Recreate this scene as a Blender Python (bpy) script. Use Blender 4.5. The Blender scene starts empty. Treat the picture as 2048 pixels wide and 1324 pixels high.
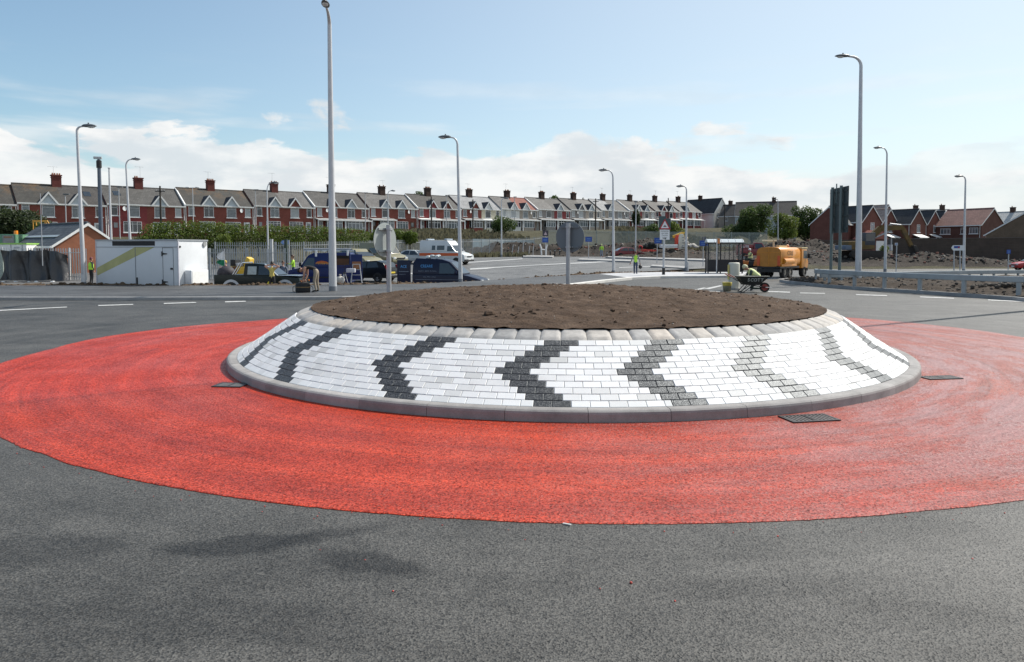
import bpy, bmesh, math, random
from mathutils import Vector, Matrix, noise as mnoise
R = math.radians
random.seed(7)
scene = bpy.context.scene
COL = scene.collection

# ---------------------------------------------------------------- camera
EYE, FOC, PX, PY, PITCH = 1.9, 1450.0, 1024.0, 576.0, R(3)
cd = bpy.data.cameras.new('camera'); cam = bpy.data.objects.new('camera', cd); COL.objects.link(cam)
cam.location = (0, 0, EYE); cam.rotation_euler = (math.pi/2 - PITCH, 0, 0)
cd.sensor_fit = 'HORIZONTAL'; cd.sensor_width = 36; cd.lens = 36*FOC/2048
cd.shift_y = (PY - 662)/2048; cd.clip_start = 0.1; cd.clip_end = 6000
scene.camera = cam

# ---------------------------------------------------------------- light
SUN = Vector((.832*math.cos(R(47.5)), .555*math.cos(R(47.5)), math.sin(R(47.5))))
sl = bpy.data.lights.new('sun', 'SUN'); so = bpy.data.objects.new('sun', sl); COL.objects.link(so)
so.rotation_euler = SUN.to_track_quat('Z', 'Y').to_euler(); so.location = (40, 20, 60)
sl.energy = 4.9; sl.angle = R(.53); sl.color = (1, .95, .87)
scene.view_settings.view_transform = 'Standard'; scene.view_settings.look = 'None'
scene.cycles.use_denoising = True
scene.view_settings.exposure = 0.3; scene.view_settings.gamma = 1

def world():
    w = bpy.data.worlds.new('World'); scene.world = w; w.use_nodes = True
    nt = w.node_tree; N = nt.nodes; L = nt.links; N.clear()
    out = N.new('ShaderNodeOutputWorld'); bg = N.new('ShaderNodeBackground'); L.new(bg.outputs[0], out.inputs[0])
    sky = N.new('ShaderNodeTexSky'); sky.sky_type = 'NISHITA'; sky.sun_disc = False
    sky.sun_elevation = R(47.5); sky.sun_rotation = math.atan2(.832, .555)
    sky.altitude = 20; sky.air_density = 1.0; sky.dust_density = 1.2; sky.ozone_density = 1.6
    bg.inputs[1].default_value = .115
    def m(op, a, b=None, c=None):
        n = N.new('ShaderNodeMath'); n.operation = op
        for i, v in enumerate((a, b, c)):
            if v is None: continue
            if isinstance(v, (int, float)): n.inputs[i].default_value = v
            else: L.new(v, n.inputs[i])
        return n.outputs[0]
    def ss(v, a, b):
        n = N.new('ShaderNodeMapRange'); n.interpolation_type = 'SMOOTHSTEP'; L.new(v, n.inputs[0])
        n.inputs[1].default_value = a; n.inputs[2].default_value = b; return n.outputs[0]
    tc = N.new('ShaderNodeTexCoord'); sep = N.new('ShaderNodeSeparateXYZ'); L.new(tc.outputs['Generated'], sep.inputs[0])
    X, Y, Z = sep.outputs
    az = m('ARCTAN2', X, Y); el = m('ARCSINE', Z)
    def tex(sx, sy, off, detail, rough, dist=0.):
        cb = N.new('ShaderNodeCombineXYZ'); L.new(m('MULTIPLY', az, sx), cb.inputs[0]); L.new(m('MULTIPLY', el, sy), cb.inputs[1]); cb.inputs[2].default_value = off
        t = N.new('ShaderNodeTexNoise'); t.inputs['Scale'].default_value = 1; t.inputs['Detail'].default_value = detail
        t.inputs['Roughness'].default_value = rough; t.inputs['Distortion'].default_value = dist; L.new(cb.outputs[0], t.inputs['Vector']); return t.outputs[0]
    n1 = tex(6.5, 15, 3.7, 9, .56, .3); n2 = tex(3.2, 26, 9.1, 5, .5)
    # cumulus bank: thick low in the sky, its top edge broken by the noise
    top = m('ADD', m('MULTIPLY', ss(az, .45, .05), .045), .105)
    bank = m('ADD', m('MULTIPLY', m('SUBTRACT', n1, .46), 4.2), m('MULTIPLY', m('SUBTRACT', top, el), 14))
    bank = m('MULTIPLY', ss(bank, .1, .42), m('ADD', m('MULTIPLY', ss(az, .75, .3), .85), .15))
    wisp = m('MULTIPLY', m('MULTIPLY', ss(n2, .47, .68), ss(el, .27, .12)), .6)
    mask = m('MINIMUM', m('ADD', m('MULTIPLY', bank, .9), wisp), 1.0)
    glow = ss(el, .16, -.02)
    rightness = ss(az, -.75, .7)
    # thin bright veil towards the sun and the horizon
    veil = m('ADD', m('ADD', m('MULTIPLY', glow, .5), m('MULTIPLY', rightness, .5)), .04); veil = m('MINIMUM', veil, .92)
    def mixc(f, a, b):
        n = N.new('ShaderNodeMixRGB'); L.new(f, n.inputs[0])
        for i, v in ((1, a), (2, b)):
            if isinstance(v, tuple): n.inputs[i].default_value = v + (1,)
            else: L.new(v, n.inputs[i])
        return n.outputs[0]
    gain = N.new('ShaderNodeMixRGB'); gain.blend_type = 'MULTIPLY'; gain.inputs[0].default_value = 1; L.new(sky.outputs[0], gain.inputs[1]); gain.inputs[2].default_value = (.97, 1.10, 1.06, 1)
    c = mixc(veil, gain.outputs[0], (5.8, 6.07, 6.22))
    n3 = tex(9, 22, 1.3, 6, .55)
    cc = mixc(ss(n3, .38, .62), (5.2, 5.55, 5.8), (6.8, 6.85, 6.8))
    c = mixc(mask, c, cc)
    L.new(c, bg.inputs[0])
world()

# ---------------------------------------------------------------- measuring helpers
def ray(px, py):
    c, s = math.cos(PITCH), math.sin(PITCH); u = (px-PX)/FOC; v = -(py-PY)/FOC
    return Vector((u, c + v*s, -s + v*c))
def P(px, py, Y):                       # the point seen at a pixel, Y metres ahead
    d = ray(px, py); t = Y/d.y; return Vector((d.x*t, Y, EYE + d.z*t))
def XofY(px, Y): return P(px, 500, Y).x
def itp(x, xs, ys):
    if x <= xs[0]: return ys[0]
    for i in range(1, len(xs)):
        if x <= xs[i]:
            f = (x-xs[i-1])/(xs[i]-xs[i-1]); return ys[i-1] + f*(ys[i]-ys[i-1])
    return ys[-1]
def sst(a, b, x):
    t = min(1, max(0, (x-a)/(b-a))); return t*t*(3-2*t)
VERGE = [(-160, 36.3), (-12, 36.3), (-5, 38), (-1.9, 42), (4, 51), (8, 56), (17, 65), (30, 72), (60, 75), (160, 75)]
def yverge(x): return itp(x, [p[0] for p in VERGE], [p[1] for p in VERGE])
TD = Vector((.741, .671, 0)); TN = Vector((.671, -.741, 0)); T0 = Vector((-63.1, 101, 0)); TS = 10.46
def hz(k): return 3.55 + .30*max(-4, min(k, 16))
def gz(x, y):
    tb = y - yverge(x)
    zl = itp(y, [38, 40, 45, 52, 66, 75, 95], [0, -.5, -.53, -.3, .25, .5, .95])
    zr = itp(y, [52, 95], [0, .9])
    w = sst(5, -1, x); z = zl*w + zr*(1-w)
    z *= min(1, max(0, tb/1.6)) if tb < 1.6 else 1
    if y > 95: z += .025*(min(y, 260)-95)
    q = Vector((x, y, 0)) - T0; s = q.dot(TD)/TS; t = q.dot(TN)
    f = sst(36, 15, t)*sst(-9, -4, s)*(1 - sst(17, 24, s)*.5)
    return z + (max(hz(s), z) - z)*f
def G(px, py, it=40):                   # the ground point seen at a pixel
    d = ray(px, py); Y = EYE*1450/max(py-500, 3.); 
    lo, hi = 2., 260.
    for _ in range(it):
        mid = (lo+hi)/2; p = P(px, py, mid)
        if p.z > gz(p.x, p.y): lo = mid
        else: hi = mid
    return P(px, py, lo)

# ---------------------------------------------------------------- mesh helpers
class MB:
    def __init__(s): s.v = []; s.f = []; s.m = []; s.mi = 0; s.sm = []; s.smooth = False
    def add(s, vs, fs):
        o = len(s.v); s.v += [tuple(v) for v in vs]
        for f in fs: s.f.append([i+o for i in f]); s.m.append(s.mi); s.sm.append(s.smooth)
        return s
    def box(s, x0, x1, y0, y1, z0, z1):
        return s.add([(x0,y0,z0),(x1,y0,z0),(x1,y1,z0),(x0,y1,z0),(x0,y0,z1),(x1,y0,z1),(x1,y1,z1),(x0,y1,z1)],
                     [(0,3,2,1),(4,5,6,7),(0,1,5,4),(1,2,6,5),(2,3,7,6),(3,0,4,7)])
    def obox(s, c, ax, hx, hy, hz_):        # box about c, x axis turned to ax (xy vector)
        ax = Vector((ax[0], ax[1], 0)).normalized(); ay = Vector((-ax.y, ax.x, 0)); c = Vector(c); z = Vector((0,0,1))
        vs = [c + ax*hx*i + ay*hy*j + z*hz_*k for k in (-1,1) for j in (-1,1) for i in (-1,1)]
        return s.add(vs, [(0,2,3,1),(4,5,7,6),(0,1,5,4),(1,3,7,5),(3,2,6,7),(2,0,4,6)])
    def quad(s, a, b, c, d): return s.add([a,b,c,d], [(0,1,2,3)])
    def poly(s, pts): return s.add(pts, [tuple(range(len(pts)))])
    def prism(s, poly, fn0, fn1):           # poly of 2D points, mapped by two functions
        n = len(poly); vs = [fn0(*p) for p in poly] + [fn1(*p) for p in poly]
        return s.add(vs, [tuple(range(n))[::-1], tuple(range(n, 2*n))] + [(i, (i+1) % n, n+(i+1) % n, n+i) for i in range(n)])
    def tube(s, pts, rs, n=8, cap=True):
        pts = [Vector(p) for p in pts]
        if isinstance(rs, (int, float)): rs = [rs]*len(pts)
        vs = []; u = None
        for i, p in enumerate(pts):
            d = (pts[min(i+1, len(pts)-1)] - pts[max(i-1, 0)]).normalized()
            if u is None: u = d.orthogonal().normalized()
            else: u = (u - d*u.dot(d)).normalized()
            w = d.cross(u)
            for k in range(n):
                a = 2*math.pi*k/n; vs.append(p + (u*math.cos(a) + w*math.sin(a))*rs[i])
        fs = []
        for i in range(len(pts)-1):
            for k in range(n): fs.append((i*n+k, i*n+(k+1) % n, (i+1)*n+(k+1) % n, (i+1)*n+k))
        sm = s.smooth; s.smooth = True; s.add(vs, fs)
        if cap:
            s.smooth = False; m = (len(pts)-1)*n; s.add(vs[:n], [tuple(range(n))[::-1]]); s.add(vs[m:], [tuple(range(n))])
        s.smooth = sm; return s
    def ball(s, c, r, n=10, m=7):
        c = Vector(c); r = (r,r,r) if isinstance(r, (int, float)) else r
        vs = [c + Vector((0,0,r[2]))]
        for i in range(1, m):
            t = math.pi*i/m
            for k in range(n):
                a = 2*math.pi*k/n; vs.append(c + Vector((r[0]*math.sin(t)*math.cos(a), r[1]*math.sin(t)*math.sin(a), r[2]*math.cos(t))))
        vs.append(c - Vector((0,0,r[2]))); fs = [(0, 1+k, 1+(k+1) % n) for k in range(n)]
        for i in range(m-2):
            for k in range(n): fs.append((1+i*n+k, 1+(i+1)*n+k, 1+(i+1)*n+(k+1) % n, 1+i*n+(k+1) % n))
        e = 1+(m-2)*n; fs += [(e+k, len(vs)-1, e+(k+1) % n) for k in range(n)]
        sm = s.smooth; s.smooth = True; s.add(vs, fs); s.smooth = sm; return s
    def cyl(s, a, b, r0, r1=None, n=12): return s.tube([a, b], [r0, r0 if r1 is None else r1], n)
    def disc(s, c, nrm, r, n=20, ry=None):
        q = Vector(nrm).to_track_quat('Z', 'Y'); c = Vector(c)
        return s.poly([c + q @ Vector((r*math.cos(2*math.pi*k/n), (ry or r)*math.sin(2*math.pi*k/n), 0)) for k in range(n)])
    def grid(s, nu, nv, fn):
        vs = [fn(i/nu, j/nv) for j in range(nv+1) for i in range(nu+1)]; w = nu+1
        return s.add(vs, [(j*w+i, j*w+i+1, (j+1)*w+i+1, (j+1)*w+i) for j in range(nv) for i in range(nu)])
    def mesh(s, name):
        me = bpy.data.meshes.new(name); me.from_pydata(s.v, [], s.f)
        me.polygons.foreach_set('material_index', s.m); me.polygons.foreach_set('use_smooth', s.sm); me.update(); return me
    def build(s, name, mats, parent=None, loc=(0,0,0), rz=0, bevel=0, seg=2, **kw):
        me = s.mesh(name)
        if bevel:
            bm = bmesh.new(); bm.from_mesh(me); bmesh.ops.remove_doubles(bm, verts=bm.verts, dist=1e-5)
            es = [e for e in bm.edges if len(e.link_faces) == 2 and e.calc_face_angle(0) > .5]
            bmesh.ops.bevel(bm, geom=es, offset=bevel, segments=seg, profile=.6, affect='EDGES', clamp_overlap=True)
            bm.to_mesh(me); bm.free()
            if seg > 1:
                for p in me.polygons: p.use_smooth = True
                me.set_sharp_from_angle(angle=R(40))
        return link(name, me, mats, parent, loc, rz, **kw)
def link(name, me, mats, parent=None, loc=(0,0,0), rz=0, label=None, cat=None, group=None, kind=None):
    o = bpy.data.objects.new(name, me); COL.objects.link(o)
    mats = mats if isinstance(mats, (list, tuple)) else [mats]
    if me is not None:
        if not me.materials:
            for m in mats: me.materials.append(m)
        else:
            for i, m in enumerate(mats):
                if me.materials[i] != m: o.material_slots[i].link = 'OBJECT'; o.material_slots[i].material = m
    if parent is not None: o.parent = parent
    o.location = loc; o.rotation_euler = (0, 0, rz)
    return tag(o, label, cat, group, kind)
def tag(o, label=None, cat=None, group=None, kind=None):
    for k, v in (('label', label), ('category', cat), ('group', group), ('kind', kind)):
        if v: o[k] = v
    return o
def thing(name, label, cat, loc=(0,0,0), rz=0, group=None):
    return link(name, None, [], None, loc, rz, label, cat, group)
def copy_tree(o, parent=None):
    c = o.copy(); COL.objects.link(c); c.parent = parent
    for ch in list(o.children): copy_tree(ch, c)
    return c
def text_mb(body, size, fn, align='CENTER', bold=False):   # lettering as mesh, (x, y) -> point
    cu = bpy.data.curves.new('t', 'FONT'); cu.body = body; cu.size = size; cu.align_x = align; cu.align_y = 'CENTER'; cu.resolution_u = 3
    if bold: cu.offset = size*.02
    o = bpy.data.objects.new('t', cu); COL.objects.link(o)
    dg = bpy.context.evaluated_depsgraph_get(); dg.update(); me = bpy.data.meshes.new_from_object(o.evaluated_get(dg))
    b = MB(); b.add([fn(v.co.x, v.co.y) for v in me.vertices], [tuple(p.vertices) for p in me.polygons])
    bpy.data.objects.remove(o); bpy.data.curves.remove(cu); bpy.data.meshes.remove(me); return b

# ---------------------------------------------------------------- materials
def nodes(name):
    m = bpy.data.materials.new(name); m.use_nodes = True; nt = m.node_tree
    return m, nt.nodes, nt.links, nt.nodes['Principled BSDF']
def setin(n, **kw):
    for k, v in kw.items(): n.inputs[k.replace('_', ' ')].default_value = v
def noise_node(N, L, scale, detail=4, rough=.55, vec=None, kind='Object', stretch=None):
    if vec is None:
        tc = N.new('ShaderNodeTexCoord'); vec = tc.outputs[kind]
    if stretch:
        mp = N.new('ShaderNodeMapping'); mp.inputs['Scale'].default_value = stretch; L.new(vec, mp.inputs[0]); vec = mp.outputs[0]
    t = N.new('ShaderNodeTexNoise'); setin(t, Scale=scale, Detail=detail, Roughness=rough); L.new(vec, t.inputs['Vector']); return t.outputs[0]
def ramp(N, L, fac, stops):
    r = N.new('ShaderNodeValToRGB'); L.new(fac, r.inputs[0]); e = r.color_ramp.elements
    while len(e) < len(stops): e.new(.5)
    for i, (p, c) in enumerate(stops): e[i].position = p; e[i].color = tuple(c) + (1,)
    return r.outputs[0]
def mixn(N, L, f, a, b, mode='MIX'):
    n = N.new('ShaderNodeMixRGB'); n.blend_type = mode
    for i, v in enumerate((f, a, b)):
        if isinstance(v, (int, float)): n.inputs[i].default_value = v if i == 0 else (v, v, v, 1)
        elif isinstance(v, tuple): n.inputs[i].default_value = v + (1,)
        else: L.new(v, n.inputs[i])
    return n.outputs[0]
def bumpn(N, L, p, h, strength=.5, dist=.01):
    b = N.new('ShaderNodeBump'); setin(b, Strength=strength, Distance=dist); L.new(h, b.inputs['Height']); L.new(b.outputs[0], p.inputs['Normal'])
_mats = {}
def mat(name, col, rough=.6, var=.18, scale=3, bump=0, bscale=60, bdist=.01, metal=0, spec=.5, island=0, coat=0, trans=0, dirt=None):
    if name in _mats: return _mats[name]
    m, N, L, p = nodes(name); setin(p, Roughness=rough, Metallic=metal, Specular_IOR_Level=spec)
    n = noise_node(N, L, scale, 5)
    dk = tuple(c*(1-var) for c in col); lt = tuple(min(1, c*(1+var*.6)) for c in col)
    c = ramp(N, L, n, [(.3, dk), (.7, lt)])
    if island:
        g = N.new('ShaderNodeNewGeometry'); f = ramp(N, L, g.outputs['Random Per Island'], [(0, (1-island,)*3), (1, (1+island*.0,)*3)])
        c = mixn(N, L, 1., c, f, 'MULTIPLY')
    if dirt:
        n2 = noise_node(N, L, scale*.35, 6, .65); f = ramp(N, L, n2, [(.5, (0,0,0)), (.75, (1,1,1))]); c = mixn(N, L, f, c, dirt)
    L.new(c, p.inputs['Base Color'])
    if bump: bumpn(N, L, p, noise_node(N, L, bscale, 4), bump, bdist)
    if coat: setin(p, Coat_Weight=coat, Coat_Roughness=.08)
    if trans: setin(p, Alpha=1-trans)
    _mats[name] = m; return m
def glass(name='window_glass', col=(.03,.04,.05), rough=.06):
    if name in _mats: return _mats[name]
    m, N, L, p = nodes(name); setin(p, Roughness=rough, Specular_IOR_Level=.8)
    n = noise_node(N, L, 2.5, 3); L.new(ramp(N, L, n, [(.35, tuple(c*.6 for c in col)), (.7, col)]), p.inputs['Base Color'])
    _mats[name] = m; return m
def polar(N, L, v, kr, ka, c=(.97, 13.9)):       # rings and spokes about the roundabout's centre
    s = N.new('ShaderNodeVectorMath'); s.operation = 'SUBTRACT'; L.new(v, s.inputs[0]); s.inputs[1].default_value = (c[0], c[1], 0)
    f = N.new('ShaderNodeVectorMath'); f.operation = 'MULTIPLY'; L.new(s.outputs[0], f.inputs[0]); f.inputs[1].default_value = (1, 1, 0)
    ln = N.new('ShaderNodeVectorMath'); ln.operation = 'LENGTH'; L.new(f.outputs[0], ln.inputs[0]); sp = N.new('ShaderNodeSeparateXYZ'); L.new(s.outputs[0], sp.inputs[0])
    at = N.new('ShaderNodeMath'); at.operation = 'ARCTAN2'; L.new(sp.outputs[1], at.inputs[0]); L.new(sp.outputs[0], at.inputs[1])
    o = []
    for a, k in ((ln.outputs['Value'], kr), (at.outputs[0], ka)):
        m = N.new('ShaderNodeMath'); m.operation = 'MULTIPLY'; L.new(a, m.inputs[0]); m.inputs[1].default_value = k; o.append(m.outputs[0])
    cb = N.new('ShaderNodeCombineXYZ'); L.new(o[0], cb.inputs[0]); L.new(o[1], cb.inputs[1]); return cb.outputs[0]
def asphalt(name, dark, light, stains=False, speck=1., rough=.6, spec=.4):
    m, N, L, p = nodes(name); setin(p, Roughness=rough, Specular_IOR_Level=spec)
    tc = N.new('ShaderNodeTexCoord'); v = tc.outputs['Object']
    fine = noise_node(N, L, 70, 3, .75, v); med = noise_node(N, L, 1.1, 6, .6, v); big = noise_node(N, L, .32, 4, .55, v, stretch=(1, 1.6, 1))
    sw = noise_node(N, L, 1.0, 5, .62, polar(N, L, v, 1.9, .55))
    base = ramp(N, L, mixn(N, L, .5, med, big), [(.36, tuple(c*.72 for c in dark)), (.5, tuple((c+d)*.5 for c, d in zip(dark, light))), (.64, tuple(c*1.1 for c in light))])
    base = mixn(N, L, .8, base, ramp(N, L, sw, [(.3, (.66,)*3), (.7, (1.15,)*3)]), 'MULTIPLY')
    arc = noise_node(N, L, 1.0, 6, .68, polar(N, L, v, 5.2, 1.3)); base = mixn(N, L, .7, base, ramp(N, L, arc, [(.36, (.7,)*3), (.47, (1,)*3), (.6, (1,)*3), (.7, (1.25,)*3)]), 'MULTIPLY')
    vo = N.new('ShaderNodeTexVoronoi'); setin(vo, Scale=98, Randomness=1); L.new(v, vo.inputs['Vector'])
    stone = ramp(N, L, vo.outputs['Color'], [(.05, (.4,)*3), (.5, (1.0,)*3), (.92, (2.0,)*3)])
    base = mixn(N, L, .62*speck, base, stone, 'MULTIPLY')
    pits = ramp(N, L, fine, [(.36, (.18,)*3), (.48, (1,)*3)]); base = mixn(N, L, .65*speck, base, pits, 'MULTIPLY')
    if stains:
        for (x, y, rx, ry, ang, d) in stains:
            mp = N.new('ShaderNodeMapping'); mp.vector_type = 'TEXTURE'; mp.inputs['Location'].default_value = (x+.2, y+.2, 0); mp.inputs['Rotation'].default_value = (0, 0, ang); mp.inputs['Scale'].default_value = (rx, ry, 1)
            wob = N.new('ShaderNodeVectorMath'); wob.operation = 'MULTIPLY_ADD'
            nz = N.new('ShaderNodeTexNoise'); setin(nz, Scale=3.2, Detail=8, Roughness=.65); L.new(v, nz.inputs['Vector'])
            L.new(nz.outputs['Color'], wob.inputs[0]); wob.inputs[1].default_value = (.4, .4, 0); L.new(v, wob.inputs[2]); L.new(wob.outputs[0], mp.inputs[0])
            ln = N.new('ShaderNodeVectorMath'); ln.operation = 'LENGTH'; L.new(mp.outputs[0], ln.inputs[0])
            f = ramp(N, L, ln.outputs['Value'], [(.55, (d,)*3), (.98, (1,)*3)]); base = mixn(N, L, 1., base, f, 'MULTIPLY')
    L.new(base, p.inputs['Base Color'])
    bumpn(N, L, p, mixn(N, L, .6, fine, vo.outputs['Distance']), .8, .006); facet(N, L, p, vo, .26*speck)
    return m
def facet(N, L, p, vo, amount):         # every grain of the surface gets its own tilt
    s = N.new('ShaderNodeVectorMath'); s.operation = 'SUBTRACT'; L.new(vo.outputs['Color'], s.inputs[0]); s.inputs[1].default_value = (.5, .5, .5)
    a = N.new('ShaderNodeVectorMath'); a.operation = 'MULTIPLY_ADD'; L.new(s.outputs[0], a.inputs[0]); a.inputs[1].default_value = (amount*2,)*3
    L.new(p.inputs['Normal'].links[0].from_socket, a.inputs[2]); n = N.new('ShaderNodeVectorMath'); n.operation = 'NORMALIZE'; L.new(a.outputs[0], n.inputs[0]); L.new(n.outputs[0], p.inputs['Normal'])
def soil(name, a, b, c, scale=1.0):
    m, N, L, p = nodes(name); setin(p, Roughness=.95, Specular_IOR_Level=.15)
    n1 = noise_node(N, L, 2.2*scale, 8, .7); n2 = noise_node(N, L, 24*scale, 5, .7)
    col = ramp(N, L, n1, [(.3, a), (.55, b), (.75, c)]); col = mixn(N, L, .8, col, ramp(N, L, n2, [(.3, (.5,)*3), (.65, (1.25,)*3)]), 'MULTIPLY')
    L.new(col, p.inputs['Base Color']); bumpn(N, L, p, mixn(N, L, .5, n1, n2), 1., .06/scale); return m
def brick(name, a, b, mortar, scale=1., rot=False):
    m, N, L, p = nodes(name); setin(p, Roughness=.85, Specular_IOR_Level=.25)
    tc = N.new('ShaderNodeTexCoord'); sp = N.new('ShaderNodeSeparateXYZ'); L.new(tc.outputs['Object'], sp.inputs[0])
    ad = N.new('ShaderNodeMath'); L.new(sp.outputs[0], ad.inputs[0]); L.new(sp.outputs[1], ad.inputs[1])
    cb = N.new('ShaderNodeCombineXYZ'); L.new(ad.outputs[0], cb.inputs[0]); L.new(sp.outputs[2], cb.inputs[1])
    t = N.new('ShaderNodeTexBrick'); L.new(cb.outputs[0], t.inputs['Vector'])
    t.inputs['Color1'].default_value = a+(1,); t.inputs['Color2'].default_value = b+(1,); t.inputs['Mortar'].default_value = mortar+(1,)
    setin(t, Scale=scale, Mortar_Size=.008, Brick_Width=.225, Row_Height=.075)
    n = noise_node(N, L, .9, 6, .65); c = mixn(N, L, .75, t.outputs[0], ramp(N, L, n, [(.3, (.68,)*3), (.7, (1.15,)*3)]), 'MULTIPLY')
    L.new(c, p.inputs['Base Color']); return m
def tiles(name, a, b, lichen=None, rows=3.2):
    m, N, L, p = nodes(name); setin(p, Roughness=.75, Specular_IOR_Level=.35)
    tc = N.new('ShaderNodeTexCoord'); sp = N.new('ShaderNodeSeparateXYZ'); L.new(tc.outputs['Object'], sp.inputs[0])
    cb = N.new('ShaderNodeCombineXYZ'); L.new(sp.outputs[0], cb.inputs[0]); L.new(sp.outputs[2], cb.inputs[1])
    t = N.new('ShaderNodeTexBrick'); L.new(cb.outputs[0], t.inputs['Vector'])
    t.inputs['Color1'].default_value = a+(1,); t.inputs['Color2'].default_value = b+(1,); t.inputs['Mortar'].default_value = tuple(c*.45 for c in a)+(1,)
    setin(t, Scale=1, Mortar_Size=.012, Brick_Width=.33, Row_Height=.2)
    n = noise_node(N, L, .8, 6, .7); c = mixn(N, L, .8, t.outputs[0], ramp(N, L, n, [(.28, (.62,)*3), (.72, (1.25,)*3)]), 'MULTIPLY')
    if lichen:
        n2 = noise_node(N, L, .55, 6, .7); zf = N.new('ShaderNodeMapRange'); L.new(sp.outputs[2], zf.inputs[0]); zf.inputs[1].default_value = 5.4; zf.inputs[2].default_value = 7.2
        f = N.new('ShaderNodeMath'); f.operation = 'MULTIPLY'; L.new(zf.outputs[0], f.inputs[0]); L.new(ramp(N, L, n2, [(.48, (0,)*3), (.7, (.8,)*3)]), f.inputs[1])
        c = mixn(N, L, f.outputs[0], c, lichen)
    L.new(c, p.inputs['Base Color']); return m
def leafy(name, a, b, rough=.55):
    m, N, L, p = nodes(name); setin(p, Roughness=rough, Specular_IOR_Level=.3)
    g = N.new('ShaderNodeNewGeometry'); n = noise_node(N, L, .7, 3)
    f = mixn(N, L, .5, g.outputs['Random Per Island'], n)
    L.new(ramp(N, L, f, [(.25, a), (.75, b)]), p.inputs['Base Color'])
    tr = N.new('ShaderNodeBsdfTranslucent'); tr.inputs[0].default_value = tuple(c*1.3 for c in b)+(1,)
    mx = N.new('ShaderNodeMixShader'); mx.inputs[0].default_value = .28; L.new(p.outputs[0], mx.inputs[1]); L.new(tr.outputs[0], mx.inputs[2])
    L.new(mx.outputs[0], N['Material Output'].inputs[0]); return m
M_GALV = mat('galvanised_steel', (.42,.43,.45), .45, .12, 6, metal=.35)
M_POST = mat('grey_post_paint', (.46,.47,.48), .5, .1, 4)
M_WHITE = mat('white_paint', (.78,.78,.76), .55, .08, 5)
M_UPVC = mat('white_plastic', (.75,.76,.76), .4, .06, 3)
M_BLACK = mat('black_plastic', (.012,.012,.013), .5, .2, 6)
M_RUBBER = mat('rubber', (.018,.018,.018), .8, .3, 12)
M_RIM = mat('wheel_rim', (.35,.36,.37), .35, .2, 9, metal=.6)
M_GLASS = glass(); M_GLASSB = glass('pale_window', (.16,.19,.21), .1)
M_CHROME = mat('bright_metal', (.6,.6,.61), .25, .1, 6, metal=.9)
M_RED = mat('red_lens', (.35,.01,.012), .2, .1, 6)
M_AMBER = mat('amber_lens', (.7,.2,.02), .25, .1, 6)
M_LAMPC = mat('clear_lens', (.6,.62,.62), .12, .1, 8)
M_SKIN = mat('skin', (.42,.23,.16), .55, .1, 9)
M_HAIR = mat('dark_hair', (.02,.014,.01), .6, .3, 30)
M_HIVIS = mat('hi_vis_yellow', (.42,.75,.05), .6, .12, 9)
M_HIVISP = mat('faded_hi_vis', (.62,.68,.3), .65, .12, 9)
M_CONC = mat('concrete', (.36,.345,.33), .85, .22, 4, bump=.4, bscale=90, bdist=.004)
# ================================================================ ground, roads
C0 = Vector((.97, 13.9, 0))
def structure(o): o['kind'] = 'structure'; return o
def fbm(x, y, s, oct=4): return mnoise.fractal(Vector((x*s, y*s, s*3.1)), .6, 2.1, oct)
def ground():
    b = MB()
    xs = [-900, -500, -300, -220] + [-160 + 4*i for i in range(81)] + [220, 300, 500, 900]
    ys = [-40, -10, 20] + [33 + 1.5*i for i in range(54)] + [116 + 4*i for i in range(38)] + [300, 400, 600, 1000, 2400]
    b.smooth = True
    b.grid(len(xs)-1, len(ys)-1, lambda u, v: (lambda x, y: (x, y, gz(x, y) - (.06 if y < 33 else .09)))(xs[round(u*(len(xs)-1))], ys[round(v*(len(ys)-1))]))
    structure(b.build('ground', soil('earth_ground', (.05,.045,.03), (.075,.07,.04), (.10,.09,.065), .3)))
ground()
def strip(name, A, B, nu, nv, dz, m, skirt=0):
    b = MB(); b.smooth = True
    def along(pl, t):
        L_ = [0]
        for i in range(1, len(pl)): L_.append(L_[-1] + math.dist(pl[i-1], pl[i]))
        d = t*L_[-1]; return Vector((itp(d, L_, [p[0] for p in pl]), itp(d, L_, [p[1] for p in pl])))
    def fn(u, v):
        p = along(A, u).lerp(along(B, u), v); return (p.x, p.y, gz(p.x, p.y) + dz)
    b.grid(nu, nv, fn)
    return structure(b.build(name, m))
A_STAINS = [(-1.75, 4.6, .62, .2, .2, .36), (-1.25, 4.75, .5, .13, .5, .5), (-.85, 4.3, .5, .17, -.4, .36), (-3.2, 4.5, 1.0, .35, .1, .6), (-1.6, 3.6, 1.6, .3, -.1, .72), (1.4, 4.0, .9, .16, .1, .7), (2.2, 3.75, .6, .12, -.2, .7), (-.2, 3.3, .7, .2, .3, .78)]
M_ASPH = asphalt('road_asphalt', (.049,.0475,.0435), (.08,.077,.071), A_STAINS)
M_ASPH2 = asphalt('car_park_asphalt', (.11,.108,.105), (.16,.157,.152), speck=.6)
M_PAVE = asphalt('pavement_asphalt', (.062,.062,.062), (.085,.085,.085), speck=.6)
road_far = [(-160, 36.2), (-12, 36.2), (-5, 37.9), (-1.9, 41.9), (4, 50.9), (8, 55.9), (17, 64.9), (30, 74), (60, 77), (160, 77)]
def flat_road():
    b = MB(); n = len(road_far)
    b.add([(x, -12, 0) for x, y in road_far] + [(x, y, 0) for x, y in road_far], [(i, i+1, n+i+1, n+i) for i in range(n-1)])
    structure(b.build('road', M_ASPH))
flat_road()
strip('car_park', [(-110, 37.2), (-12, 37.2), (-5, 39), (-1.9, 43), (4, 52), (8, 57), (17, 66), (26, 71.5)], [(-110, 70), (-60, 70), (-35, 70), (-20, 80), (-6, 92), (4, 98), (16, 98), (30, 92)], 70, 24, .03, M_ASPH2)

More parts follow.
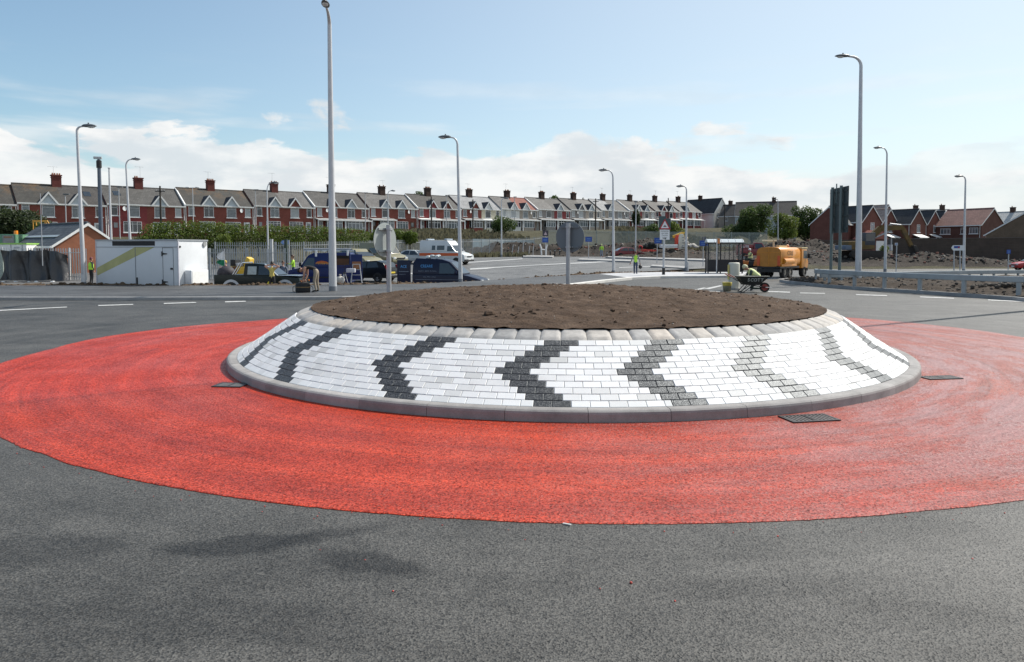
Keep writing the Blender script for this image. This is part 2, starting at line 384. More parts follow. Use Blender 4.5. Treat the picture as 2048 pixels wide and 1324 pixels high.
def red_ring():
    tab = [(-180, 9.8), (-169, 9.72), (-150, 9.35), (-133, 9.05), (-126, 9.0), (-113, 8.98), (-93, 8.97), (-77, 8.95), (-71, 8.97), (-50, 9.25), (-20, 9.9), (10, 10.29), (16, 10.52), (23, 10.6), (31, 10.7), (45, 10.5), (70, 10.1), (100, 9.7), (130, 9.35), (146, 9.56), (151, 9.82), (159, 10.0), (169, 10.08), (177, 9.91), (180, 9.8)]
    m, N, L, p = nodes('red_anti_skid_surface'); setin(p, Roughness=.5, Specular_IOR_Level=.22)
    tc = N.new('ShaderNodeTexCoord'); v = tc.outputs['Object']
    vo = N.new('ShaderNodeTexVoronoi'); setin(vo, Scale=84, Randomness=1); L.new(v, vo.inputs['Vector'])
    med = noise_node(N, L, 1.4, 6, .65, v); lay = noise_node(N, L, 1.0, 5, .6, polar(N, L, v, 2.6, 1.1))
    c = ramp(N, L, mixn(N, L, .62, med, lay), [(.34, (.24,.017,.005)), (.5, (.345,.029,.009)), (.66, (.45,.043,.014))])
    c = mixn(N, L, .9, c, ramp(N, L, vo.outputs['Color'], [(.05, (.52,)*3), (.5, (1.0,)*3), (.95, (1.6,)*3)]), 'MULTIPLY')
    # bays laid one after another: each batch its own tone, darker joints; glare pink painted in on the right
    pv = N.new('ShaderNodeSeparateXYZ'); L.new(polar(N, L, v, 1, 1), pv.inputs[0]); wob = noise_node(N, L, 1.6, 4, .6, v)
    aw = N.new('ShaderNodeMath'); aw.operation = 'MULTIPLY_ADD'; L.new(wob, aw.inputs[0]); aw.inputs[1].default_value = .05; L.new(pv.outputs[1], aw.inputs[2])
    def band(sock, stops):
        mr = N.new('ShaderNodeMapRange'); L.new(sock, mr.inputs[0]); mr.inputs[1].default_value = -math.pi; mr.inputs[2].default_value = math.pi
        return ramp(N, L, mr.outputs[0], [(p_, (g_, g_*h_, g_*h_)) for p_, g_, h_ in stops])
    q = lambda deg: (deg+180)/360
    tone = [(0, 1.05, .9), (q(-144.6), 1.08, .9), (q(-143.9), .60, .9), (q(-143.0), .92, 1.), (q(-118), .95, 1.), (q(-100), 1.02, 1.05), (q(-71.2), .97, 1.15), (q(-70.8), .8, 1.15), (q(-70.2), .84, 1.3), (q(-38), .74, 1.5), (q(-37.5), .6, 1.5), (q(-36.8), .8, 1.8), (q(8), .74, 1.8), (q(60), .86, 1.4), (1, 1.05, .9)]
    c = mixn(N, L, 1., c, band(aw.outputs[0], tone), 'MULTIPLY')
    # scuffed dusty film plus sun glare painted as paler pink, right hand side only
    dust_glare = noise_node(N, L, 1.5, 7, .7, polar(N, L, v, 1.3, 3.0)); right = band(aw.outputs[0], [(0, 0, 1), (q(-96), 0.0, 1), (q(-80), .35, 1), (q(-50), .95, 1), (q(-10), 1, 1), (q(40), .6, 1), (q(70), 0, 1)])
    wf = mixn(N, L, 1., ramp(N, L, dust_glare, [(.34, (.12,)*3), (.47, (.3,)*3), (.53, (.72,)*3), (.75, (.9,)*3)]), right, 'MULTIPLY')
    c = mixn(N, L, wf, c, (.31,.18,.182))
    arc = noise_node(N, L, 1.0, 5, .6, polar(N, L, v, 6.5, 1.0)); c = mixn(N, L, .8, c, ramp(N, L, arc, [(.33, (.62,)*3), (.45, (1,)*3), (.485, (1,)*3), (.5, (.74,)*3), (.515, (1,)*3), (.66, (1.12,)*3)]), 'MULTIPLY')
    w2 = noise_node(N, L, 2.6, 6, .7, v); c = mixn(N, L, ramp(N, L, w2, [(.55, (0,)*3), (.8, (.25,)*3)]), c, (.30,.065,.05))
    L.new(c, p.inputs['Base Color'])
    L.new(ramp(N, L, noise_node(N, L, .7, 4, .6, v), [(.35, (.5,)*3), (.65, (.32,)*3)]), p.inputs['Roughness'])
    fine = noise_node(N, L, 110, 3, .7, v); bumpn(N, L, p, fine, .7, .008); facet(N, L, p, vo, .42)
    b = MB(); n = 900; vs = []
    for i in range(n):
        a = -180 + 360*i/n; r = itp(a, [t[0] for t in tab], [t[1] for t in tab])
        wob = .014*mnoise.noise(Vector((i*.9, 0, 0))) + .02*mnoise.noise(Vector((i*.13, 5, 0)))
        d = Vector((math.cos(R(a)), math.sin(R(a)), 0))
        for rr, z in ((6.0, .008), (7.5, .008), (r+wob-.012, .008), (r+wob, .005), (r+wob, -.01)): vs.append(C0 + d*rr + Vector((0,0,z)))
    b.add(vs, [(i*5+k, i*5+k+1, ((i+1) % n)*5+k+1, ((i+1) % n)*5+k) for i in range(n) for k in range(4)])
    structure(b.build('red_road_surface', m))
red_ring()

# ================================================================ roundabout island
def roundabout():
    T = thing('roundabout_island', 'raised round traffic island with white and black chevron block wall and bare soil top', 'roundabout', C0)
    # kerb stones
    m, N, L, p = nodes('kerb_concrete'); setin(p, Roughness=.85, Specular_IOR_Level=.3)
    n = noise_node(N, L, 3, 6, .65); c = ramp(N, L, n, [(.3, (.235,.225,.22)), (.7, (.38,.365,.355))])
    g = N.new('ShaderNodeNewGeometry'); c = mixn(N, L, 1., c, ramp(N, L, g.outputs['Random Per Island'], [(0, (.84,)*3), (1, (1.06,)*3)]), 'MULTIPLY')
    c = mixn(N, L, .6, c, ramp(N, L, noise_node(N, L, 120, 3), [(.35, (.7,)*3), (.6, (1.08,)*3)]), 'MULTIPLY')
    L.new(c, p.inputs['Base Color']); bumpn(N, L, p, noise_node(N, L, 90, 4), .35, .003)
    prof = [(6.035, -.05), (6.03, .095), (6.022, .118), (6.0, .134), (5.972, .14), (5.868, .14), (5.868, -.05)]
    b = MB(); k = 41; off = R(-91.26)
    for i in range(k):
        a0 = off + 2*math.pi*(i+.003)/k; a1 = off + 2*math.pi*(i+.997)/k; vs = []; nn = len(prof)
        for j in range(6):
            a = a0 + (a1-a0)*j/5
            for r, z in prof: vs.append((r*math.cos(a), r*math.sin(a), z + .002*math.sin(i*7.3)))
        b.add(vs, [(j*nn+q, (j+1)*nn+q, (j+1)*nn+q+1, j*nn+q+1) for j in range(5) for q in range(nn-1)] + [tuple(range(nn)), tuple(range(5*nn, 6*nn))[::-1]])
    b.build('kerb', m, T)
    # mortar bed, its cone just under the block faces
    def cone(s, d=0):            # s metres up the slope, d metres out of its face
        t = s/1.145; sx, sz = .559, .829
        return 5.868 - .948*t + d*sx, .14 + .64*t + d*sz
    b = MB(); b.smooth = True
    b.grid(200, 2, lambda u, v: (lambda rz_: (rz_[0]*math.cos(6.28318*u), rz_[0]*math.sin(6.28318*u), rz_[1]))(cone(v*1.145, -.011)))
    b.build('bedding', mat('joint_mortar', (.19,.19,.185), .95, .3, 20), T)
    chev = [-156, -139.5, -118.5, -100.3, -84.8, -69, -51, -34, -20, -6, 7, 23, 39, 55, 71, 87, 103, 119, 135, 151, 167, 182]
    white, darks = MB(), [MB() for _ in chev]
    def block(bb, row, a0, a1):
        s0 = row*.1041 + .0028; s1 = (row+1)*.1041 - .0028; r_ = cone((s0+s1)/2)[0]; ga = .0023/r_; a0 += ga; a1 -= ga
        jit = random.uniform(-.002, .002)
        if (a1-a0)*r_ < .02: return
        ia = .005/r_; vs = []
        for d, si, ai in ((-.03, 0, 0), (-.004, 0, 0), (0, .005, ia)):
            for s_, a in ((s0+si, a0+ai), (s0+si, a1-ai), (s1-si, a1-ai), (s1-si, a0+ai)):
                r, z = cone(s_, d + jit); vs.append((r*math.cos(a), r*math.sin(a), z))
        fs = [(8, 9, 10, 11)]
        for q in (0, 4): fs += [(q+i, q+(i+1) % 4, q+4+(i+1) % 4, q+4+i) for i in range(4)]
        bb.add(vs, fs)
    for row in range(11):
        r_ = cone((row+.5)*.1041)[0]; da = .213/r_; k = 10-row      # k: rows from the top, apex in the sixth
        sh = (-k if k <= 5 else k-10)*.1065
        for i in range(len(chev)):
            ac = R(chev[i]) + (sh + .53)/r_ ; an = R(chev[(i+1) % len(chev)]) + (2*math.pi if i == len(chev)-1 else 0) + (sh + .53)/r_
            a = ac - da*.5; block(darks[i], row, a - da*.5, a + da*.5); block(darks[i], row, a + da*.5, a + da*1.5)
            a += da*1.5; end = an - da
            while a < end - .004:
                w = min(da, end-a)
                if 0 < end-a-w < da*.22: w = (end-a)*.5 if end-a < da*1.2 else w
                block(white, row, a, a+w); a += w
    m, N, L, p = nodes('white_block'); setin(p, Roughness=.75, Specular_IOR_Level=.25)
    g = N.new('ShaderNodeNewGeometry'); c = ramp(N, L, g.outputs['Random Per Island'], [(0, (.60,.60,.585)), (.12, (.72,.72,.71)), (.5, (.79,.79,.785)), (1, (.85,.85,.84))])
    c = mixn(N, L, .55, c, ramp(N, L, noise_node(N, L, 2.6, 8, .7), [(.28, (.80,.79,.78)), (.45, (.96,.96,.955)), (.65, (1.03,)*3)]), 'MULTIPLY')
    c = mixn(N, L, .4, c, ramp(N, L, noise_node(N, L, 140, 2), [(.3, (.75,)*3), (.6, (1.06,)*3)]), 'MULTIPLY')
    L.new(c, p.inputs['Base Color']); bumpn(N, L, p, noise_node(N, L, 160, 3), .25, .002)
    white.build('block_paving', m, T, label='white concrete blocks laid in courses up the slope')
    m, N, L, p = nodes('dark_block'); setin(p, Roughness=.5, Specular_IOR_Level=.5); p.inputs['Specular Tint'].default_value = (.82, .92, 1, 1)
    vo = N.new('ShaderNodeTexVoronoi'); tc = N.new('ShaderNodeTexCoord'); L.new(tc.outputs['Object'], vo.inputs['Vector']); setin(vo, Scale=150)
    c = ramp(N, L, vo.outputs['Color'], [(.1, (.022,.022,.024)), (.6, (.05,.05,.052)), (.95, (.17,.17,.17))]); L.new(c, p.inputs['Base Color'])
    bumpn(N, L, p, vo.outputs['Color'], .3, .003); facet(N, L, p, vo, .14)
    for dk in darks: dk.build('chevron', m, T)
    # tumbled edging stones
    b = MB(); k = 104; a = 0
    ws = [random.uniform(.85, 1.15) for _ in range(k)]; tot = sum(ws)
    for w in ws:
        a1 = a + 2*math.pi*w/tot; vs = []; dz = random.uniform(-.006, .006); nx, ny = 8, 6
        for iz in range(ny+1):
            for ix in range(nx+1):
                fx, fy = ix/nx, iz/ny; aa = a + (a1-a)*(.006 + .988*fx); s = 1.150 + .285*fy
                e = min(fx, 1-fx, fy, 1-fy); e = e if fy < .7 else min(fx, 1-fx); d = -.007*max(0, 1-e/.08)**2*.6 + .004*mnoise.noise(Vector((aa*31, s*29, w*9))) + dz*.35 + .010
                if e == 0: d = -.012
                if fy in (0, 1) : aa += 0
                t = s/1.145; r = 4.918 - .262*fy + d*.34; z = .782 + .095*fy + d*.94 - .004
                vs.append((r*math.cos(aa), r*math.sin(aa), z))
        b.smooth = True; b.add(vs, [(j*(nx+1)+i, j*(nx+1)+i+1, (j+1)*(nx+1)+i+1, (j+1)*(nx+1)+i) for j in range(ny) for i in range(nx)]); a = a1
    m, N, L, p = nodes('tumbled_stone'); setin(p, Roughness=.8, Specular_IOR_Level=.35)
    g = N.new('ShaderNodeNewGeometry'); c = ramp(N, L, g.outputs['Random Per Island'], [(0, (.30,.295,.29)), (.4, (.38,.37,.36)), (.7, (.43,.405,.375)), (.9, (.48,.43,.38)), (1, (.42,.41,.40))])
    c = mixn(N, L, .7, c, ramp(N, L, noise_node(N, L, 9, 6, .7), [(.3, (.6,)*3), (.65, (1.1,)*3)]), 'MULTIPLY')
    L.new(c, p.inputs['Base Color']); bumpn(N, L, p, noise_node(N, L, 60, 5), .5, .006)
    b.build('edging', m, T)
    # soil
    b = MB(); b.smooth = True; nr, na = 110, 300
    def hs(x, y, r):
        t = r/4.665; z = .892 + .295*(1-t*t) + (.035*(1-t**8)+.008)*(fbm(x, y, 1.1)*.75) + .022*fbm(x+9, y, 5.5, 5) + .018*abs(mnoise.noise(Vector((x*17, y*17, 0))))
        return z
    def fn(u, v):
        r = 4.665*(v**.85); a = 6.283185*u; x, y = r*math.cos(a), r*math.sin(a); return (x, y, hs(x, y, r))
    b.grid(na, nr, fn)
    ms = soil('island_soil', (.045,.029,.02), (.092,.061,.042), (.15,.105,.076), 1.3)
    b.build('soil', ms, T)
    b = MB()
    for i in range(900):
        r = 4.6*math.sqrt(random.random()); a = random.uniform(0, 6.283); x, y = r*math.cos(a), r*math.sin(a); s = random.choice((.006, .008, .010, .012, .015, .022)) * random.uniform(.7, 1.3)
        lump(b, (x, y, hs(x, y, r)), s)
    for i in range(70):
        r = 4.5*math.sqrt(random.random()); a = random.uniform(0, 6.283); x, y = r*math.cos(a), r*math.sin(a); lump(b, (x, y, hs(x, y, r)), random.uniform(.022, .045), 7, 5)
    for px, py, s in ((980, 645, .085), (1062, 660, .05), (1090, 590, .09), (1060, 588, .08), (1132, 575, .08), (775, 580, .1), (790, 580, .08)):
        q = P(px, py, 10.3 if py > 630 else (14.4 if px > 1000 and py > 580 else 17)) - C0; r = math.hypot(q.x, q.y)
        if r < 4.6: lump(b, (q.x, q.y, hs(q.x, q.y, r)), s)
    b.build('clods', ms, T)['kind'] = 'stuff'
    b = MB()
    for i in range(220): 
        r = 4.6*math.sqrt(random.random()); a = random.uniform(0, 6.283); x, y = r*math.cos(a), r*math.sin(a); lump(b, (x, y, hs(x, y, r)), random.uniform(.004, .012), 5, 4)
    for i in range(26): 
        q = P(1100 + random.gauss(0, 16), 591 + random.gauss(0, 2), 14.6) - C0; lump(b, (q.x + random.gauss(0, .06), q.y + random.gauss(0, .3), hs(q.x, q.y, 1) - .0), random.uniform(.012, .04))
    b.build('pale_stones', mat('pale_stone', (.42,.38,.33), .9, .3, 20), T)['kind'] = 'stuff'
def lump(b, c, s, n=6, m=4):
    c = Vector(c); i0 = len(b.v); b.ball(c, (s*random.uniform(.7, 1.4), s*random.uniform(.7, 1.4), s*random.uniform(.5, .9)), n, m)
    for i in range(i0, len(b.v)):
        v = Vector(b.v[i]); d = v - c; b.v[i] = tuple(c + d*(1 + .45*mnoise.noise(v*(.9/s))))
    for i in range(len(b.sm)-n*(m-1), len(b.sm)): b.sm[i] = False
roundabout()
def gully(px, py, w, d, rz, label):
    p = G(px, py); T = thing('road_gully', label, 'drain grate', (p.x, p.y, .01), rz, 'drain gullies beside the kerb')
    mi = mat('cast_iron', (.05,.05,.052), .5, .3, 18, metal=.5)
    b = MB(); f = .035
    for x0, x1, y0, y1 in ((-w, w, -d, -d+f), (-w, w, d-f, d), (-w, -w+f, -d+f, d-f), (w-f, w, -d+f, d-f), (-.012, .012, -d+f, d-f)): b.box(x0, x1, y0, y1, 0, .012)
    b.build('frame', mi, T)
    b = MB(); n = 11
    for i in range(n):
        x = -w+f + (2*w-2*f)*(i+.5)/n; b.box(x-.010, x+.010, -d+f, d-f, -.002, .010)
    b.build('grate', mat('worn_iron', (.16,.155,.15), .5, .3, 18, metal=.4), T)
    MB().box(-w+.005, w-.005, -d+.005, d-.005, -.004, -.0035).build('pit', mat('gully_pit', (.006,.006,.006), .95), T)
gully(462, 772, .21, .15, -.1, 'cast iron drain grate in the red surface at the left end of the island kerb')
gully(1618, 839, .29, .16, .2, 'cast iron drain grate in the red surface by the front right of the island kerb')
gully(1881, 757, .27, .13, .15, 'cast iron drain grate in the red surface right of the island')

# ---------------------------------------------------------------- markings, kerbs, pavements
M_LINE = mat('road_line_paint', (.46,.46,.45), .7, .35, 14, dirt=(.24,.24,.235))
def line(pts, dz=.012):
    b = MB(); g = [G(*p) for p in pts]
    b.poly([(p.x, p.y, gz(p.x, p.y)+dz) for p in g]); return structure(b.build('road_marking', M_LINE))
for q in ([(-60,623.2),(0,620.6),(134,614),(134,615.4),(0,622.4),(-60,625.4)], [(196,610.8),(266,608.6),(267,610.2),(197,612.6)], [(327,606.6),(391,604.6),(393,606.2),(328,608.4)], [(450,603.2),(491,602.2),(492,604),(450,605.4)],
          [(1376,583),(1407,575.5),(1413,576.5),(1383,584.5)], [(1409,577.5),(1440,571),(1446,572),(1418,578.8)], [(1400,582.5),(1440,582.5),(1440,584.5),(1402,584.5)],
          [(1600,585.6),(1650,586.6),(1650,587.9),(1600,587)], [(1535,582.5),(1580,584),(1580,585.8),(1537,584.4)], [(1712,589),(1774,591),(1774,592.6),(1712,590.6)], [(1840,593.6),(1908,596.4),(1908,598),(1840,595.2)], [(1976,599.6),(2060,603.5),(2060,605.2),(1976,601.4)],
          [(1535,556),(1700,556.4),(1700,558),(1535,558)]): line(q)
for q in ([(673,551.5),(870,545.4),(870,547.6),(673,554)], [(940,538),(1100,529),(1225,522.4),(1225,524.2),(1100,531.4),(940,540.6)], [(880,528.8),(1045,517.8),(1045,519),(880,530.2)],
          [(1238,535.8),(1300,533),(1300,534.2),(1238,537)]): line(q, .05)

def kerb(name, pts, w, h, m, dz=0.):
    b = MB(); n = len(pts)
    for i in range(n-1):
        a, c = Vector(pts[i]), Vector(pts[i+1]); d = (c-a).length; k = max(1, int(d/.915))
        for j in range(k):
            p, q = a.lerp(c, j/k), a.lerp(c, (j+1)/k); t = (q-p).normalized(); nn = Vector((-t.y, t.x)); q = q - t*.008
            z = gz(p.x, p.y) + dz; vs = []
            for e in (p, q):
                for o, zz in ((0, -.05), (0, h-.02), (.02, h), (w, h), (w, -.05)): vs.append((e.x + nn.x*o, e.y + nn.y*o, z + zz))
            b.add(vs, [(r, 5+r, 6+r, r+1) for r in range(4)] + [(0,1,2,3,4), (9,8,7,6,5)])
    return structure(b.build(name, m))
M_KERB2 = mat('pavement_kerb_concrete', (.34,.335,.33), .85, .2, 2.2, island=.14)
M_KERBP = mat('pale_kerb_concrete', (.58,.565,.54), .8, .12, 2.2, island=.1)
KL = [(-160, 27.3), (-14, 27.3), (-6.5, 27.6), (-3, 29.2), (-.5, 31.6), (1.5, 34.6), (3.3, 37.7), (5.4, 42.2), (7.7, 46.4), (10, 48.6), (12.5, 49.2), (16, 50)]
kerb('kerb_left', KL[:6], .15, .13, M_KERB2)
kerb('kerb_bus_stop', KL[5:], .3, .16, M_KERBP)
M_PAVEB = mat('pale_paving', (.42,.42,.43), .7, .14, 1.5)
def pavement():
    inner = [(-160, 27.45), (-14, 27.45), (-6.6, 27.75), (-3.2, 29.4), (-.8, 31.8), (1.2, 34.8), (3.0, 37.9), (5.1, 42.4), (7.5, 46.7), (9.9, 48.9), (12.5, 49.5), (16, 50.3)]
    outer = [(-160, 36.3), (-12, 36.3), (-9, 36.9), (-5, 38), (-3.2, 40.2), (-1.9, 42), (1, 46.5), (4, 51), (6.5, 54), (8, 56), (12, 58.5), (19, 58.5)]
    b = MB(); n = len(inner)
    b.add([(x, y, .125) for x, y in inner] + [(x, y, .125) for x, y in outer], [(i, i+1, n+i+1, n+i) for i in range(8)])
    b.add([(x, y, -.02) for x, y in outer] + [(x, y, .125) for x, y in outer], [(i, i+1, n+i+1, n+i) for i in range(8)])
    structure(b.build('pavement_left', M_PAVE))
    b = MB(); b.add([(x, y, .13) for x, y in inner] + [(x, y, .13) for x, y in outer], [(i, i+1, n+i+1, n+i) for i in range(8, n-1)])
    b.add([(19, 58.5, -.03), (16, 50.3, -.03), (16, 50.3, .13), (19, 58.5, .13)], [(0,1,2,3)])
    b.add([(8, 56, -.03), (12, 58.5, -.03), (19, 58.5, -.03), (8, 56, .13), (12, 58.5, .13), (19, 58.5, .13)], [(0,1,4,3), (1,2,5,4)])
    structure(b.build('pavement_bus_stop', M_PAVEB))
pavement()
M_SOILV = soil('verge_soil', (.065,.045,.03), (.12,.085,.058), (.2,.155,.115), 1.3)
M_SOILR = soil('dark_verge_soil', (.032,.024,.018), (.058,.045,.035), (.12,.098,.078), 1.1)
M_RUB = soil('rubble_soil', (.03,.026,.022), (.056,.047,.04), (.12,.104,.09), .8)
def mound(name, pts, w, h, m, clods, label, seed=0, size=.07):          # a low heap along a line
    T = link(name, None, [], None, (pts[0][0], pts[0][1], gz(*pts[0])), 0, label, 'soil', None, 'stuff')
    b = MB(); b.smooth = True; L_ = [0]
    for i in range(1, len(pts)): L_.append(L_[-1] + math.dist(pts[i-1], pts[i]))
    def at(t):
        d = t*L_[-1]; return Vector((itp(d, L_, [p[0] for p in pts]), itp(d, L_, [p[1] for p in pts])))
    o = Vector(T.location)
    def fn(u, v):
        p = at(u); t = (at(min(1, u+.004)) - at(max(0, u-.004))).normalized(); nn = Vector((-t.y, t.x)); e = (v-.5)*w; q = p + nn*e
        f = max(0, 1-(2*v-1)**2)*min(1, min(u, 1-u)*L_[-1]/.6)
        z = gz(p.x, p.y)*.5 + gz(q.x, q.y)*.5 + f*(h*(1 + .6*fbm(q.x + seed, q.y, .9)) + .09) + .06*fbm(q.x, q.y, 4)*f - .05
        return Vector((q.x, q.y, z)) - o
    b.grid(max(8, int(L_[-1]/.22)), 8, fn); b.build('soil', m, T)['kind'] = 'stuff'
    b = MB()
    for i in range(clods):
        lump(b, fn(random.random(), random.uniform(.15, .85)), size*random.uniform(.4, 1.5), 5, 4)
    b.build('clods', m, T)['kind'] = 'stuff'; return T
mound('soil_verge', [(-70, 36.7), (-12, 36.7), (-9, 37.2), (-5, 38.4), (-1.9, 42.4)], .9, .13, M_SOILV, 900, 'ridge of turned brown soil along the back of the left pavement', 3)
mound('soil_verge', [(-1.9, 42.4), (4, 51.4), (8, 56.4), (12, 59), (19, 59.2)], .8, .13, M_SOILV, 420, 'ridge of dark soil between the car park and the bus stop pavement', 5)
# ================================================================ street lamps, poles
M_LAMPH = mat('lamp_housing', (.10,.11,.12), .4, .15, 6)
M_COLUMN = mat('lamp_column_paint', (.55,.555,.57), .42, .08, 3, metal=.15)
M_DOOR = mat('column_base_paint', (.20,.215,.24), .5, .1, 3)
def lamp(base, top, head, Y, label, r=.085, base_z=None, hl=.72, yaw=None, m=None, low=False):
    b = P(*base, Y) if base_z is None else P(base[0], 500, Y); 
    if base_z is not None: b.z = base_z
    t = P(*top, Y) - b; hd = P(*head, Y) - b
    T = thing('street_lamp', label, 'street lamp', b, 0, 'street lamps along the roads')
    if yaw is not None: T.rotation_euler = (0, 0, yaw); hd = Vector((1.5, 0, hd.z*.956)); t = Vector((.02, 0, t.z*.956))
    dx = hd.x - t.x; s = 1 if dx > 0 else -1; bend = min(abs(dx)*.8, .9); rb = r
    pts = [Vector((0,0,-.2)), Vector((0,0,.5))]; rs = [rb*1.42, rb*1.38]
    top0 = Vector((t.x, 0, t.z - .05)); pts.append(top0*.5 + Vector((0,0,.5))); rs.append(rb*1.0)
    a0 = abs(dx) - hl*.45; zt = hd.z; 
    for k in range(7):
        a = math.pi/2*k/6; pts.append(Vector((t.x + s*a0*.8*(1-math.cos(a)), 0, t.z - .0 + (zt-t.z)*math.sin(a)))); rs.append(rb*(.72 - .27*k/6))
    pts.append(Vector((t.x + s*(a0+.05), 0, zt + .02))); rs.append(rb*.42)
    MB().tube(pts, rs, 14).build('column', m or M_COLUMN, T); MB().tube([(0,0,-.2), (0,0,.32)], rb*1.47, 14).build('column_base', M_DOOR, T); MB().box(-.05, .05, -rb*1.36, -rb*1.2, .7, 1.25).build('access_door', M_POST, T)
    h = MB(); c = Vector((hd.x, 0, zt + .02)); h.smooth = True
    n, k = 14, 9
    for i in range(k+1):
        pass
    prof = [(0, .02), (.04, .055), (.15, .085), (.4, .10), (.7, .085), (.9, .05), (1, .012)]
    vs = []
    for u, rr in prof:
        for q in range(n):
            a = 2*math.pi*q/n; w = .17*math.sin(math.pi*min(1, .12 + u*.86))**.6
            vs.append(c + Vector((s*(u-.5)*hl, w*math.cos(a), rr*1.15*math.sin(a)*(1 if math.sin(a) > 0 else .5))))
    h.add(vs, [(i*n+q, i*n+(q+1) % n, (i+1)*n+(q+1) % n, (i+1)*n+q) for i in range(len(prof)-1) for q in range(n)] + [tuple(range(n)), tuple(range((len(prof)-1)*n, len(prof)*n))])
    H = h.build('lamp_head', M_LAMPH, T)
    MB().ball(c + Vector((s*.08, 0, -.035)), (.2, .12, .07)).build('lens', M_LAMPC, H)
    MB().cyl(c + Vector((-s*.05, 0, .08)), c + Vector((-s*.05, 0, .17)), .04, .035).build('photocell', M_LAMPH, H)
    return T
lamp((168,576), (154,262), (179,253), 36.9, 'white street lamp column in front of the brick outhouse, arm to the right')
lamp((262,520), (252,332), (272,319), 57, 'street lamp rising behind the white box trailer', base_z=-.1)
lamp((666,587), (652,28), (659,6), 31.5, 'tallest white lamp column in front of the blue van, seen end on', r=.12, hl=.9, yaw=R(-82))
lamp((536,560), (534,384), (550,366), 66, 'slim street lamp rising from the hedge and railings', base_z=.2, r=.07)
lamp((921,569), (915,290), (889,275), 40.4, 'street lamp column in front of the dark blue van bonnet, arm to the left')
lamp((1227,549), (1226,356), (1206,341), 56.2, 'street lamp column beside the walking worker, arm to the left')
lamp((1372,542), (1373,382), (1360,373), 64, 'street lamp column between the bump warning sign and the bus shelter')
lamp((1716,568), (1722,132), (1684,113), 40.6, 'very tall lamp column standing inside the guard rail on the right', r=.125, hl=.8)
lamp((1770,545), (1774,310), (1755,296), 63, 'street lamp column behind the guard rail, in front of the new brick houses', r=.09)
lamp((1927,546), (1931,362), (1917,353), 61, 'street lamp column behind the guard rail beside the white fingerpost')
lamp((1556,500), (1556,404), (1551,399), 128, 'distant street lamp above the rubble heap', base_z=1.7, r=.08)
lamp((1003,514), (1003,405), (1013,397), 96, 'street lamp at the far edge of the car park by the green bush')
lamp((776,510), (776,388), (786,382), 100, 'distant street lamp rising behind the keep left sign', base_z=1.2, r=.08)
lamp((1271,512), (1272,410), (1273,404), 98, 'distant street lamp beyond the walking worker', r=.08)

lamp((2142,622), (2142,-275), (2062,-282), 24.2, 'tall lamp column just right of the view whose shadow falls across the road', base_z=.1, r=.11, hl=.8)
def pole(name, label, cat, px, top, bot, Y, r0, r1, m, extra=None, group=None):
    b = P(px, bot, Y); t = P(px + (0 if extra != 'lean' else 0), top, Y) - b; T = thing(name, label, cat, b, 0, group)
    MB().tube([(0,0,-.4), (0,0,t.z)], [r0, r1], 10).build('pole', m, T)
    if extra == 'cctv':
        MB().cyl((0,0,t.z-.75), (0,0,t.z-.1), r1*1.5, r1*1.5).build('collar', M_BLACK, T)
        c = MB().obox((-.1,0,t.z+.15), (1,.3), .34, .1, .11).build('camera_housing', M_POST, T, bevel=.03)
        MB().cyl((0,0,t.z-.1), (0,0,t.z+.05), .05).build('bracket', M_BLACK, T)
    if extra == 'double':
        MB().box(-.75, .75, -.03, .03, t.z-.05, t.z).build('cross_arm', m, T)
        for s in (-1, 1): MB().ball((s*.62, 0, t.z+.02), (.3,.13,.08)).build('lamp_head', M_UPVC, T)
    if extra == 'cap': MB().obox((.12,0,t.z+.02), (1,0), .32, .1, .07).build('lamp_head', M_LAMPH, T, bevel=.02)
    if extra == 'wire':
        MB().box(-.6, .6, -.04, .04, t.z-.7, t.z-.58).build('cross_arm', M_BLACK, T)
        b2 = MB()
        for s in (-.5, -.2, .2, .5): b2.cyl((s,0,t.z-.58), (s,0,t.z-.42), .035)
        b2.build('insulator', M_POST, T)
    if extra == 'flat': MB().cyl((0,0,t.z), (0,0,t.z+.06), r1*1.8).build('cap', m, T)
    return T
M_WOOD = mat('creosoted_pole', (.045,.038,.032), .9, .3, 6)
M_CCTV = mat('dark_grey_pole', (.095,.115,.15), .5, .12, 4)
pole('camera_pole', 'thick dark grey pole with a security camera on top, behind the brick outhouse', 'camera pole', 203, 319, 500, 66, .2, .15, M_CCTV, 'cctv')
pole('mast', 'plain white tapering pole right of the dark camera pole', 'pole', 223, 337, 505, 58, .11, .06, M_COLUMN, 'flat')
pole('aerial_mast', 'thin bare grey rod standing in front of the brick outhouse roof', 'pole', 85, 387, 520, 50, .028, .02, M_GALV)
pg = 'lamp posts along the terrace street'
pole('post_lamp', 'small post lamp in front of the second chimney of the terrace', 'street lamp', 240, 374, 470, 84, .06, .045, M_POST, 'cap', pg)
pole('post_lamp', 'small post lamp before the red wall left of the tall white lamp', 'street lamp', 133, 389, 470, 80, .06, .045, M_POST, 'cap', pg)
pole('post_lamp', 'slim white post with a double headed lamp before the brown tiled roof', 'street lamp', 387, 375, 460, 92, .06, .045, M_COLUMN, 'double', pg)
pole('post_lamp', 'small post lamp before the terrace above the hedge, right of the double headed one', 'street lamp', 512, 380, 455, 100, .07, .05, M_POST, 'cap', pg)
pole('post_lamp', 'small post lamp before the terrace, right of the tallest white column', 'street lamp', 731, 386, 455, 118, .08, .055, M_POST, 'cap', pg)
pole('post_lamp', 'small post lamp before the terrace, between the two dark utility poles', 'street lamp', 893, 391, 464, 138, .08, .06, M_POST, 'cap', pg)
pole('post_lamp', 'small post lamp before the terrace beside the brick red tiled roof', 'street lamp', 1029, 394, 460, 146, .09, .06, M_POST, 'cap', pg)
pu = 'dark wooden utility poles'
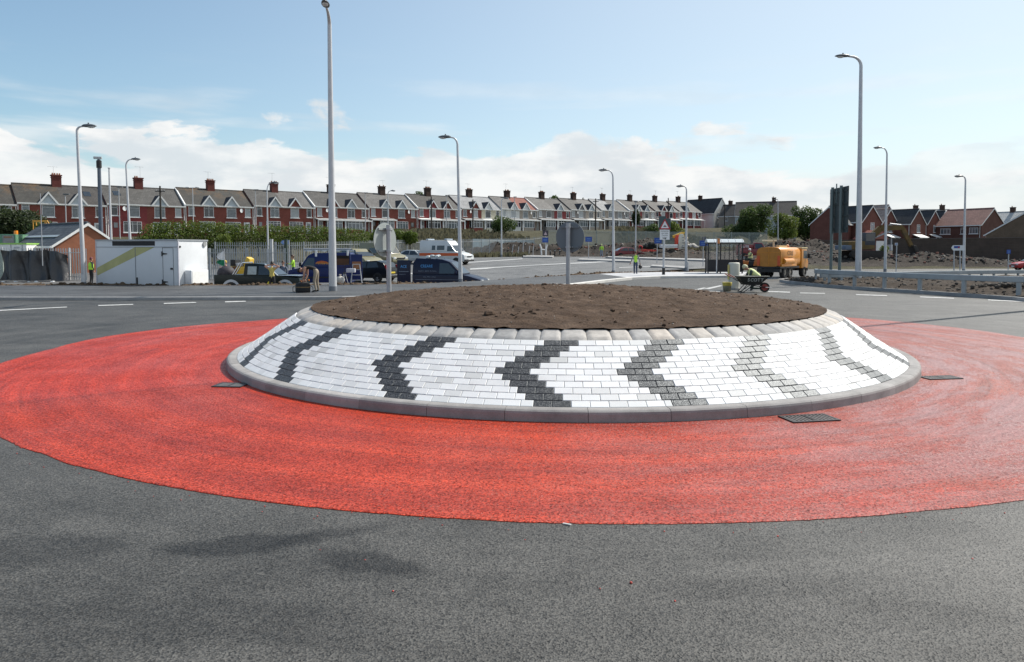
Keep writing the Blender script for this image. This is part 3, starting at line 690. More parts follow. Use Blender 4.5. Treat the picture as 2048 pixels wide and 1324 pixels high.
pole('utility_pole', 'dark utility pole in front of the terrace left of the brown tiled roof', 'utility pole', 322, 372, 455, 90, .13, .1, M_WOOD, 'wire', pu)
pole('utility_pole', 'dark utility pole behind the white street wall, left of the keep left sign back', 'utility pole', 863, 393, 465, 136, .15, .11, M_WOOD, 'wire', pu)
pole('utility_pole', 'dark utility pole just right of the second tall lamp column, before cream houses', 'utility pole', 946, 399, 465, 140, .15, .11, M_WOOD, None, pu)
pole('utility_pole', 'dark utility pole in front of the grey terrace left of the slim lamp column', 'utility pole', 1191, 397, 462, 150, .16, .12, M_WOOD, 'wire', pu)
pole('utility_pole', 'dark utility pole behind the bump warning sign', 'utility pole', 1336, 396, 455, 165, .15, .11, M_WOOD, None, pu)
pole('utility_pole', 'dark utility pole beside the white gabled house', 'utility pole', 1449, 408, 456, 175, .15, .11, M_WOOD, None, pu)

# ================================================================ signs
M_SIGNBACK = mat('sign_back_shaded', (.16,.18,.20), .5, .08, 2)  # shaded copy of the round sign back, shade put into the colour
M_BLUE = mat('sign_blue', (.01,.06,.30), .4, .08, 2); M_SIGNW = mat('sign_white', (.7,.71,.72), .45, .05, 2)
M_SIGNR = mat('sign_red', (.42,.02,.03), .45, .08, 2); M_INK = mat('sign_black', (.012,.012,.014), .6, .1, 2)
def keep_left(px, base, disc_y, Y, n, lab, m):
    b = P(px, base, Y); T = thing('round_sign', lab, 'traffic sign', b, 0, 'keep left signs on the island')
    c = P(px, disc_y, Y) - b; n = Vector((n[0], n[1], 0)).normalized(); rr = .375; topz = c.z + rr*.88
    MB().tube([(0,0,-.3), (0,0,topz)], .052, 12).build('post', M_GALV, T)
    cc = Vector((0, 0, c.z)) - n*.10
    D = MB().tube([cc - n*.004, cc + n*.004], rr, 40).build('disc', m, T)
    MB().tube([cc - n*.0095, cc - n*.006], rr*.985, 40).build('sign_face', M_BLUE, D)
    side = Vector((-n.y, n.x, 0)); k = MB()
    for dz in (.24, -.24):
        k.obox(cc + n*.022 + Vector((0,0,dz)), side, .24, .016, .022)
    k.build('channel', m, D)
    for dz in (.24, -.24):
        k = MB().tube([Vector((0,0,c.z+dz-.02)), Vector((0,0,c.z+dz+.02))], .066, 12)
        for e in (-.085, .085): k.tube([cc + side*e + n*.02 + Vector((0,0,dz)), cc + side*e + n*.055 + Vector((0,0,dz))], .013, 6)
        k.build('clip', M_GALV, T)
keep_left(778, 580, 480, 15.9, (.86, -.50), 'round keep left sign on the island whose pale back faces the sun', mat('sign_back_lit', (.36,.39,.38), .45, .06, 2))  # lit copy of the sign back, sunlight put into the colour
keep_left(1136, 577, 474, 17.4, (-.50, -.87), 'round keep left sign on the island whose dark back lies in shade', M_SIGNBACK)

def face(T, Y, y, boards):   # boards facing the camera on a post; each (kind, x, z, w, h)
    pass
def bump_sign():
    Y = 52; b = P(1327, 553, Y); T = thing('warning_sign', 'red triangle hump warning sign with a white text plate on a grey post', 'traffic sign', b)
    b2 = MB(); b2.tube([(0,0,-.2), (0,0,4.1)], .075, 12); b2.build('post', M_POST, T)
    MB().tube([(0,0,0), (0,0,.62)], .11, 12).build('post_base', M_BLACK, T)
    s = Y/1450
    def pt(px, py, d=0): q = P(px, py, Y) - b; return Vector((q.x, -.10 - d, q.z))
    brd = MB(); brd.prism([(1317,432.5), (1331,432.5), (1331,437), (1341,437), (1341,459), (1317,459)], lambda x, y: pt(x, y), lambda x, y: pt(x, y, -.02)); brd.build('backing_board', mat('sign_backing_green', (.05,.085,.09), .5, .1, 2), T)
    def tri(k, d): 
        cx, cy = 1329, 451.5; return [(cx + (x-cx)*k, cy + (y-cy)*k, d) for x, y in ((1329,437.5), (1340.5,458.5), (1317.5,458.5))]
    tr = MB(); tr.prism([(p[0], p[1]) for p in tri(1, 0)], lambda x, y: pt(x, y, .03), lambda x, y: pt(x, y, .012)); t = tr.build('triangle', M_SIGNR, T)
    MB().poly([pt(*p) for p in tri(.70, .033)]).build('triangle_field', M_SIGNW, t)
    MB().poly([pt(x, y, .036) for x, y in ((1325.4,453.6), (1327,451.6), (1329,450.7), (1331,451.6), (1332.6,453.6))]).build('hump_symbol', M_INK, t)
    pl = MB(); pl.prism([(1319,459.5), (1338.5,459.5), (1338.5,479.5), (1319,479.5)], lambda x, y: pt(x, y, .03), lambda x, y: pt(x, y, .01)); pl = pl.build('text_plate', M_SIGNW, T)
    o = pt(1328.7, 469.5)
    for i, w in enumerate(('Humps for', 'one mile', 'Caution', 'ramps')):
        text_mb(w, .17, lambda x, y, i=i: Vector((o.x + x*.78, o.y - .034, o.z + .25 - i*.148 + y*.8))).build('lettering', M_INK, pl)
    MB().poly([pt(x, y, .034) for x, y in ((1324.5,477), (1329,477), (1329,475.6), (1332,477.6), (1329,479.2), (1329,478), (1324.5,478))]).build('arrow', M_INK, pl)
bump_sign()
def small_sign(px, base, Y, x0, x1, y0, y1, label, post=.04, col=None, extra=None, two=False):
    b = P(px, base, Y); T = thing('blue_sign', label, 'traffic sign', b, 0, 'small blue signs around the junction')
    def pt(x, y, d=0): q = P(x, y, Y) - b; return Vector((q.x, -.06 - d, q.z))
    zt = (P(px, y0, Y) - b).z
    MB().tube([(0,0,-.3), (0,0,zt if not extra else (P(px, extra[0], Y)-b).z)], post, 8).build('post', M_POST, T)
    pn = MB().prism([(x0,y0), (x1,y0), (x1,y1), (x0,y1)], lambda x, y: pt(x, y), lambda x, y: pt(x, y, -.02)).build('panel', col or M_BLUE, T, bevel=.0)
    w = (x1-x0); lt = MB()
    for i in range(2):
        yy = y0 + (y1-y0)*(.36 + .3*i); lt.quad(pt(x0+w*.2, yy+.7, .004), pt(x1-w*.2, yy+.7, .004), pt(x1-w*.2, yy-.5, .004), pt(x0+w*.2, yy-.5, .004))
    lt.build('symbol', mat('sign_pale_blue', (.12,.24,.5), .5, .05, 2), pn)
    return T, pt
t, pt = small_sign(1091, 514.5, 97, 1084.5, 1096.5, 475, 485, 'blue sign under a small dark warning triangle, far left of the distant crossing', .05, None, (463,))
MB().prism([(1085,461), (1096.5,461), (1096.5,472.5), (1085,472.5)], lambda x, y: pt(x, y), lambda x, y: pt(x, y, -.02)).build('backing_board', mat('dark_board', (.05,.045,.06), .6, .1, 2), t)
MB().poly([pt(1091,463,.01), pt(1087.5,470,.01), pt(1094.5,470,.01)][::-1]).build('triangle', mat('pale_pink_sign', (.5,.38,.42), .5, .1, 2), t)
small_sign(1177, 519.5, 88, 1170.5, 1184, 473.5, 483.5, 'small blue sign on a thin post right of the round sign back')
small_sign(1314, 527, 75.7, 1308.5, 1323, 475.5, 487, 'blue sign partly behind the bump warning sign')
t, pt = small_sign(1406, 533, 68.5, 1399, 1415, 481, 492, 'blue sign with two dark boards above it, left of the bus shelter', .04, None, (474,))
for a, c in ((1404, 1407), (1408, 1411.5)): MB().prism([(a,473.5), (c,473.5), (c,480.5), (a,480.5)], lambda x, y: pt(x, y), lambda x, y: pt(x, y, -.02)).build('dark_board', M_CCTV, t)
small_sign(2016, 545, 61, 2012.5, 2020.5, 499.5, 507.5, 'small blue sign on a dark post at the right edge')
t, pt = small_sign(1792, 545, 62, 1789, 1795, 485.5, 491, 'tiny sign plate on a bare post left of the fingerpost', .04, M_GALV)
def parking_sign():
    Y = 63; b = P(578, 530, Y); T = thing('direction_sign', 'blue arrow shaped sign in front of the railings behind the yellow shirted man', 'traffic sign', b, 0)
    def pt(x, y, d=0): q = P(x, y, Y) - b; return Vector((q.x, -.06 - d, q.z))
    MB().tube([(0,0,-.3), pt(578.5, 480)], .04, 8).build('post', M_POST, T)
    pn = MB().prism([(562,484.5), (565,480.8), (577.5,480.8), (577.5,488.8), (565,488.8)], lambda x, y: pt(x, y), lambda x, y: pt(x, y, -.02)).build('panel', mat('pale_sign_blue', (.16,.27,.55), .45, .05, 2), T)
    o = pt(571, 484.7); text_mb('Parc', .2, lambda x, y: Vector((o.x + x, o.y-.01, o.z + y))).build('lettering', M_SIGNW, pn)
parking_sign()
def finger():
    Y = 60; b = P(1913, 546, Y); T = thing('direction_sign', 'white pointed direction sign with a blue patch on two thin posts', 'traffic sign', b)
    def pt(x, y, d=0): q = P(x, y, Y) - b; return Vector((q.x, -.06 - d, q.z))
    for x in (1908, 1920): MB().tube([pt(x, 550)+Vector((0,.06,-.1)), pt(x, 492)+Vector((0,.05,0))], .045, 8).build('post', M_POST, T)
    pn = MB().prism([(1902,495.5), (1905.5,490.5), (1928,490.5), (1928,501), (1905.5,501)], lambda x, y: pt(x, y), lambda x, y: pt(x, y, -.03)).build('panel', M_SIGNW, T)
    MB().poly([pt(1907,492,.006), pt(1907,496.5,.006), pt(1919,496.5,.006), pt(1919,492,.006)]).build('blue_patch', M_BLUE, pn)
    MB().poly([pt(1915,493.4,.01), pt(1915,496,.01), pt(1918,496,.01), pt(1918,493.4,.01)]).build('red_patch', M_SIGNR, pn)
finger()
def big_sign():
    Y = 42.2; T = thing('road_sign', 'tall dark green back of a large road sign on two posts by the guard rail', 'traffic sign', P(1669.5, 566, Y))
    b = T.location; ax = Vector((.04, 1, 0)).normalized(); zt = 1.9 + 124*Y/1450 - b.z; z0 = 1.9 + 34*Y/1450 - b.z
    mb = mat('sign_back_green', (.022,.04,.045), .5, .1, 1.5); mp = mat('sign_post_green', (.13,.17,.17), .45, .08, 3, metal=.2)
    for s in (-.62, .62):
        c = ax*s; MB().tube([c + Vector((0,0,-.3)), c + Vector((0,0,zt + .06))], .085, 14).build('post', mp, T)
    nb = Vector((ax.y, -ax.x, 0))     # the traffic side
    for i in range(5):
        za = z0 + (zt-z0)*i/5; MB().obox(nb*.14 + Vector((0,0,za + (zt-z0)/10)), ax, 1.28, .02, (zt-z0)/10 - .004).build('panel', mb, T)
    k = MB()
    for i in range(4): k.obox(nb*.10 + Vector((0,0,z0 + .25 + i*(zt-z0-.5)/3)), ax, 1.2, .022, .03)
    k.build('channel', mb, T)
    MB().obox(nb*.163, ax, 1.27, .002, .001)
    f = MB().obox(nb*.1635 + Vector((0,0,(z0+zt)/2)), ax, 1.27, .002, (zt-z0)/2-.02).build('sign_face', mat('sign_green', (.01,.12,.07), .4, .1, 2), T)
    MB().tube([Vector((0,0,zt-.9)) - nb*.02, Vector((0,0,zt+.22)) - nb*.02], .035, 8).build('bracket', mp, T)
big_sign()

# ================================================================ guard rails
M_RAIL = mat('galvanised_rail', (.32,.35,.365), .42, .15, 2, metal=.2)
def guard_rail(pts, label, step, h=.72, pw=.075):
    T = thing('guard_rail', label, 'guard rail', (pts[0][0], pts[0][1], 0), 0, 'steel guard rails on the right verge'); o = Vector(T.location)
    prof = [(-.09, -.09), (-.08, -.115), (.08, -.115), (.09, -.09), (.09, .09), (.08, .115), (-.08, .115), (-.09, .09)]
    L_ = [0]
    for i in range(1, len(pts)): L_.append(L_[-1] + math.dist(pts[i-1], pts[i]))
    n = max(2, int(L_[-1]/1.0)); rows = []
    for i in range(n+1):
        d = L_[-1]*i/n; p = Vector((itp(d, L_, [q[0] for q in pts]), itp(d, L_, [q[1] for q in pts]), 0)); e = min(L_[-1], d+.4); e0 = max(0, d-.4)
        t = Vector((itp(e, L_, [q[0] for q in pts]) - itp(e0, L_, [q[0] for q in pts]), itp(e, L_, [q[1] for q in pts]) - itp(e0, L_, [q[1] for q in pts]), 0)).normalized()
        rows.append((p, Vector((-t.y, t.x, 0))))
    b = MB(); k = len(prof); vs = []
    for p, nn in rows:
        for a, z in prof: vs.append(p - o + nn*a + Vector((0,0,h + z)))
    b.add(vs, [(i*k+j, i*k+(j+1) % k, (i+1)*k+(j+1) % k, (i+1)*k+j) for i in range(n) for j in range(k)] + [tuple(range(k)), tuple(range(n*k, n*k+k))[::-1]])
    b.build('rail_beam', M_RAIL, T)
    d = .25
    while d < L_[-1]:
        p = Vector((itp(d, L_, [q[0] for q in pts]), itp(d, L_, [q[1] for q in pts]), 0)) - o; q = rows[min(n, int(d/L_[-1]*n))][1]
        MB().obox(p + Vector((0,0,h/2-.12)), q, pw*.7, pw, h/2+.08).build('post', M_RAIL, T); d += step
    return T
guard_rail([(16.6, 39.6), (16.25, 38.7), (16.5, 36.6), (17.55, 32.2), (18.6, 29.7), (19.9, 27.7), (23, 24.4), (28, 21)], 'near steel guard rail curving round the right hand verge', 2.0, .76)
guard_rail([(16.9, 39.7), (18.3, 39.9), (20.5, 41.2), (24.5, 43.6), (29, 45.6), (36, 47.6)], 'far steel guard rail along the back of the right hand verge', 1.0, .5, .06)
KR = [(15.95, 42.8), (15.85, 40.2), (16.05, 37), (16.5, 35.0), (17.2, 33.2), (18.2, 30.2), (18.95, 27.2), (18.8, 24), (18.2, 18)]
kerb('kerb_right', [p for p in KR][::-1], .15, .15, M_KERB2)
def right_verge():
    b = MB(); b.smooth = True; back = [(16.2, 43.0), (18.5, 42.6), (21, 43.4), (25, 45.4), (30, 47.4), (37, 49), (44, 47), (44, 40), (44, 30), (44, 18)]
    def pl(pts, t):
        L_ = [0]
        for i in range(1, len(pts)): L_.append(L_[-1] + math.dist(pts[i-1], pts[i]))
        return Vector((itp(t*L_[-1], L_, [p[0] for p in pts]), itp(t*L_[-1], L_, [p[1] for p in pts])))
    kin = [(x + .13, y) for x, y in KR]
    def fn(u, v):
        p = pl(kin, u).lerp(pl(back, u), v**1.3); f = sst(0, .1, v)*sst(1, .93, v)
        h = .10 + f*(.12 + .16*fbm(p.x, p.y, .7) + .05*fbm(p.x, p.y, 3.5)) + (.25*math.exp(-((p.x-23)**2 + (p.y-33)**2)/9))*f
        return (p.x, p.y, h)
    b.grid(150, 60, fn); structure(b.build('soil_verge_right', M_SOILR))
    b = MB()
    for i in range(1500):
        u, v = random.uniform(.02, .98), random.uniform(.02, .7); lump(b, fn(u, v), random.choice((.03, .05, .05, .09)), 5, 4)
    for i in range(260):
        x, y = random.gauss(22.5, 1.2), random.gauss(30.5, .9); lump(b, (x, y, .35 + random.uniform(0, .12)), random.uniform(.05, .12), 5, 4)
    o = b.build('verge_stones', mat('stony_spoil', (.12,.10,.08), .9, .4, 9, island=.6), None); o['kind'] = 'stuff'; o['label'] = 'loose stones and clods on the right hand verge'
    b = MB()
    for i in range(130): lump(b, (random.gauss(23.2, .9), random.gauss(31.5, .5), .45 + random.uniform(0, .15)), random.uniform(.05, .11), 5, 4)
    o = b.build('pale_stones', mat('pale_rubble', (.42,.38,.32), .9, .3, 9, island=.4), None); o['kind'] = 'stuff'; o['label'] = 'heap of pale broken stone behind the near guard rail'
right_verge()

# ================================================================ palisade fences
def palisade(pts, label, h=2.4, pitch=.16, m=None, posts=2.75, bases=None, pw=.034, group='palisade fences'):
    m = m or M_GALV; T = thing('palisade_fence', label, 'fence', (pts[0][0], pts[0][1], gz(*pts[0])), 0, group); o = Vector(T.location)
    L_ = [0]
    for i in range(1, len(pts)): L_.append(L_[-1] + math.dist(pts[i-1], pts[i]))
    def at(d):
        x, y = itp(d, L_, [p[0] for p in pts]), itp(d, L_, [p[1] for p in pts]); return Vector((x, y, gz(x, y) if not bases else itp(d, L_, bases))) - o
    b = MB(); d = 0
    while d < L_[-1]:
        p = at(d); t = (at(min(L_[-1], d+.5)) - at(max(0, d-.5))); t.z = 0; t.normalize(); q = Vector((-t.y, t.x, 0)); a = p - t*pw; c = p + t*pw
        b.add([a + Vector((0,0,.05)), p - q*.018 + Vector((0,0,.05)), c + Vector((0,0,.05)), a + Vector((0,0,h-.08)), p - q*.018 + Vector((0,0,h)), c + Vector((0,0,h-.08))], [(0,1,4,3), (1,2,5,4)]); d += pitch
    b.build('pales', m, T)
    for z in (.3, h-.35):
        b = MB(); n = int(L_[-1]/2.75)+1; b.tube([at(L_[-1]*i/n) + Vector((0,0,z)) for i in range(n+1)], .032, 4); b.build('rail', m, T)
    d = 0
    while d <= L_[-1]:
        p = at(d); MB().box(p.x-.05, p.x+.05, p.y, p.y+.06, p.z-.2, p.z+h).build('post', m, T); d += posts
    return T
M_PAL = mat('grey_palisade', (.33,.35,.36), .5, .12, 2)
palisade([(-40, 53.5), (-36, 52.8), (-30.5, 52)], 'pale palisade fence between the black tarpaulin and the trailer', 2.35, .2, mat('white_palisade', (.58,.58,.57), .5, .1, 2), pw=.045)
palisade([(-27.5, 54), (-22.5, 53), (-16.2, 53)], 'nearer stretch of grey palisade fence behind the pickup truck', 2.3, .17, M_PAL)
palisade([(-27.5, 65), (-18, 66), (-8.2, 72.5), (-12.0+6, 94.5)][:3] + [(-13.5+5.0, 73)], 'grey palisade fence below the clipped hedge', 2.4, .19, M_PAL) if False else None
palisade([(-27, 66), (-20, 66), (-14.5, 73), (-12.4, 84), (-6.1, 94), (1.3, 112), (6, 121)], 'long grey palisade fence running from the hedge towards the terrace', 2.4, .2, M_PAL)
palisade([(6, 121), (18, 127), (32, 130), (46, 131)], 'far thin grey fence across the building site', 2.7, .18, mat('far_fence_green', (.27,.31,.30), .6, .12, 2), 3.2, [2.6, 2.6, 2.5, 2.4], pw=.045)
def steel_posts():
    for px, c, lab in ((543, M_POST, 'square grey steel post by the palisade fence behind the yellow shirted man'), (572, mat('dark_green_post', (.035,.055,.04), .6, .1, 3), 'dark green steel post by the palisade fence beside the hi vis worker')):
        b = P(px, 500, 53.5); b.z = gz(b.x, b.y); MBX = MB().box(-.1, .1, -.1, .1, -.2, 2.9); t = thing('steel_post', lab, 'post', b); MBX.build('shaft', c, t); MB().box(-.11, .11, -.11, .11, 2.9, 2.94).build('cap', c, t)
steel_posts()

# ================================================================ bus shelter and stop
def shelter():
    Y = 55.5; b = P(1447, 550, Y); b.z = .13; T = thing('bus_shelter', 'black framed bus shelter with glazed upper panels and a pale curved roof', 'bus shelter', b, R(-8))
    mk = mat('shelter_black', (.008,.009,.013), .4, .1, 3); g = mat('shelter_glazing', (.5,.52,.5), .1, .05, 2, trans=.9)
    w, d, h = 2.5, 1.5, 2.25; x0, x1 = -w/2, w/2
    for x, y in ((x0, -d/2), (x1, -d/2), (x0, d/2), (x1, d/2), (-.35, -d/2), (-.35, d/2)): MB().box(x-.045, x+.045, y-.045, y+.045, -.1, h).build('post', mk, T)
    for i in range(1, 5): MB().box(-.35+i*.32-.02, -.35+i*.32+.02, -d/2-.015, -d/2+.015, 1.05, h-.08).build('mullion', mk, T)
    MB().box(x0+.3, x0+.34, d/2-.015, d/2+.015, 1.05, h-.08).build('mullion', mk, T)
    for a, c in ((x0+.05, -.40), (-.30, x1-.05)):
        MB().box(a, c, -d/2-.012, -d/2+.012, .12, 1.05).build('lower_panel', mk, T); MB().box(a, c, -d/2-.005, -d/2+.005, 1.05, h-.08).build('glazing', g, T)
        MB().box(a, c, d/2-.012, d/2+.012, .12, 1.0).build('lower_panel', mk, T)
    for x in (x0, x1): MB().box(x-.012, x+.012, -d/2+.05, d/2-.05, .12, 1.05).build('lower_panel', mk, T); MB().box(x-.004, x+.004, -d/2+.05, d/2-.05, 1.05, h-.08).build('glazing', g, T)
    MB().box(x0-.06, x1+.06, -d/2-.06, d/2+.06, h, h+.09).build('roof_frame', mk, T)
    rf = MB(); rf.smooth = True; rf.grid(2, 10, lambda u, v: (x0-.1 + (w+.2)*u, -d/2-.12 + (d+.24)*v, h+.095 + .26*math.sin(math.pi*v)))
    for x, q in ((x0-.1, 0), (x1+.1, 1)): rf.poly([(x, -d/2-.12 + (d+.24)*i/10, h+.095 + .26*math.sin(math.pi*i/10)) for i in range(11)])
    RF = rf.build('roof', mat('shelter_roof', (.45,.5,.52), .35, .1, 2), T)
    rb = MB()
    for i in range(6):
        x = x0 - .05 + (w+.1)*i/5; rb.tube([(x, -d/2-.12 + (d+.24)*j/10, h+.1 + .265*math.sin(math.pi*j/10)) for j in range(11)], .018, 5)
    rb.build('roof_rib', M_GALV, RF)
    MB().box(x0+.2, x1-.2, .25, .5, .45, .52).build('bench', mk, T)
    q = P(1433, 551, 53.8); q.z = .13; S = thing('bus_stop_pole', 'thin grey bus stop pole with a small orange flag in front of the shelter', 'bus stop', q)
    MB().tube([(0,0,-.1), (0,0,2.6)], .04, 8).build('pole', M_POST, S); MB().box(-.02, .22, -.02, .02, 2.25, 2.62).build('flag', mat('stop_flag_orange', (.55,.2,.06), .5, .1, 4), S)
shelter()
def short_post():
    b = P(1375.5, 546, 59); b.z = .13; T = thing('marker_post', 'short grey marker post beside the lamp column left of the shelter', 'post', b); MB().cyl((0,0,-.1), (0,0,.78), .07).build('shaft', M_POST, T); MB().ball((0,0,.78), (.07,.07,.03)).build('cap', M_POST, T)
    for i, px in enumerate((1100.5, 1109.5, 1119.5)):
        b = P(px, 513 - i*.6, 99); t = thing('marker_post', ('black bollard nearest the blue sign below the dark warning triangle', 'middle black bollard left of the round sign back', 'black bollard nearest the round sign back')[i], 'bollard', b, 0, 'black bollards at the far kerb'); MB().cyl((0,0,-.2), (0,0,.95), .09, .08).build('shaft', M_BLACK, t); MB().cyl((0,0,.72), (0,0,.8), .092).build('band', M_POST, t)
    b = P(1214, 516, 92); t = thing('marker_post', 'black bollard right of the far hi vis worker', 'bollard', b); MB().cyl((0,0,-.2), (0,0,.8), .08).build('shaft', M_BLACK, t); MB().cyl((0,0,.6), (0,0,.68), .082).build('band', M_POST, t)
short_post()
def far_islands():
    for pts, nm in (([(1046,516), (1105,516.6), (1108,514.2), (1046,513)], 1), ([(1155,522.2), (1262,526), (1262,523.4), (1160,520)], 2), ([(1212,517), (1412,524), (1412,521), (1212,515.4)], 3), ([(1302,536), (1372,540.5), (1372,537), (1304,533.6)], 4), ([(1600,516),(1640,519),(1640,516.5),(1600,514)], 5)):
        b = MB(); g = [G(*p) for p in pts]; b.prism([(p.x, p.y) for p in g], lambda x, y: (x, y, gz(x, y)-.1), lambda x, y: (x, y, gz(x, y)+.2)); structure(b.build('traffic_island', M_KERB2))
far_islands()
# ================================================================ terrace houses
HW, HD, EV, RG = 5.23, 4.0, 4.6, 7.3
def bk(n, a, k=.8, mo=.8): return brick(n, a, tuple(c*k for c in a), tuple(c*mo + .02 for c in a))
BR = {'red': bk('red_brick', (.26,.078,.058)), 'deep': mat('deep_red_paint', (.23,.036,.036), .7, .2, 1.5), 'brown': bk('brown_brick', (.21,.085,.06)),
      'cream': mat('cream_render', (.56,.52,.40), .8, .12, .8), 'white': mat('white_render', (.64,.64,.61), .8, .1, .8), 'grey': mat('grey_stone', (.27,.25,.235), .85, .2, 2.5), 'beige': mat('beige_pebbledash', (.36,.31,.26), .9, .15, 2), 'purple': bk('purple_brick', (.20,.05,.05))}
RF = {'brown': tiles('brown_tile', (.05,.048,.043), (.066,.063,.056), (.17,.085,.025)), 'grey': tiles('grey_slate', (.115,.11,.105), (.15,.145,.14)), 'dark': tiles('dark_slate', (.055,.051,.048), (.075,.07,.065)), 'mid': tiles('weathered_slate', (.075,.072,.068), (.10,.097,.092)),
      'pale': tiles('pale_slate', (.24,.245,.25), (.30,.305,.31)), 'red': tiles('red_tile', (.19,.055,.04), (.24,.075,.05))}
M_GAB = mat('pale_gable_infill', (.50,.55,.58), .7, .08, 2); M_DKROOF = tiles('gablet_tile', (.05,.052,.06), (.07,.07,.08)); M_CH = bk('chimney_brick', (.17,.05,.04)); M_CH2 = bk('sooty_chimney_brick', (.075,.045,.035))
M_POT = mat('clay_pot', (.30,.13,.07), .8, .2, 5); M_CURT = mat('net_curtain', (.42,.44,.44), .7, .2, 5)
M_CAN = mat('porch_roof', (.30,.29,.28), .8, .2, 2); M_DOORC = [mat('white_door', (.6,.6,.6), .5, .06, 2), mat('dark_red_door', (.13,.02,.02), .5, .1, 2), mat('brown_door', (.11,.05,.025), .5, .1, 2)]
MESH = {}
def cached(key, fn, name):
    if key not in MESH: MESH[key] = fn().mesh(name)
    return MESH[key]
def win(T, x, z, w, h, y, frame=M_UPVC, pane=None, bars=1, nm='window', sill=True, ax=None):
    """a window on the front wall (local -y side): frame proud of the wall, glass set back inside it, sill"""
    key = ('w', w, h, bars)
    def f():
        b = MB(); t = .06
        for x0, x1, z0, z1 in ((-w/2, w/2, h-t, h), (-w/2, w/2, 0, t), (-w/2, -w/2+t, t, h-t), (w/2-t, w/2, t, h-t)): b.box(x0, x1, -.05, .06, z0, z1)
        for i in range(1, bars+1): c = -w/2 + w*i/(bars+1); b.box(c-.022, c+.022, -.045, .05, t, h-t)
        b.box(-w/2+t, w/2-t, -.04, .045, h*.76, h*.76+.035); return b
    F = link(nm, cached(key, f, 'window'), frame, T, (x, y, z))
    link('pane', cached(key+('p',), lambda: MB().box(-w/2+.07, w/2-.07, -.012, .012, .07, h-.07), 'pane'), pane or M_GLASSB, F)
    if sill: link('sill', cached(key+('s',), lambda: MB().box(-w/2-.1, w/2+.1, -.16, .04, -.11, -.002), 'sill'), M_WHITE, F)
    return F
def terrace_house(k, side, wall, roof, ch, label, par=False, gab='pale', porch=0, dish=False, sky=False):
    o = T0 + TD*TS*k; z = hz(k); s = side
    T = thing('terraced_house', label, 'house', (o.x, o.y, z), math.atan2(TD.y, TD.x), 'terraced houses along the hill street')
    def bx(b, x0, x1, *a): return b.box(min(s*x0, s*x1), max(s*x0, s*x1), *a)
    # walls with real window openings on the front, modelled as panels round them
    ops = [(1.0, 2.45, 2.75, 4.4), (3.85, 4.7, 2.9, 4.35)]; lo = [(.75, 3.15, .55, 2.1), (3.65, 4.6, .02, 2.1)]
    def walls():
        b = MB(); xs = sorted({0, HW, *[v for q in ops+lo for v in q[:2]]}); zs = sorted({-2., EV, *[v for q in ops+lo for v in q[2:]]})
        for i in range(len(xs)-1):
            for j in range(len(zs)-1):
                cx, cz = (xs[i]+xs[i+1])/2, (zs[j]+zs[j+1])/2
                if any(q[0] < cx < q[1] and q[2] < cz < q[3] for q in ops+lo): continue
                bx(b, xs[i], xs[i+1], -HD, -HD+.2, zs[j], zs[j+1])
        bx(b, 0, HW, HD-.2, HD, -2, EV)
        for x in (0, HW-.2):
            b.prism([(-HD+.2, -2), (HD-.2, -2), (HD-.2, EV), (0, RG-.25), (-HD+.2, EV)], lambda y, z, x=x: (s*x, y, z), lambda y, z, x=x: (s*(x+.2), y, z))
        bx(b, .2, HW-.2, -HD+.4, -HD+.45, -.5, EV); return b
    W = link('wall', cached(('walls', s), walls, 'wall'), wall, T)
    e = .18; sl = (RG-EV)/HD
    def roofm():
        b = MB()
        for q in (-1, 1):
            b.prism([(q*0, RG), (q*(HD+e), EV - e*sl), (q*(HD+e), EV - e*sl - .12), (q*0, RG-.12)], lambda y, z: (0, y, z), lambda y, z: (s*(HW-.004), y, z))
        return b
    Rf = link('roof', cached(('roof', s), roofm, 'roof'), roof, T)
    link('gutter', cached(('gut', s), lambda: bx(bx(MB(), 0, HW-.02, -HD-.32, -HD-e+.005, EV-.22, EV-.06), 0, HW-.02, -HD-e, -HD-.005, EV-.3, EV-.19), 'gutter'), M_WHITE, T)
    link('ridge_tiles', cached(('rid', s), lambda: MB().tube([(0, 0, RG-.02), (s*HW, 0, RG-.02)], .12, 6), 'ridge_tiles'), roof, Rf)
    link('downpipe', cached(('dp', s), lambda: MB().cyl((s*(HW-.12), -HD-.06, -.5), (s*(HW-.12), -HD-.06, EV-.2), .055, None, 6), 'downpipe'), M_WHITE, T)
    if par: link('parapet', cached(('par', s), lambda: MB().prism([(-HD-.3, EV-.22), (0, RG+.0), (HD+.3, EV-.22), (HD+.3, EV+.2), (0, RG+.28), (-HD-.3, EV+.2)], lambda y, z: (s*HW-.09, y, z), lambda y, z: (s*HW+.09, y, z)), 'parapet'), M_WHITE, T)
    if ch:
        w = .56
        C = MB().box(-w, w, -.42, .42, RG-.7, RG+1.35).box(-w-.06, w+.06, -.48, .48, RG+1.02, RG+1.12).box(-w-.09, w+.09, -.51, .51, RG+1.26, RG+1.42).build('chimney', ch, Rf)
        for x in random.sample((-.42, -.15, .15, .42), random.choice((2, 3, 4))): MB().cyl((x, 0, RG+1.4), (x, 0, RG+1.68), .12, .09, 8).build('chimney_pot', M_POT, Rf)
        ae = MB(); x = random.choice((-.3, .3)); hgt = random.uniform(1.5, 2.1); ae.cyl((x, 0, RG+1.), (x, 0, RG+1+hgt), .018, None, 4); zz = RG + .95 + hgt; ae.cyl((x-.7, 0, zz), (x+.5, .1, zz), .014, None, 4)
        for i in range(5): ae.cyl((x-.6+i*.24, -.2, zz), (x-.6+i*.24, .25, zz), .011, None, 4)
        ae.build('aerial', M_POST, Rf)
    # gablet
    gx, gw, gh = 1.72, 1.25, 1.55; zb = EV-.12
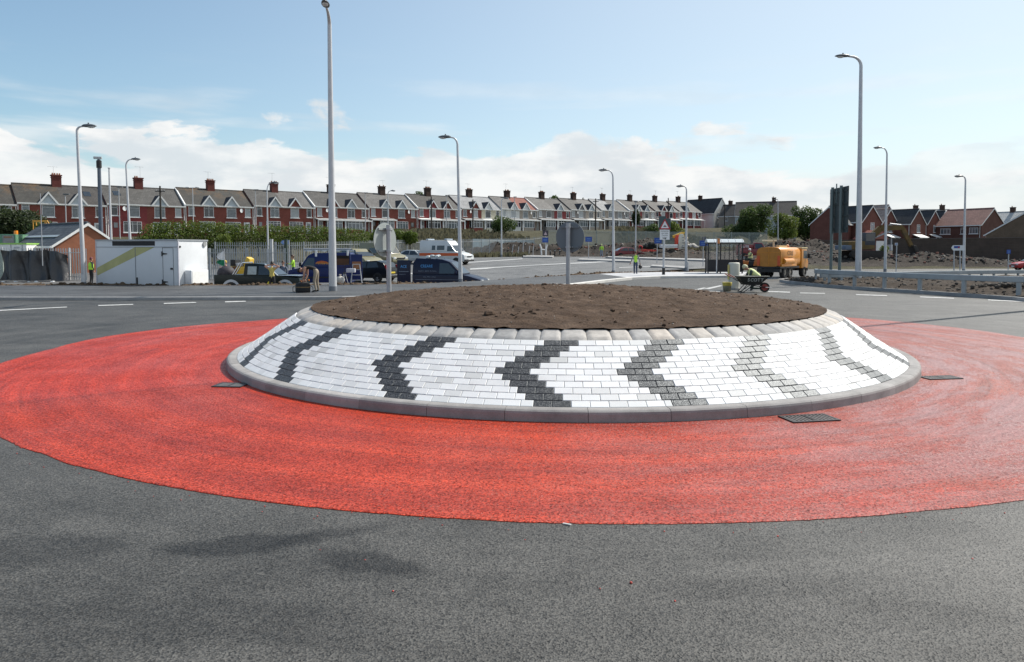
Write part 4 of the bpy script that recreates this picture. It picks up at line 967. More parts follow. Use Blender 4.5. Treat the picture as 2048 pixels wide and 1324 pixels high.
    if gab:
        def g():
            b = MB(); top = zb+gh
            for q in (-1, 1):
                b.prism([(q*gw, zb-.02), (0, top), (0, top-.14), (q*(gw-.10), zb-.12)], lambda x, z: (s*gx + x, -HD-.34, z), lambda x, z: (s*gx + x, -HD + (z-zb+.1)/sl + .2, z))
            return b
        GT = link('gablet', cached(('gab', s), g, 'gablet'), M_DKROOF, T)
        link('gable_infill', cached(('gin', s), lambda: MB().prism([(-gw+.15, zb-.06), (gw-.15, zb-.06), (0, zb+gh-.2)], lambda x, z: (s*gx+x, -HD-.2, z), lambda x, z: (s*gx+x, -HD-.1, z)), 'infill'), {'pale': M_GAB, 'white': M_WHITE, 'dark': wall}[gab], GT)
        def bb():
            b = MB()
            for q in (-1, 1): b.prism([(q*(gw+.06), zb-.1), (0, zb+gh+.06), (0, zb+gh-.24), (q*(gw-.22), zb-.1)], lambda x, z: (s*gx+x, -HD-.40, z), lambda x, z: (s*gx+x, -HD-.343, z))
            return b
        link('bargeboard', cached(('bar', s), bb, 'bargeboard'), M_WHITE, GT)
    pn = random.choice((M_GLASSB, M_GLASSB, M_CURT, M_GLASS))
    win(T, s*gx, 2.75, 1.45, 1.65, -HD, pane=pn, bars=random.choice((0, 0, 1))); win(T, s*4.275, 2.9, .85, 1.45, -HD, pane=random.choice((M_GLASSB, M_CURT, M_GLASS)), bars=0)
    win(T, s*1.95, .55, 2.4, 1.55, -HD, pane=random.choice((M_GLASSB, M_GLASS)), bars=3)
    D = link('door', cached(('door',), lambda: MB().box(-.47, .47, -.06, .03, .02, 2.09), 'door'), random.choice(M_DOORC), T, (s*4.125, -HD+.05, 0)); link('door_glass', cached(('dg',), lambda: MB().box(-.25, .25, -.075, -.062, 1.2, 1.9), 'door_glass'), M_GLASSB, D)
    if porch:
        link('porch_roof', cached(('por', s), lambda: MB().prism([(-HD-.004, 2.58), (-HD-1.25, 2.28), (-HD-1.25, 2.2), (-HD-.004, 2.3)], lambda y, z: (s*.05, y, z), lambda y, z: (s*(HW-.05), y, z)), 'porch_roof'), (M_CAN, M_WHITE)[porch-1], T)
        link('porch_fascia', cached(('pf', s), lambda: bx(MB(), .03, HW-.03, -HD-1.3, -HD-1.255, 2.12, 2.34), 'fascia'), M_WHITE, T)
        def bay():
            b = MB(); 
            for x in (.55, 1.3, 2.05, 2.8, 3.35): bx(b, x-.05, x+.05, -HD-1.0, -HD-.9, .75, 2.2)
            bx(b, .5, 3.4, -HD-.99, -HD-.91, 1.7, 1.78); bx(b, .5, 3.4, -HD-1.02, -HD-.88, .68, .76); return b
        B = link('bay_window', cached(('bay', s), bay, 'bay'), M_UPVC, T)
        link('bay_wall', cached(('bw', s), lambda: bx(MB(), .5, 3.4, -HD-.98, -HD-.005, -1, .675), 'bay_wall'), wall, T)
        link('pane', cached(('bp', s), lambda: bx(MB(), .6, 3.3, -HD-.96, -HD-.94, .77, 2.18), 'pane'), random.choice((M_GLASSB, M_GLASS)), B)
        for x in (.03, HW-.13): link('porch_post', cached(('pp', s, x), lambda: bx(MB(), x, x+.1, -HD-1.2, -HD-1.1, -.6, 2.2), 'post'), M_UPVC, T)
    if dish: link('satellite_dish', cached(('dish',), lambda: MB().tube([(0,-.3,0), (0,-.22,0), (0,-.15,0)], [.33, .25, .06], 12).cyl((0,-.15,0), (0,0,-.1), .03), 'dish'), M_UPVC, T, (s*3.1, -HD, 3.9), .4)
    if sky: link('roof_window', cached(('sky', s), lambda: MB().prism([(-2.2, RG-2.2*sl+.05), (-1.2, RG-1.2*sl+.05), (-1.2, RG-1.2*sl+.0), (-2.2, RG-2.2*sl+.0)], lambda y, z: (s*2.9, y, z), lambda y, z: (s*3.8, y, z)), 'skylight'), M_GLASS, Rf)
    return T
#      k: (left house wall, roof, gab, porch), (right house ...)
TER = {-1: [('red','brown','pale',0), ('red','brown','pale',0)], 0: [('red','brown','pale',0), ('red','dark','pale',0)], 1: [('deep','mid',None,0), ('red','mid','pale',0)], 2: [('red','brown','pale',0), ('red','brown','pale',0)],
       3: [('red','mid','pale',0), ('red','grey','dark',0)], 4: [('red','mid','dark',1), ('red','mid','pale',1)], 5: [('red','grey','pale',1), ('red','grey','pale',0)], 6: [('deep','dark','dark',2), ('red','mid','dark',1)],
       7: [('red','pale','dark',1), ('cream','pale','white',2)], 8: [('white','grey','white',1), ('beige','red','white',1)], 9: [('grey','grey',None,1), ('deep','mid','pale',1)], 10: [('grey','mid','dark',1), ('beige','grey','pale',2)],
       11: [('beige','pale','white',1), ('grey','mid',None,1)], 12: [('deep','mid','white',1), ('grey','dark','pale',2)], 13: [('purple','mid','dark',1), ('deep','grey','white',2)], 14: [('purple','grey','pale',2), ('purple','mid',None,2)]}
CN = {'red': 'red brick', 'deep': 'deep red painted', 'brown': 'brown brick', 'cream': 'cream rendered', 'white': 'white rendered', 'grey': 'grey stone', 'beige': 'beige pebbledashed', 'purple': 'purplish brick'}
RN = {'brown': 'orange lichened roof', 'grey': 'grey slate roof', 'dark': 'dark roof', 'mid': 'weathered slate roof', 'pale': 'pale slate roof', 'red': 'red tiled roof'}
ORD = ['leftmost', 'first', 'second', 'third', 'fourth', 'fifth', 'sixth', 'seventh', 'eighth', 'ninth', 'tenth', 'eleventh', 'twelfth', 'thirteenth', 'fourteenth', 'fifteenth']
for k, (a, c) in TER.items():
    where = 'chimney outside the left frame edge' if k < 0 else f'{ORD[k+1]} terrace chimney from the left'
    for s, (w, r, g, p_) in ((-1, a), (1, c)):
        terrace_house(k, s, BR[w], RF[r], (M_CH if k < 4 else M_CH2) if s == -1 else None, f'{CN[w]} house, {RN[r]}, {"left" if s < 0 else "right"} of the {where}', par=(s == 1 and k in (1, 3, 5, 8, 11)), gab=g, porch=p_, dish=(k+s) % 3 == 0, sky=(k == 0 and s > 0) or (k == 1 and s < 0))
def street_wall():
    pts = [P(832, 500, 139), P(930, 500, 148), P(1020, 500, 156), P(1110, 500, 163), P(1212, 500, 172)]; tops = [467.5, 466, 463.5, 463, 463.5]
    T = thing('street_wall', 'long low wall with a white coping in front of the middle of the terrace', 'wall', (pts[0].x, pts[0].y, P(832, 467, 139).z)); o = T.location
    b, c = MB(), MB()
    for i in range(4):
        p, q = pts[i].copy(), pts[i+1].copy(); p.z = P(1024, tops[i], p.y).z; q.z = P(1024, tops[i+1], q.y).z; p -= o; q -= o; d = Vector((0, .15, 0)); z = Vector((0,0,1))
        for bb, z0, z1, e in ((b, -3.2, -.3, 0), (c, -.3, 0, .06)):
            y = Vector((0, e, 0)); bb.add([p-d-y+z*z0, q-d-y+z*z0, q+d+y+z*z0, p+d+y+z*z0, p-d-y+z*z1, q-d-y+z*z1, q+d+y+z*z1, p+d+y+z*z1], [(0,3,2,1), (4,5,6,7), (0,1,5,4), (1,2,6,5), (2,3,7,6), (3,0,4,7)])
    b.build('wall', mat('stained_retaining_wall', (.20,.195,.165), .9, .3, .5, dirt=(.10,.11,.06)), T); c.build('coping', M_WHITE, T)
    w = MB(); pts = [P(945, 500, 104), P(1010, 500, 112), P(1068, 500, 118)]
    T2 = thing('hoarding', 'blue grey site hoarding behind the fence below the terrace', 'hoarding', (pts[0].x, pts[0].y, 1.2)); o = T2.location
    for i in range(2):
        p, q = pts[i]-o, pts[i+1]-o; p.z = q.z = 0; n = 5
        for j in range(n):
            a, c_ = p.lerp(q, j/n), p.lerp(q, (j+.98)/n); w.add([a + Vector((0,0,-.4)), c_ + Vector((0,0,-.4)), c_ + Vector((0,0,2.3)), a + Vector((0,0,2.3)), a + Vector((0,.06,-.4)), c_ + Vector((0,.06,-.4)), c_ + Vector((0,.06,2.3)), a + Vector((0,.06,2.3))], [(0,1,2,3), (7,6,5,4), (3,2,6,7), (0,3,7,4), (1,5,6,2)])
    w.build('panel', mat('faded_blue_board', (.17,.24,.28), .7, .25, .5, dirt=(.25,.27,.25)), T2)
street_wall()

# ================================================================ other houses
def house(name, label, cat, loc, rz, w, d, ev, rg, wall, roof, wins=(), chim=None, gwins=(), hip=False, extras=None, base=-2, over=.25, group=None, barge=M_WHITE, lwins=()):
    """w along local x (ridge), d deep; front wall at y=-d/2; wins (x,z,w,h) on the front; gwins (y,z,w,h) on the +x gable; lwins on the -x gable"""
    T = thing(name, label, cat, loc, rz, group); b = MB()
    b.prism([(-d/2, base), (d/2, base), (d/2, ev), (0, rg-.15), (-d/2, ev)], lambda y, z: (-w/2, y, z), lambda y, z: (w/2, y, z)); b.build('wall', wall, T)
    sl = (rg-ev)/(d/2); r = MB(); xo = w/2 + .12
    for q in (-1, 1): r.prism([(0, rg), (q*(d/2+over), ev-over*sl), (q*(d/2+over), ev-over*sl-.14), (0, rg-.14)], lambda y, z: (-xo, y, z), lambda y, z: (xo, y, z))
    Rf = r.build('roof', roof, T); MB().tube([(-xo, 0, rg), (xo, 0, rg)], .1, 6).build('ridge_tiles', roof, Rf)
    MB().box(-xo, xo, -d/2-over-.1, -d/2-over+.01, ev-over*sl-.2, ev-over*sl-.02).build('gutter', M_WHITE, T); MB().cyl((w/2-.25, -d/2-.07, base), (w/2-.25, -d/2-.07, ev-.1), .05, None, 6).build('downpipe', M_WHITE, T)
    if barge:
        for x in (-xo-.03, xo):
            g = MB()
            for q in (-1, 1): g.prism([(0, rg-.02), (q*(d/2+over), ev-over*sl-.02), (q*(d/2+over), ev-over*sl-.22), (0, rg-.26)], lambda y, z, x=x: (x, y, z), lambda y, z, x=x: (x+.03, y, z))
            g.build('bargeboard', barge, Rf)
    for x, z, ww, hh in wins: win(T, x, z, ww, hh, -d/2, bars=2 if ww > 1.3 else (1 if ww > .8 else 0), pane=random.choice((M_GLASS, M_GLASSB)))
    for sx, ws in ((1, gwins), (-1, lwins)):
        for y, z, ww, hh in ws:
            F = win(T, 0, z, ww, hh, 0, bars=1 if ww > .8 else 0); F.location = (sx*w/2, y, z); F.rotation_euler = (0, 0, sx*math.pi/2)
    if chim:
        for x in (chim if isinstance(chim, (list, tuple)) else [chim]): C = MB().box(x-.5, x+.5, -.35, .35, rg-.6, rg+1.0).box(x-.56, x+.56, -.41, .41, rg+.9, rg+1.05).build('chimney', M_CH2, Rf); MB().cyl((x-.2,0,rg+1), (x-.2,0,rg+1.35), .12, .1, 8).build('chimney_pot', M_POT, Rf)
    return T
NB = {'a': bk('new_red_brick', (.18,.072,.055)), 'b': bk('new_brown_brick', (.14,.066,.052)), 'c': bk('buff_brown_brick', (.20,.14,.095))}
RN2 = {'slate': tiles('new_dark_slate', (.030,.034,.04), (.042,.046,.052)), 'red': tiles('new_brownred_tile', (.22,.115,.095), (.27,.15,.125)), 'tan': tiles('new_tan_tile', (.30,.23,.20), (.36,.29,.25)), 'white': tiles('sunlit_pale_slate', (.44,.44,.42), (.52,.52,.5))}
gn = 'new brick houses beyond the building site'
def at(px, base, Y): q = P(px, 500, Y); q.z = base; return q
big = house('detached_house', 'large new brick house with a brownish red roof, right of the distant lamp column', 'house', at(1938, 1.9, 143), R(-60), 8.6, 8.2, 4.95, 8.05, NB['b'], RN2['red'], [(-2.4,3.1,1.9,1.15), (1.0,3.1,.95,1.15), (2.9,3.1,1.6,1.15), (-2.4,.2,2.,1.6), (1.2,.2,1.9,1.5), (3.2,.5,1.,1.2)], gwins=[(.6,2.9,.6,1.2)], group=gn)
house('detached_house', 'brown brick gabled house cut by the right frame edge', 'house', at(2072, .9, 115), R(-143), 9, 11.0, 3.6, 7.0, NB['c'], RN2['red'], [(-2,.2,1.6,1.2)], gwins=[(-3.2,.2,1.2,.9)], group=gn, lwins=[(0,.3,1.3,.9)])
house('detached_house', 'new house with a pale sunlit roof behind the right gable', 'house', at(2032, 2.4, 172), R(-62), 11, 9, 5.2, 8.6, NB['a'], RN2['white'], chim=-1., group=gn)
house('detached_house', 'new brick house with its windowless gable behind the large green sign', 'house', at(1672, 1.9, 128), R(50), 8.8, 6.2, 4.6, 7.5, NB['a'], RN2['slate'], [], group=gn)
house('detached_house', 'new brick house with a pale brown roof between the two right lamp columns', 'house', at(1737, 2.6, 150), R(-58), 8, 7, 5.2, 8.4, NB['a'], RN2['tan'], [(-1.5,3.2,1.,1.2), (1.2,3.2,1.,1.2)], gwins=[(0,3,1.0,1.2)], group=gn)
def gabled(px, base, Y, label, wall, roof, w=5., d=5.2, ev=4.7, rg=7.3, rz=-57, porch=True, white=False, chim=None):
    T = house('gabled_house', label, 'house', at(px, base, Y), R(rz), w, d, ev, rg, wall, roof, [(-.9,3.0,.9,1.1)], chim=chim, gwins=[(.1,2.9,1.05,1.45)], group=gn)
    if porch:
        x = w/2; MB().prism([(x+.01, 2.55), (x+1.5, 1.95), (x+1.5, 1.85), (x+.01, 2.4)], lambda a, z: (a, -1.9, z), lambda a, z: (a, 1.2, z)).build('bay_roof', M_WHITE if not white else RN2['tan'], T)
        B = MB().box(x+.005, x+1.3, -1.7, 1.0, -1, .6).box(x+1.2, x+1.32, -1.7, -1.6, .6, 1.86).box(x+1.2, x+1.32, -.4, -.3, .6, 1.86).box(x+1.2, x+1.32, .9, 1.0, .6, 1.86).build('bay_window', M_UPVC, T); MB().box(x+.1, x+1.25, -1.62, .95, .61, 1.84).build('pane', M_GLASSB, B)
gabled(1716, 2.2, 126, 'red brick gable end with a white bay roof left of the middle lamp column', NB['a'], RN2['slate'], rz=-60)
gabled(1758, 2.3, 138, 'red brick gable with white timber beside the middle lamp column', NB['a'], RN2['tan'], w=4)
gabled(1801, 2.3, 139, 'first dark roofed gabled house right of the middle lamp column', NB['a'], RN2['slate'], w=6.4)
gabled(1839, 2.5, 147, 'second dark roofed gabled house right of the middle lamp column', NB['a'], RN2['slate'], w=5.6)
gabled(1868, 2.8, 156, 'white fronted gabled house beside the large brownish roof', BR['white'], RN2['slate'], w=4, d=4, ev=5, rg=7.4, white=True)
gabled(1880, 2.8, 162, 'narrow cream gabled house just left of the large brownish roof', BR['cream'], RN2['slate'], w=3.5, d=3.4, ev=5, rg=7.2, porch=False)
house('detached_house', 'new house with a wide pale roof and a pair of chimneys above the dark gables', 'house', at(1800, 3.2, 176), R(-12), 21, 8, 5.6, 8.4, NB['b'], RN2['white'], chim=[3.2, 9.0], group=gn)
house('detached_house', 'new house with a low pale roof seen over the shed roofs left', 'house', at(1733, 3.2, 182), R(-8), 13, 8, 5.9, 8.4, NB['b'], RN2['white'], group=gn)
go = 'older houses at the far end of the terrace'
house('detached_house', 'white house with a dark roof, its tall gable turned to the sun', 'house', at(1408, 7.4, 208), R(-50), 11.5, 7.4, 4.9, 9.0, BR['white'], RN2['slate'], [(-4,3,1,1.3)], gwins=[(-1.7,3.2,.8,1.6), (0,3.4,.8,1.8), (1.7,3.2,.8,1.6), (0,.5,1.2,1.3)], group=go, chim=-1.5)
house('detached_house', 'pale grey rendered house with a brown roof right of the white gable', 'house', at(1474, 7.0, 200), R(-35), 8, 7, 4.3, 7.4, BR['beige'], RF['dark'], [(-2,2.8,1,1.1)], gwins=[(0,2.8,.9,1.2)], group=go, chim=-2)
house('detached_house', 'pale house with a dark hipped roof behind the big round tree', 'house', at(1530, 6.8, 192), R(-20), 15, 8, 4.2, 7.8, mat('pale_blue_render', (.40,.44,.46), .8, .1, 1), RF['dark'], [(4,.6,1,1.2), (0,.6,1,1.2)], gwins=[(0,1,1.1,1.2)], group=go, chim=2)
house('detached_house', 'small cream house among shrubs below the pale grey house', 'house', at(1497, 6.0, 178), R(-35), 5, 5, 2.0, 3.6, BR['cream'], RF['dark'], [(0,.5,.9,1.1)], group=go)
def outhouse():
    q = at(128, -.3, 62.5); T = house('brick_outhouse', 'low red brick outhouse with a slate roof behind the black tarpaulin', 'outbuilding', q, R(-37), 9.2, 4.9, 2.75, 4.45, brick('outhouse_brick', (.30,.105,.055), (.25,.085,.045), (.30,.17,.11)), tiles('outhouse_slate', (.065,.075,.09), (.10,.115,.13)), [], over=.3, base=-1)
    MB().prism([(-1.55, 3.42), (-1.78, 3.27), (-1.78, 3.245), (-1.55, 3.395)], lambda y, z: (-4.4, y-.02, z+.02), lambda y, z: (3.3, y-.02, z+.02)).build('roof_light', mat('dull_roof_light', (.34,.38,.40), .4, .1, 2), T)
outhouse()
def site_wall():
    mw = bk('boundary_brick', (.115,.082,.062)); 
    for pts, h, lab in (([(1786, 92), (1870, 88), (1960, 84), (2060, 80)], 2.55, 'long brown brick boundary wall behind the rubble on the right'), ([(1618, 108), (1660, 106), (1716, 104)], 2.6, 'brown brick boundary wall at the foot of the gable behind the large sign')):
        q = [P(px, 500, Y) for px, Y in pts]; T = thing('boundary_wall', lab, 'wall', (q[0].x, q[0].y, .7), 0, 'brown boundary walls'); o = Vector((q[0].x, q[0].y, 0)); b, c = MB(), MB()
        for i in range(len(q)-1):
            p, r = q[i]-o, q[i+1]-o; L_ = (r-p).length; ax = (r-p); m = (p+r)/2; b.obox((m.x, m.y, h/2-.2), (ax.x, ax.y), L_/2, .11, h/2+.2); c.obox((m.x, m.y, h+.03), (ax.x, ax.y), L_/2, .16, .03)
        b.build('wall', mw, T); c.build('coping', mat('wall_coping', (.17,.14,.12), .9, .2, 3), T)
    q = P(1796, 485, 104); T = thing('boundary_wall', 'short pale topped garden wall sloping up before the large new house', 'wall', (P(1912, 500, 118).x, 118, 1.6), R(-25)); MB().box(-4, 5.5, -.1, .1, -1, 1.35).build('wall', NB['c'], T); MB().box(-4.05, 5.55, -.16, .16, 1.352, 1.45).build('coping', M_WHITE, T)
    T = thing('garage', 'small pale grey garage with a white door behind the digger arm', 'garage', at(1741, 1.5, 122), R(-58)); MB().box(-1.6, 1.6, -2.2, 2.2, -1, 2.2).build('wall', NB['a'], T); MB().prism([(-2.4, 2.2), (2.4, 2.2), (0, 3.7)], lambda y, z: (-1.8, y, z), lambda y, z: (1.8, y, z)).build('roof', tiles('garage_red_tile', (.30,.10,.075), (.36,.13,.1)), T); MB().box(1.602, 1.66, -1.1, 1.1, -.2, 1.9).build('door', M_WHITE, T)
site_wall()

# ================================================================ hedges and trees
def leaves(blobs, n, size, shell=.55):
    b = MB(); vol = [x[3]*x[4]*x[5] for x in blobs]; tot = sum(vol)
    for (cx, cy, cz, rx, ry, rz_), v in zip(blobs, vol):
        for _ in range(max(6, int(n*v/tot))):
            d = Vector((random.gauss(0,1), random.gauss(0,1), random.gauss(0,1))).normalized(); r = shell + (1-shell)*random.random()**.6
            r *= 1 + .28*mnoise.noise(Vector((cx + d.x*2.1, cy + d.y*2.1, cz + d.z*2.1)))
            c = Vector((cx + d.x*rx*r, cy + d.y*ry*r, cz + d.z*rz_*r)); nrm = (d + Vector((random.gauss(0,.7), random.gauss(0,.7), random.gauss(0,.7)))).normalized()
            u = nrm.orthogonal().normalized(); u.rotate(Matrix.Rotation(random.uniform(0, 6.28), 3, nrm)); w = nrm.cross(u); s = size*random.uniform(.6, 1.4)
            b.add([c - u*s*.5, c - w*s*.32 + nrm*s*.08, c + u*s*.55, c + w*s*.32 + nrm*s*.08], [(0,1,2,3)])
    return b
LF = {'hedge': leafy('hedge_leaf', (.045,.075,.011), (.115,.16,.023)), 'dark': leafy('dark_leaf', (.016,.026,.010), (.045,.065,.022)), 'mid': leafy('mid_leaf', (.03,.055,.014), (.075,.115,.028)), 'bright': leafy('bright_leaf', (.06,.09,.015), (.15,.19,.035)), 'dry': leafy('dry_weeds', (.075,.07,.042), (.14,.13,.08))}
M_BARK = mat('bark', (.07,.05,.035), .9, .35, 8, bump=.6, bscale=30)
def plant(name, label, cat, px, top, base, Y, wpx, kind, n, size, nb=7, group=None, trunk=True, squash=1., seed=1):
    random.seed(seed*101+int(px)); b0 = P(px, base, Y); H = P(px, top, Y).z - b0.z; W = wpx*Y/FOC/2
    T = thing(name, label, cat, b0, 0, group); th = H*.3 if trunk else H*.05; blobs = [(0, 0, (H+th)/2, W*.62, W*.62, (H-th)*.42)]
    for i in range(nb):
        a = random.uniform(0, 6.28); rr = W*random.uniform(.35, .66); z = th + (H-th)*random.uniform(.18, .82); r = W*random.uniform(.3, .46)
        blobs.append((rr*math.cos(a), rr*math.sin(a), z, r, r, min(r*.9, (H-z)*.98)))
    leaves(blobs, n, size, .5).build('crown' if trunk else 'foliage', LF[kind], T)
    t = MB(); tw = max(.06, H*.03); t.tube([(0,0,-.5), (0,0,th*.6), (W*.05,0,th), (0,W*.04,H*.75)], [tw*1.4, tw, tw*.8, tw*.3], 7)
    for bl in blobs[1:6]: t.tube([(0,0,th*.8), (bl[0]*.5, bl[1]*.5, th + (bl[2]-th)*.4), (bl[0], bl[1], bl[2])], [tw*.5, tw*.35, tw*.12], 5)
    t.build('trunk' if trunk else 'stem', M_BARK, T); return T
def hedge():
    Y = 76; T = thing('hedge', 'long bushy green hedge above the palisade fence, below the red terrace', 'hedge', P(290, 485, Y)); o = T.location; bl = []; random.seed(3)
    for i in range(120):
        px = 288 + 456*(i/119) + random.uniform(-4, 4); top = itp(px, [280, 300, 350, 420, 480, 560, 640, 700, 750], [470, 447, 441, 443, 448, 451, 453, 456, 462]) + random.uniform(-1.5, 2.5); y = Y + (px-290)*.028
        p = P(px, top, y) - o; r = random.uniform(.6, 1.0); bl.append((p.x, p.y, p.z - r*.9, r, r, r)); bl.append((p.x + random.uniform(-.3, .3), p.y - random.uniform(.2, 1.0), p.z - r*1.9, r, r, r*.9))
        if i % 2: p = P(px, 487, y) - o; bl.append((p.x, p.y - .4, p.z, r*1.1, r, r*.9))
    leaves(bl, 30000, .17, .6).build('foliage', LF['hedge'], T); random.seed(5)
    b = MB()
    for i in range(40):
        x, y = bl[i*7][:2]; b.tube([(x, y, -1.5), (x + random.uniform(-.3, .3), y, 1.2)], [.06, .03], 5)
    b.build('stems', M_BARK, T)
hedge()
plant('bush', 'yellowish bush hanging over the fence at the lower edge of the hedge', 'bush', 450, 466, 498, 70, 34, 'bright', 900, .16, group=None, trunk=False)
plant('bush', 'dark bush behind the trailer corner, under the hedge', 'bush', 428, 480, 520, 68, 40, 'dark', 900, .18, trunk=False)
for i, (px, top, w) in enumerate(((757, 454, 44), (796, 456, 46), (820, 459, 34))):
    plant('bush', ('rounded bush behind the left side of the keep left sign', 'rounded bush just right of the keep left sign back', 'last small bush at the right end of the hedge line')[i], 'bush', px, top, 492, 84, w, 'hedge', 2600, .17, 6, 'round bushes beyond the hedge', False)
plant('conifer_tree', 'large dark evergreen tree at the left edge above the site cabins', 'tree', 30, 414, 512, 72, 130, 'dark', 9000, .26, 12, squash=1.2)
plant('bush', 'lower dark green bush between the evergreen and the outhouse roof', 'bush', 80, 438, 500, 70, 60, 'mid', 2200, .2, 6, trunk=False)
plant('bush', 'green bush by the terrace, just right of the far edge lamp column', 'bush', 1009, 431, 466, 130, 58, 'mid', 3400, .26, 8, trunk=False)
plant('tree', 'tree top showing over the ridge left of the seventh chimney', 'tree', 838, 380, 420, 190, 40, 'mid', 1300, .4, 6)
plant('tree', 'tree top showing over the ridge left of the eleventh chimney', 'tree', 1107, 390, 430, 220, 28, 'mid', 900, .45, 6)
plant('tree', 'small dark tree top above the ridge between two chimneys, far along the terrace', 'tree', 1166, 393, 430, 225, 14, 'dark', 400, .4, 4)
plant('bush', 'tall green shrub behind the bump warning sign', 'bush', 1348, 443, 480, 150, 44, 'bright', 2600, .3, 8, trunk=False)
plant('bush', 'brownish shrub left of the bump warning sign', 'bush', 1304, 446, 478, 155, 40, 'mid', 1800, .3, 6, trunk=False)
plant('tree', 'slim dark tree beside the scaffolded house end', 'tree', 1272, 415, 470, 150, 26, 'dark', 1500, .3, 7)
plant('tree', 'big round dark green tree in front of the hipped roof house', 'tree', 1503, 406, 488, 165, 84, 'mid', 12000, .34, 14, trunk=False)
plant('bush', 'low shrub left of the big round tree', 'bush', 1462, 446, 482, 168, 50, 'mid', 1600, .3, 6, trunk=False)
plant('tree', 'rounded light green tree left of the brick gable, nearer one', 'tree', 1568, 422, 486, 150, 60, 'bright', 5000, .32, 10, trunk=False)
plant('tree', 'rounded dark tree just left of the windowless brick gable', 'tree', 1613, 404, 488, 160, 68, 'mid', 8000, .34, 12, trunk=False)
plant('bush', 'small yellow green bush on the site before the white bay roofs', 'bush', 1768, 488, 512, 90, 26, 'bright', 700, .18, 5, trunk=False)
def weeds():
    b = MB(); random.seed(9)
    for i in range(9000):
        px = random.uniform(1225, 1640); Y = random.uniform(133, 160); q = P(px, 500, Y); z = gz(q.x, q.y); s = random.uniform(.3, .8); a = random.uniform(0, 3.1); d = Vector((math.cos(a), math.sin(a), 0))*s*.4
        b.add([(q.x-d.x, q.y-d.y, z-.1), (q.x+d.x, q.y+d.y, z-.1), (q.x+d.x*.6, q.y+d.y*.6, z+s), (q.x-d.x*.6, q.y-d.y*.6, z+s*.8)], [(0,1,2,3)])
    for i in range(5000):
        px = random.uniform(760, 1060); q = P(px, 500, random.uniform(96, 128)); z = gz(q.x, q.y); s = random.uniform(.2, .7); a = random.uniform(0, 3.1); d = Vector((math.cos(a), math.sin(a), 0))*s*.4
        b.add([(q.x-d.x, q.y-d.y, z-.1), (q.x+d.x, q.y+d.y, z-.1), (q.x+d.x*.6, q.y+d.y*.6, z+s), (q.x-d.x*.6, q.y-d.y*.6, z+s*.8)], [(0,1,2,3)])
    o = b.build('rough_grass', LF['dry'], None); tag(o, 'rough dry grass and weeds on the bank below the terrace', 'grass', None, 'stuff')
weeds()

# ================================================================ rubble ground on the building site
def rubble():
    x0, x1, y0, y1 = -9, 75, 60, 128; b = MB(); b.smooth = True; random.seed(11)
    edge = [(-9, 96), (0, 97.5), (8, 97), (14, 92), (22, 82), (27, 76), (33, 74), (46, 74), (75, 76)]
    heaps = [(P(1590, 500, 104).x, 104, 7, 6, 1.5), (P(1545, 500, 100).x, 100, 4, 4, .8), (P(1625, 500, 100).x, 100, 4, 3.5, .9), (P(1660, 500, 92).x, 92, 6, 4, .6), (P(1140, 500, 104).x, 104, 6, 3, 1.1), (P(1260, 500, 103).x, 103, 6, 3, 1.2), (P(1300, 500, 106).x, 106, 3, 3, 1.6), (P(1370, 500, 96).x, 96, 5, 3, .9), (P(1010, 500, 104).x, 104, 7, 2.5, 1.5),
             (P(1730, 500, 80).x, 80, 6, 3, .4), (P(1830, 500, 80).x, 80, 3, 3, .6), (P(1850, 500, 78).x, 78, 8, 2.2, .35), (P(1940, 500, 76).x, 76, 6, 1.5, .35), (P(1690, 500, 84).x, 84, 6, 3, .5)]
    def hgt(x, y):
        f = sst(0, 2.5, y - itp(x, [p[0] for p in edge], [p[1] for p in edge]))*sst(y1, y1-14, y)*sst(x0, x0+3, x)*sst(x1, x1-5, x)
        h = .2 + .22*fbm(x, y, .22) + .16*fbm(x, y, .8) + .08*fbm(x+40, y, 2.4)
        for hx, hy, rx, ry, hh in heaps:
            e = ((x-hx)/rx)**2 + ((y-hy)/ry)**2
            if e < 4: h += hh*math.exp(-e*1.1)*(1 + .3*fbm(x, y, .6))
        return gz(x, y) - .12 + f*max(.05, h)
    fn = lambda u, v: (lambda x, y: (x, y, hgt(x, y)))(x0 + (x1-x0)*u, y0 + (y1-y0)*v)
    b.grid(230, 190, fn); structure(b.build('building_site_ground', M_RUB))
    for key, cnt, sz, m, lab in (('brown', 2300, (.05, .2), mat('rubble_brown', (.075,.062,.05), .9, .4, 5, island=.6), 'broken brown rubble over the building site'), ('pale', 330, (.05, .2), mat('rubble_pale', (.32,.30,.27), .9, .3, 5, island=.4), 'pale broken stone and concrete over the building site'), ('red', 420, (.06, .2), mat('rubble_red', (.24,.10,.07), .9, .3, 5, island=.4), 'broken red brick over the building site')):
        b = MB(); n = 0
        while n < cnt:
            if random.random() < .55: hp = random.choice(heaps); x, y = random.gauss(hp[0], hp[2]*.6), random.gauss(hp[1], hp[3]*.6)
            else: x, y = random.uniform(x0, x1), random.uniform(70, 108)
            if not (x0+1 < x < x1-1 and y0 < y < y1): continue
            if y < itp(x, [p[0] for p in edge], [p[1] for p in edge]) + 1: continue
            lump(b, (x, y, hgt(x, y)), random.uniform(*sz), 5, 4); n += 1
        tag(b.build('rubble', m, None), lab, 'rubble', None, 'stuff')
rubble()
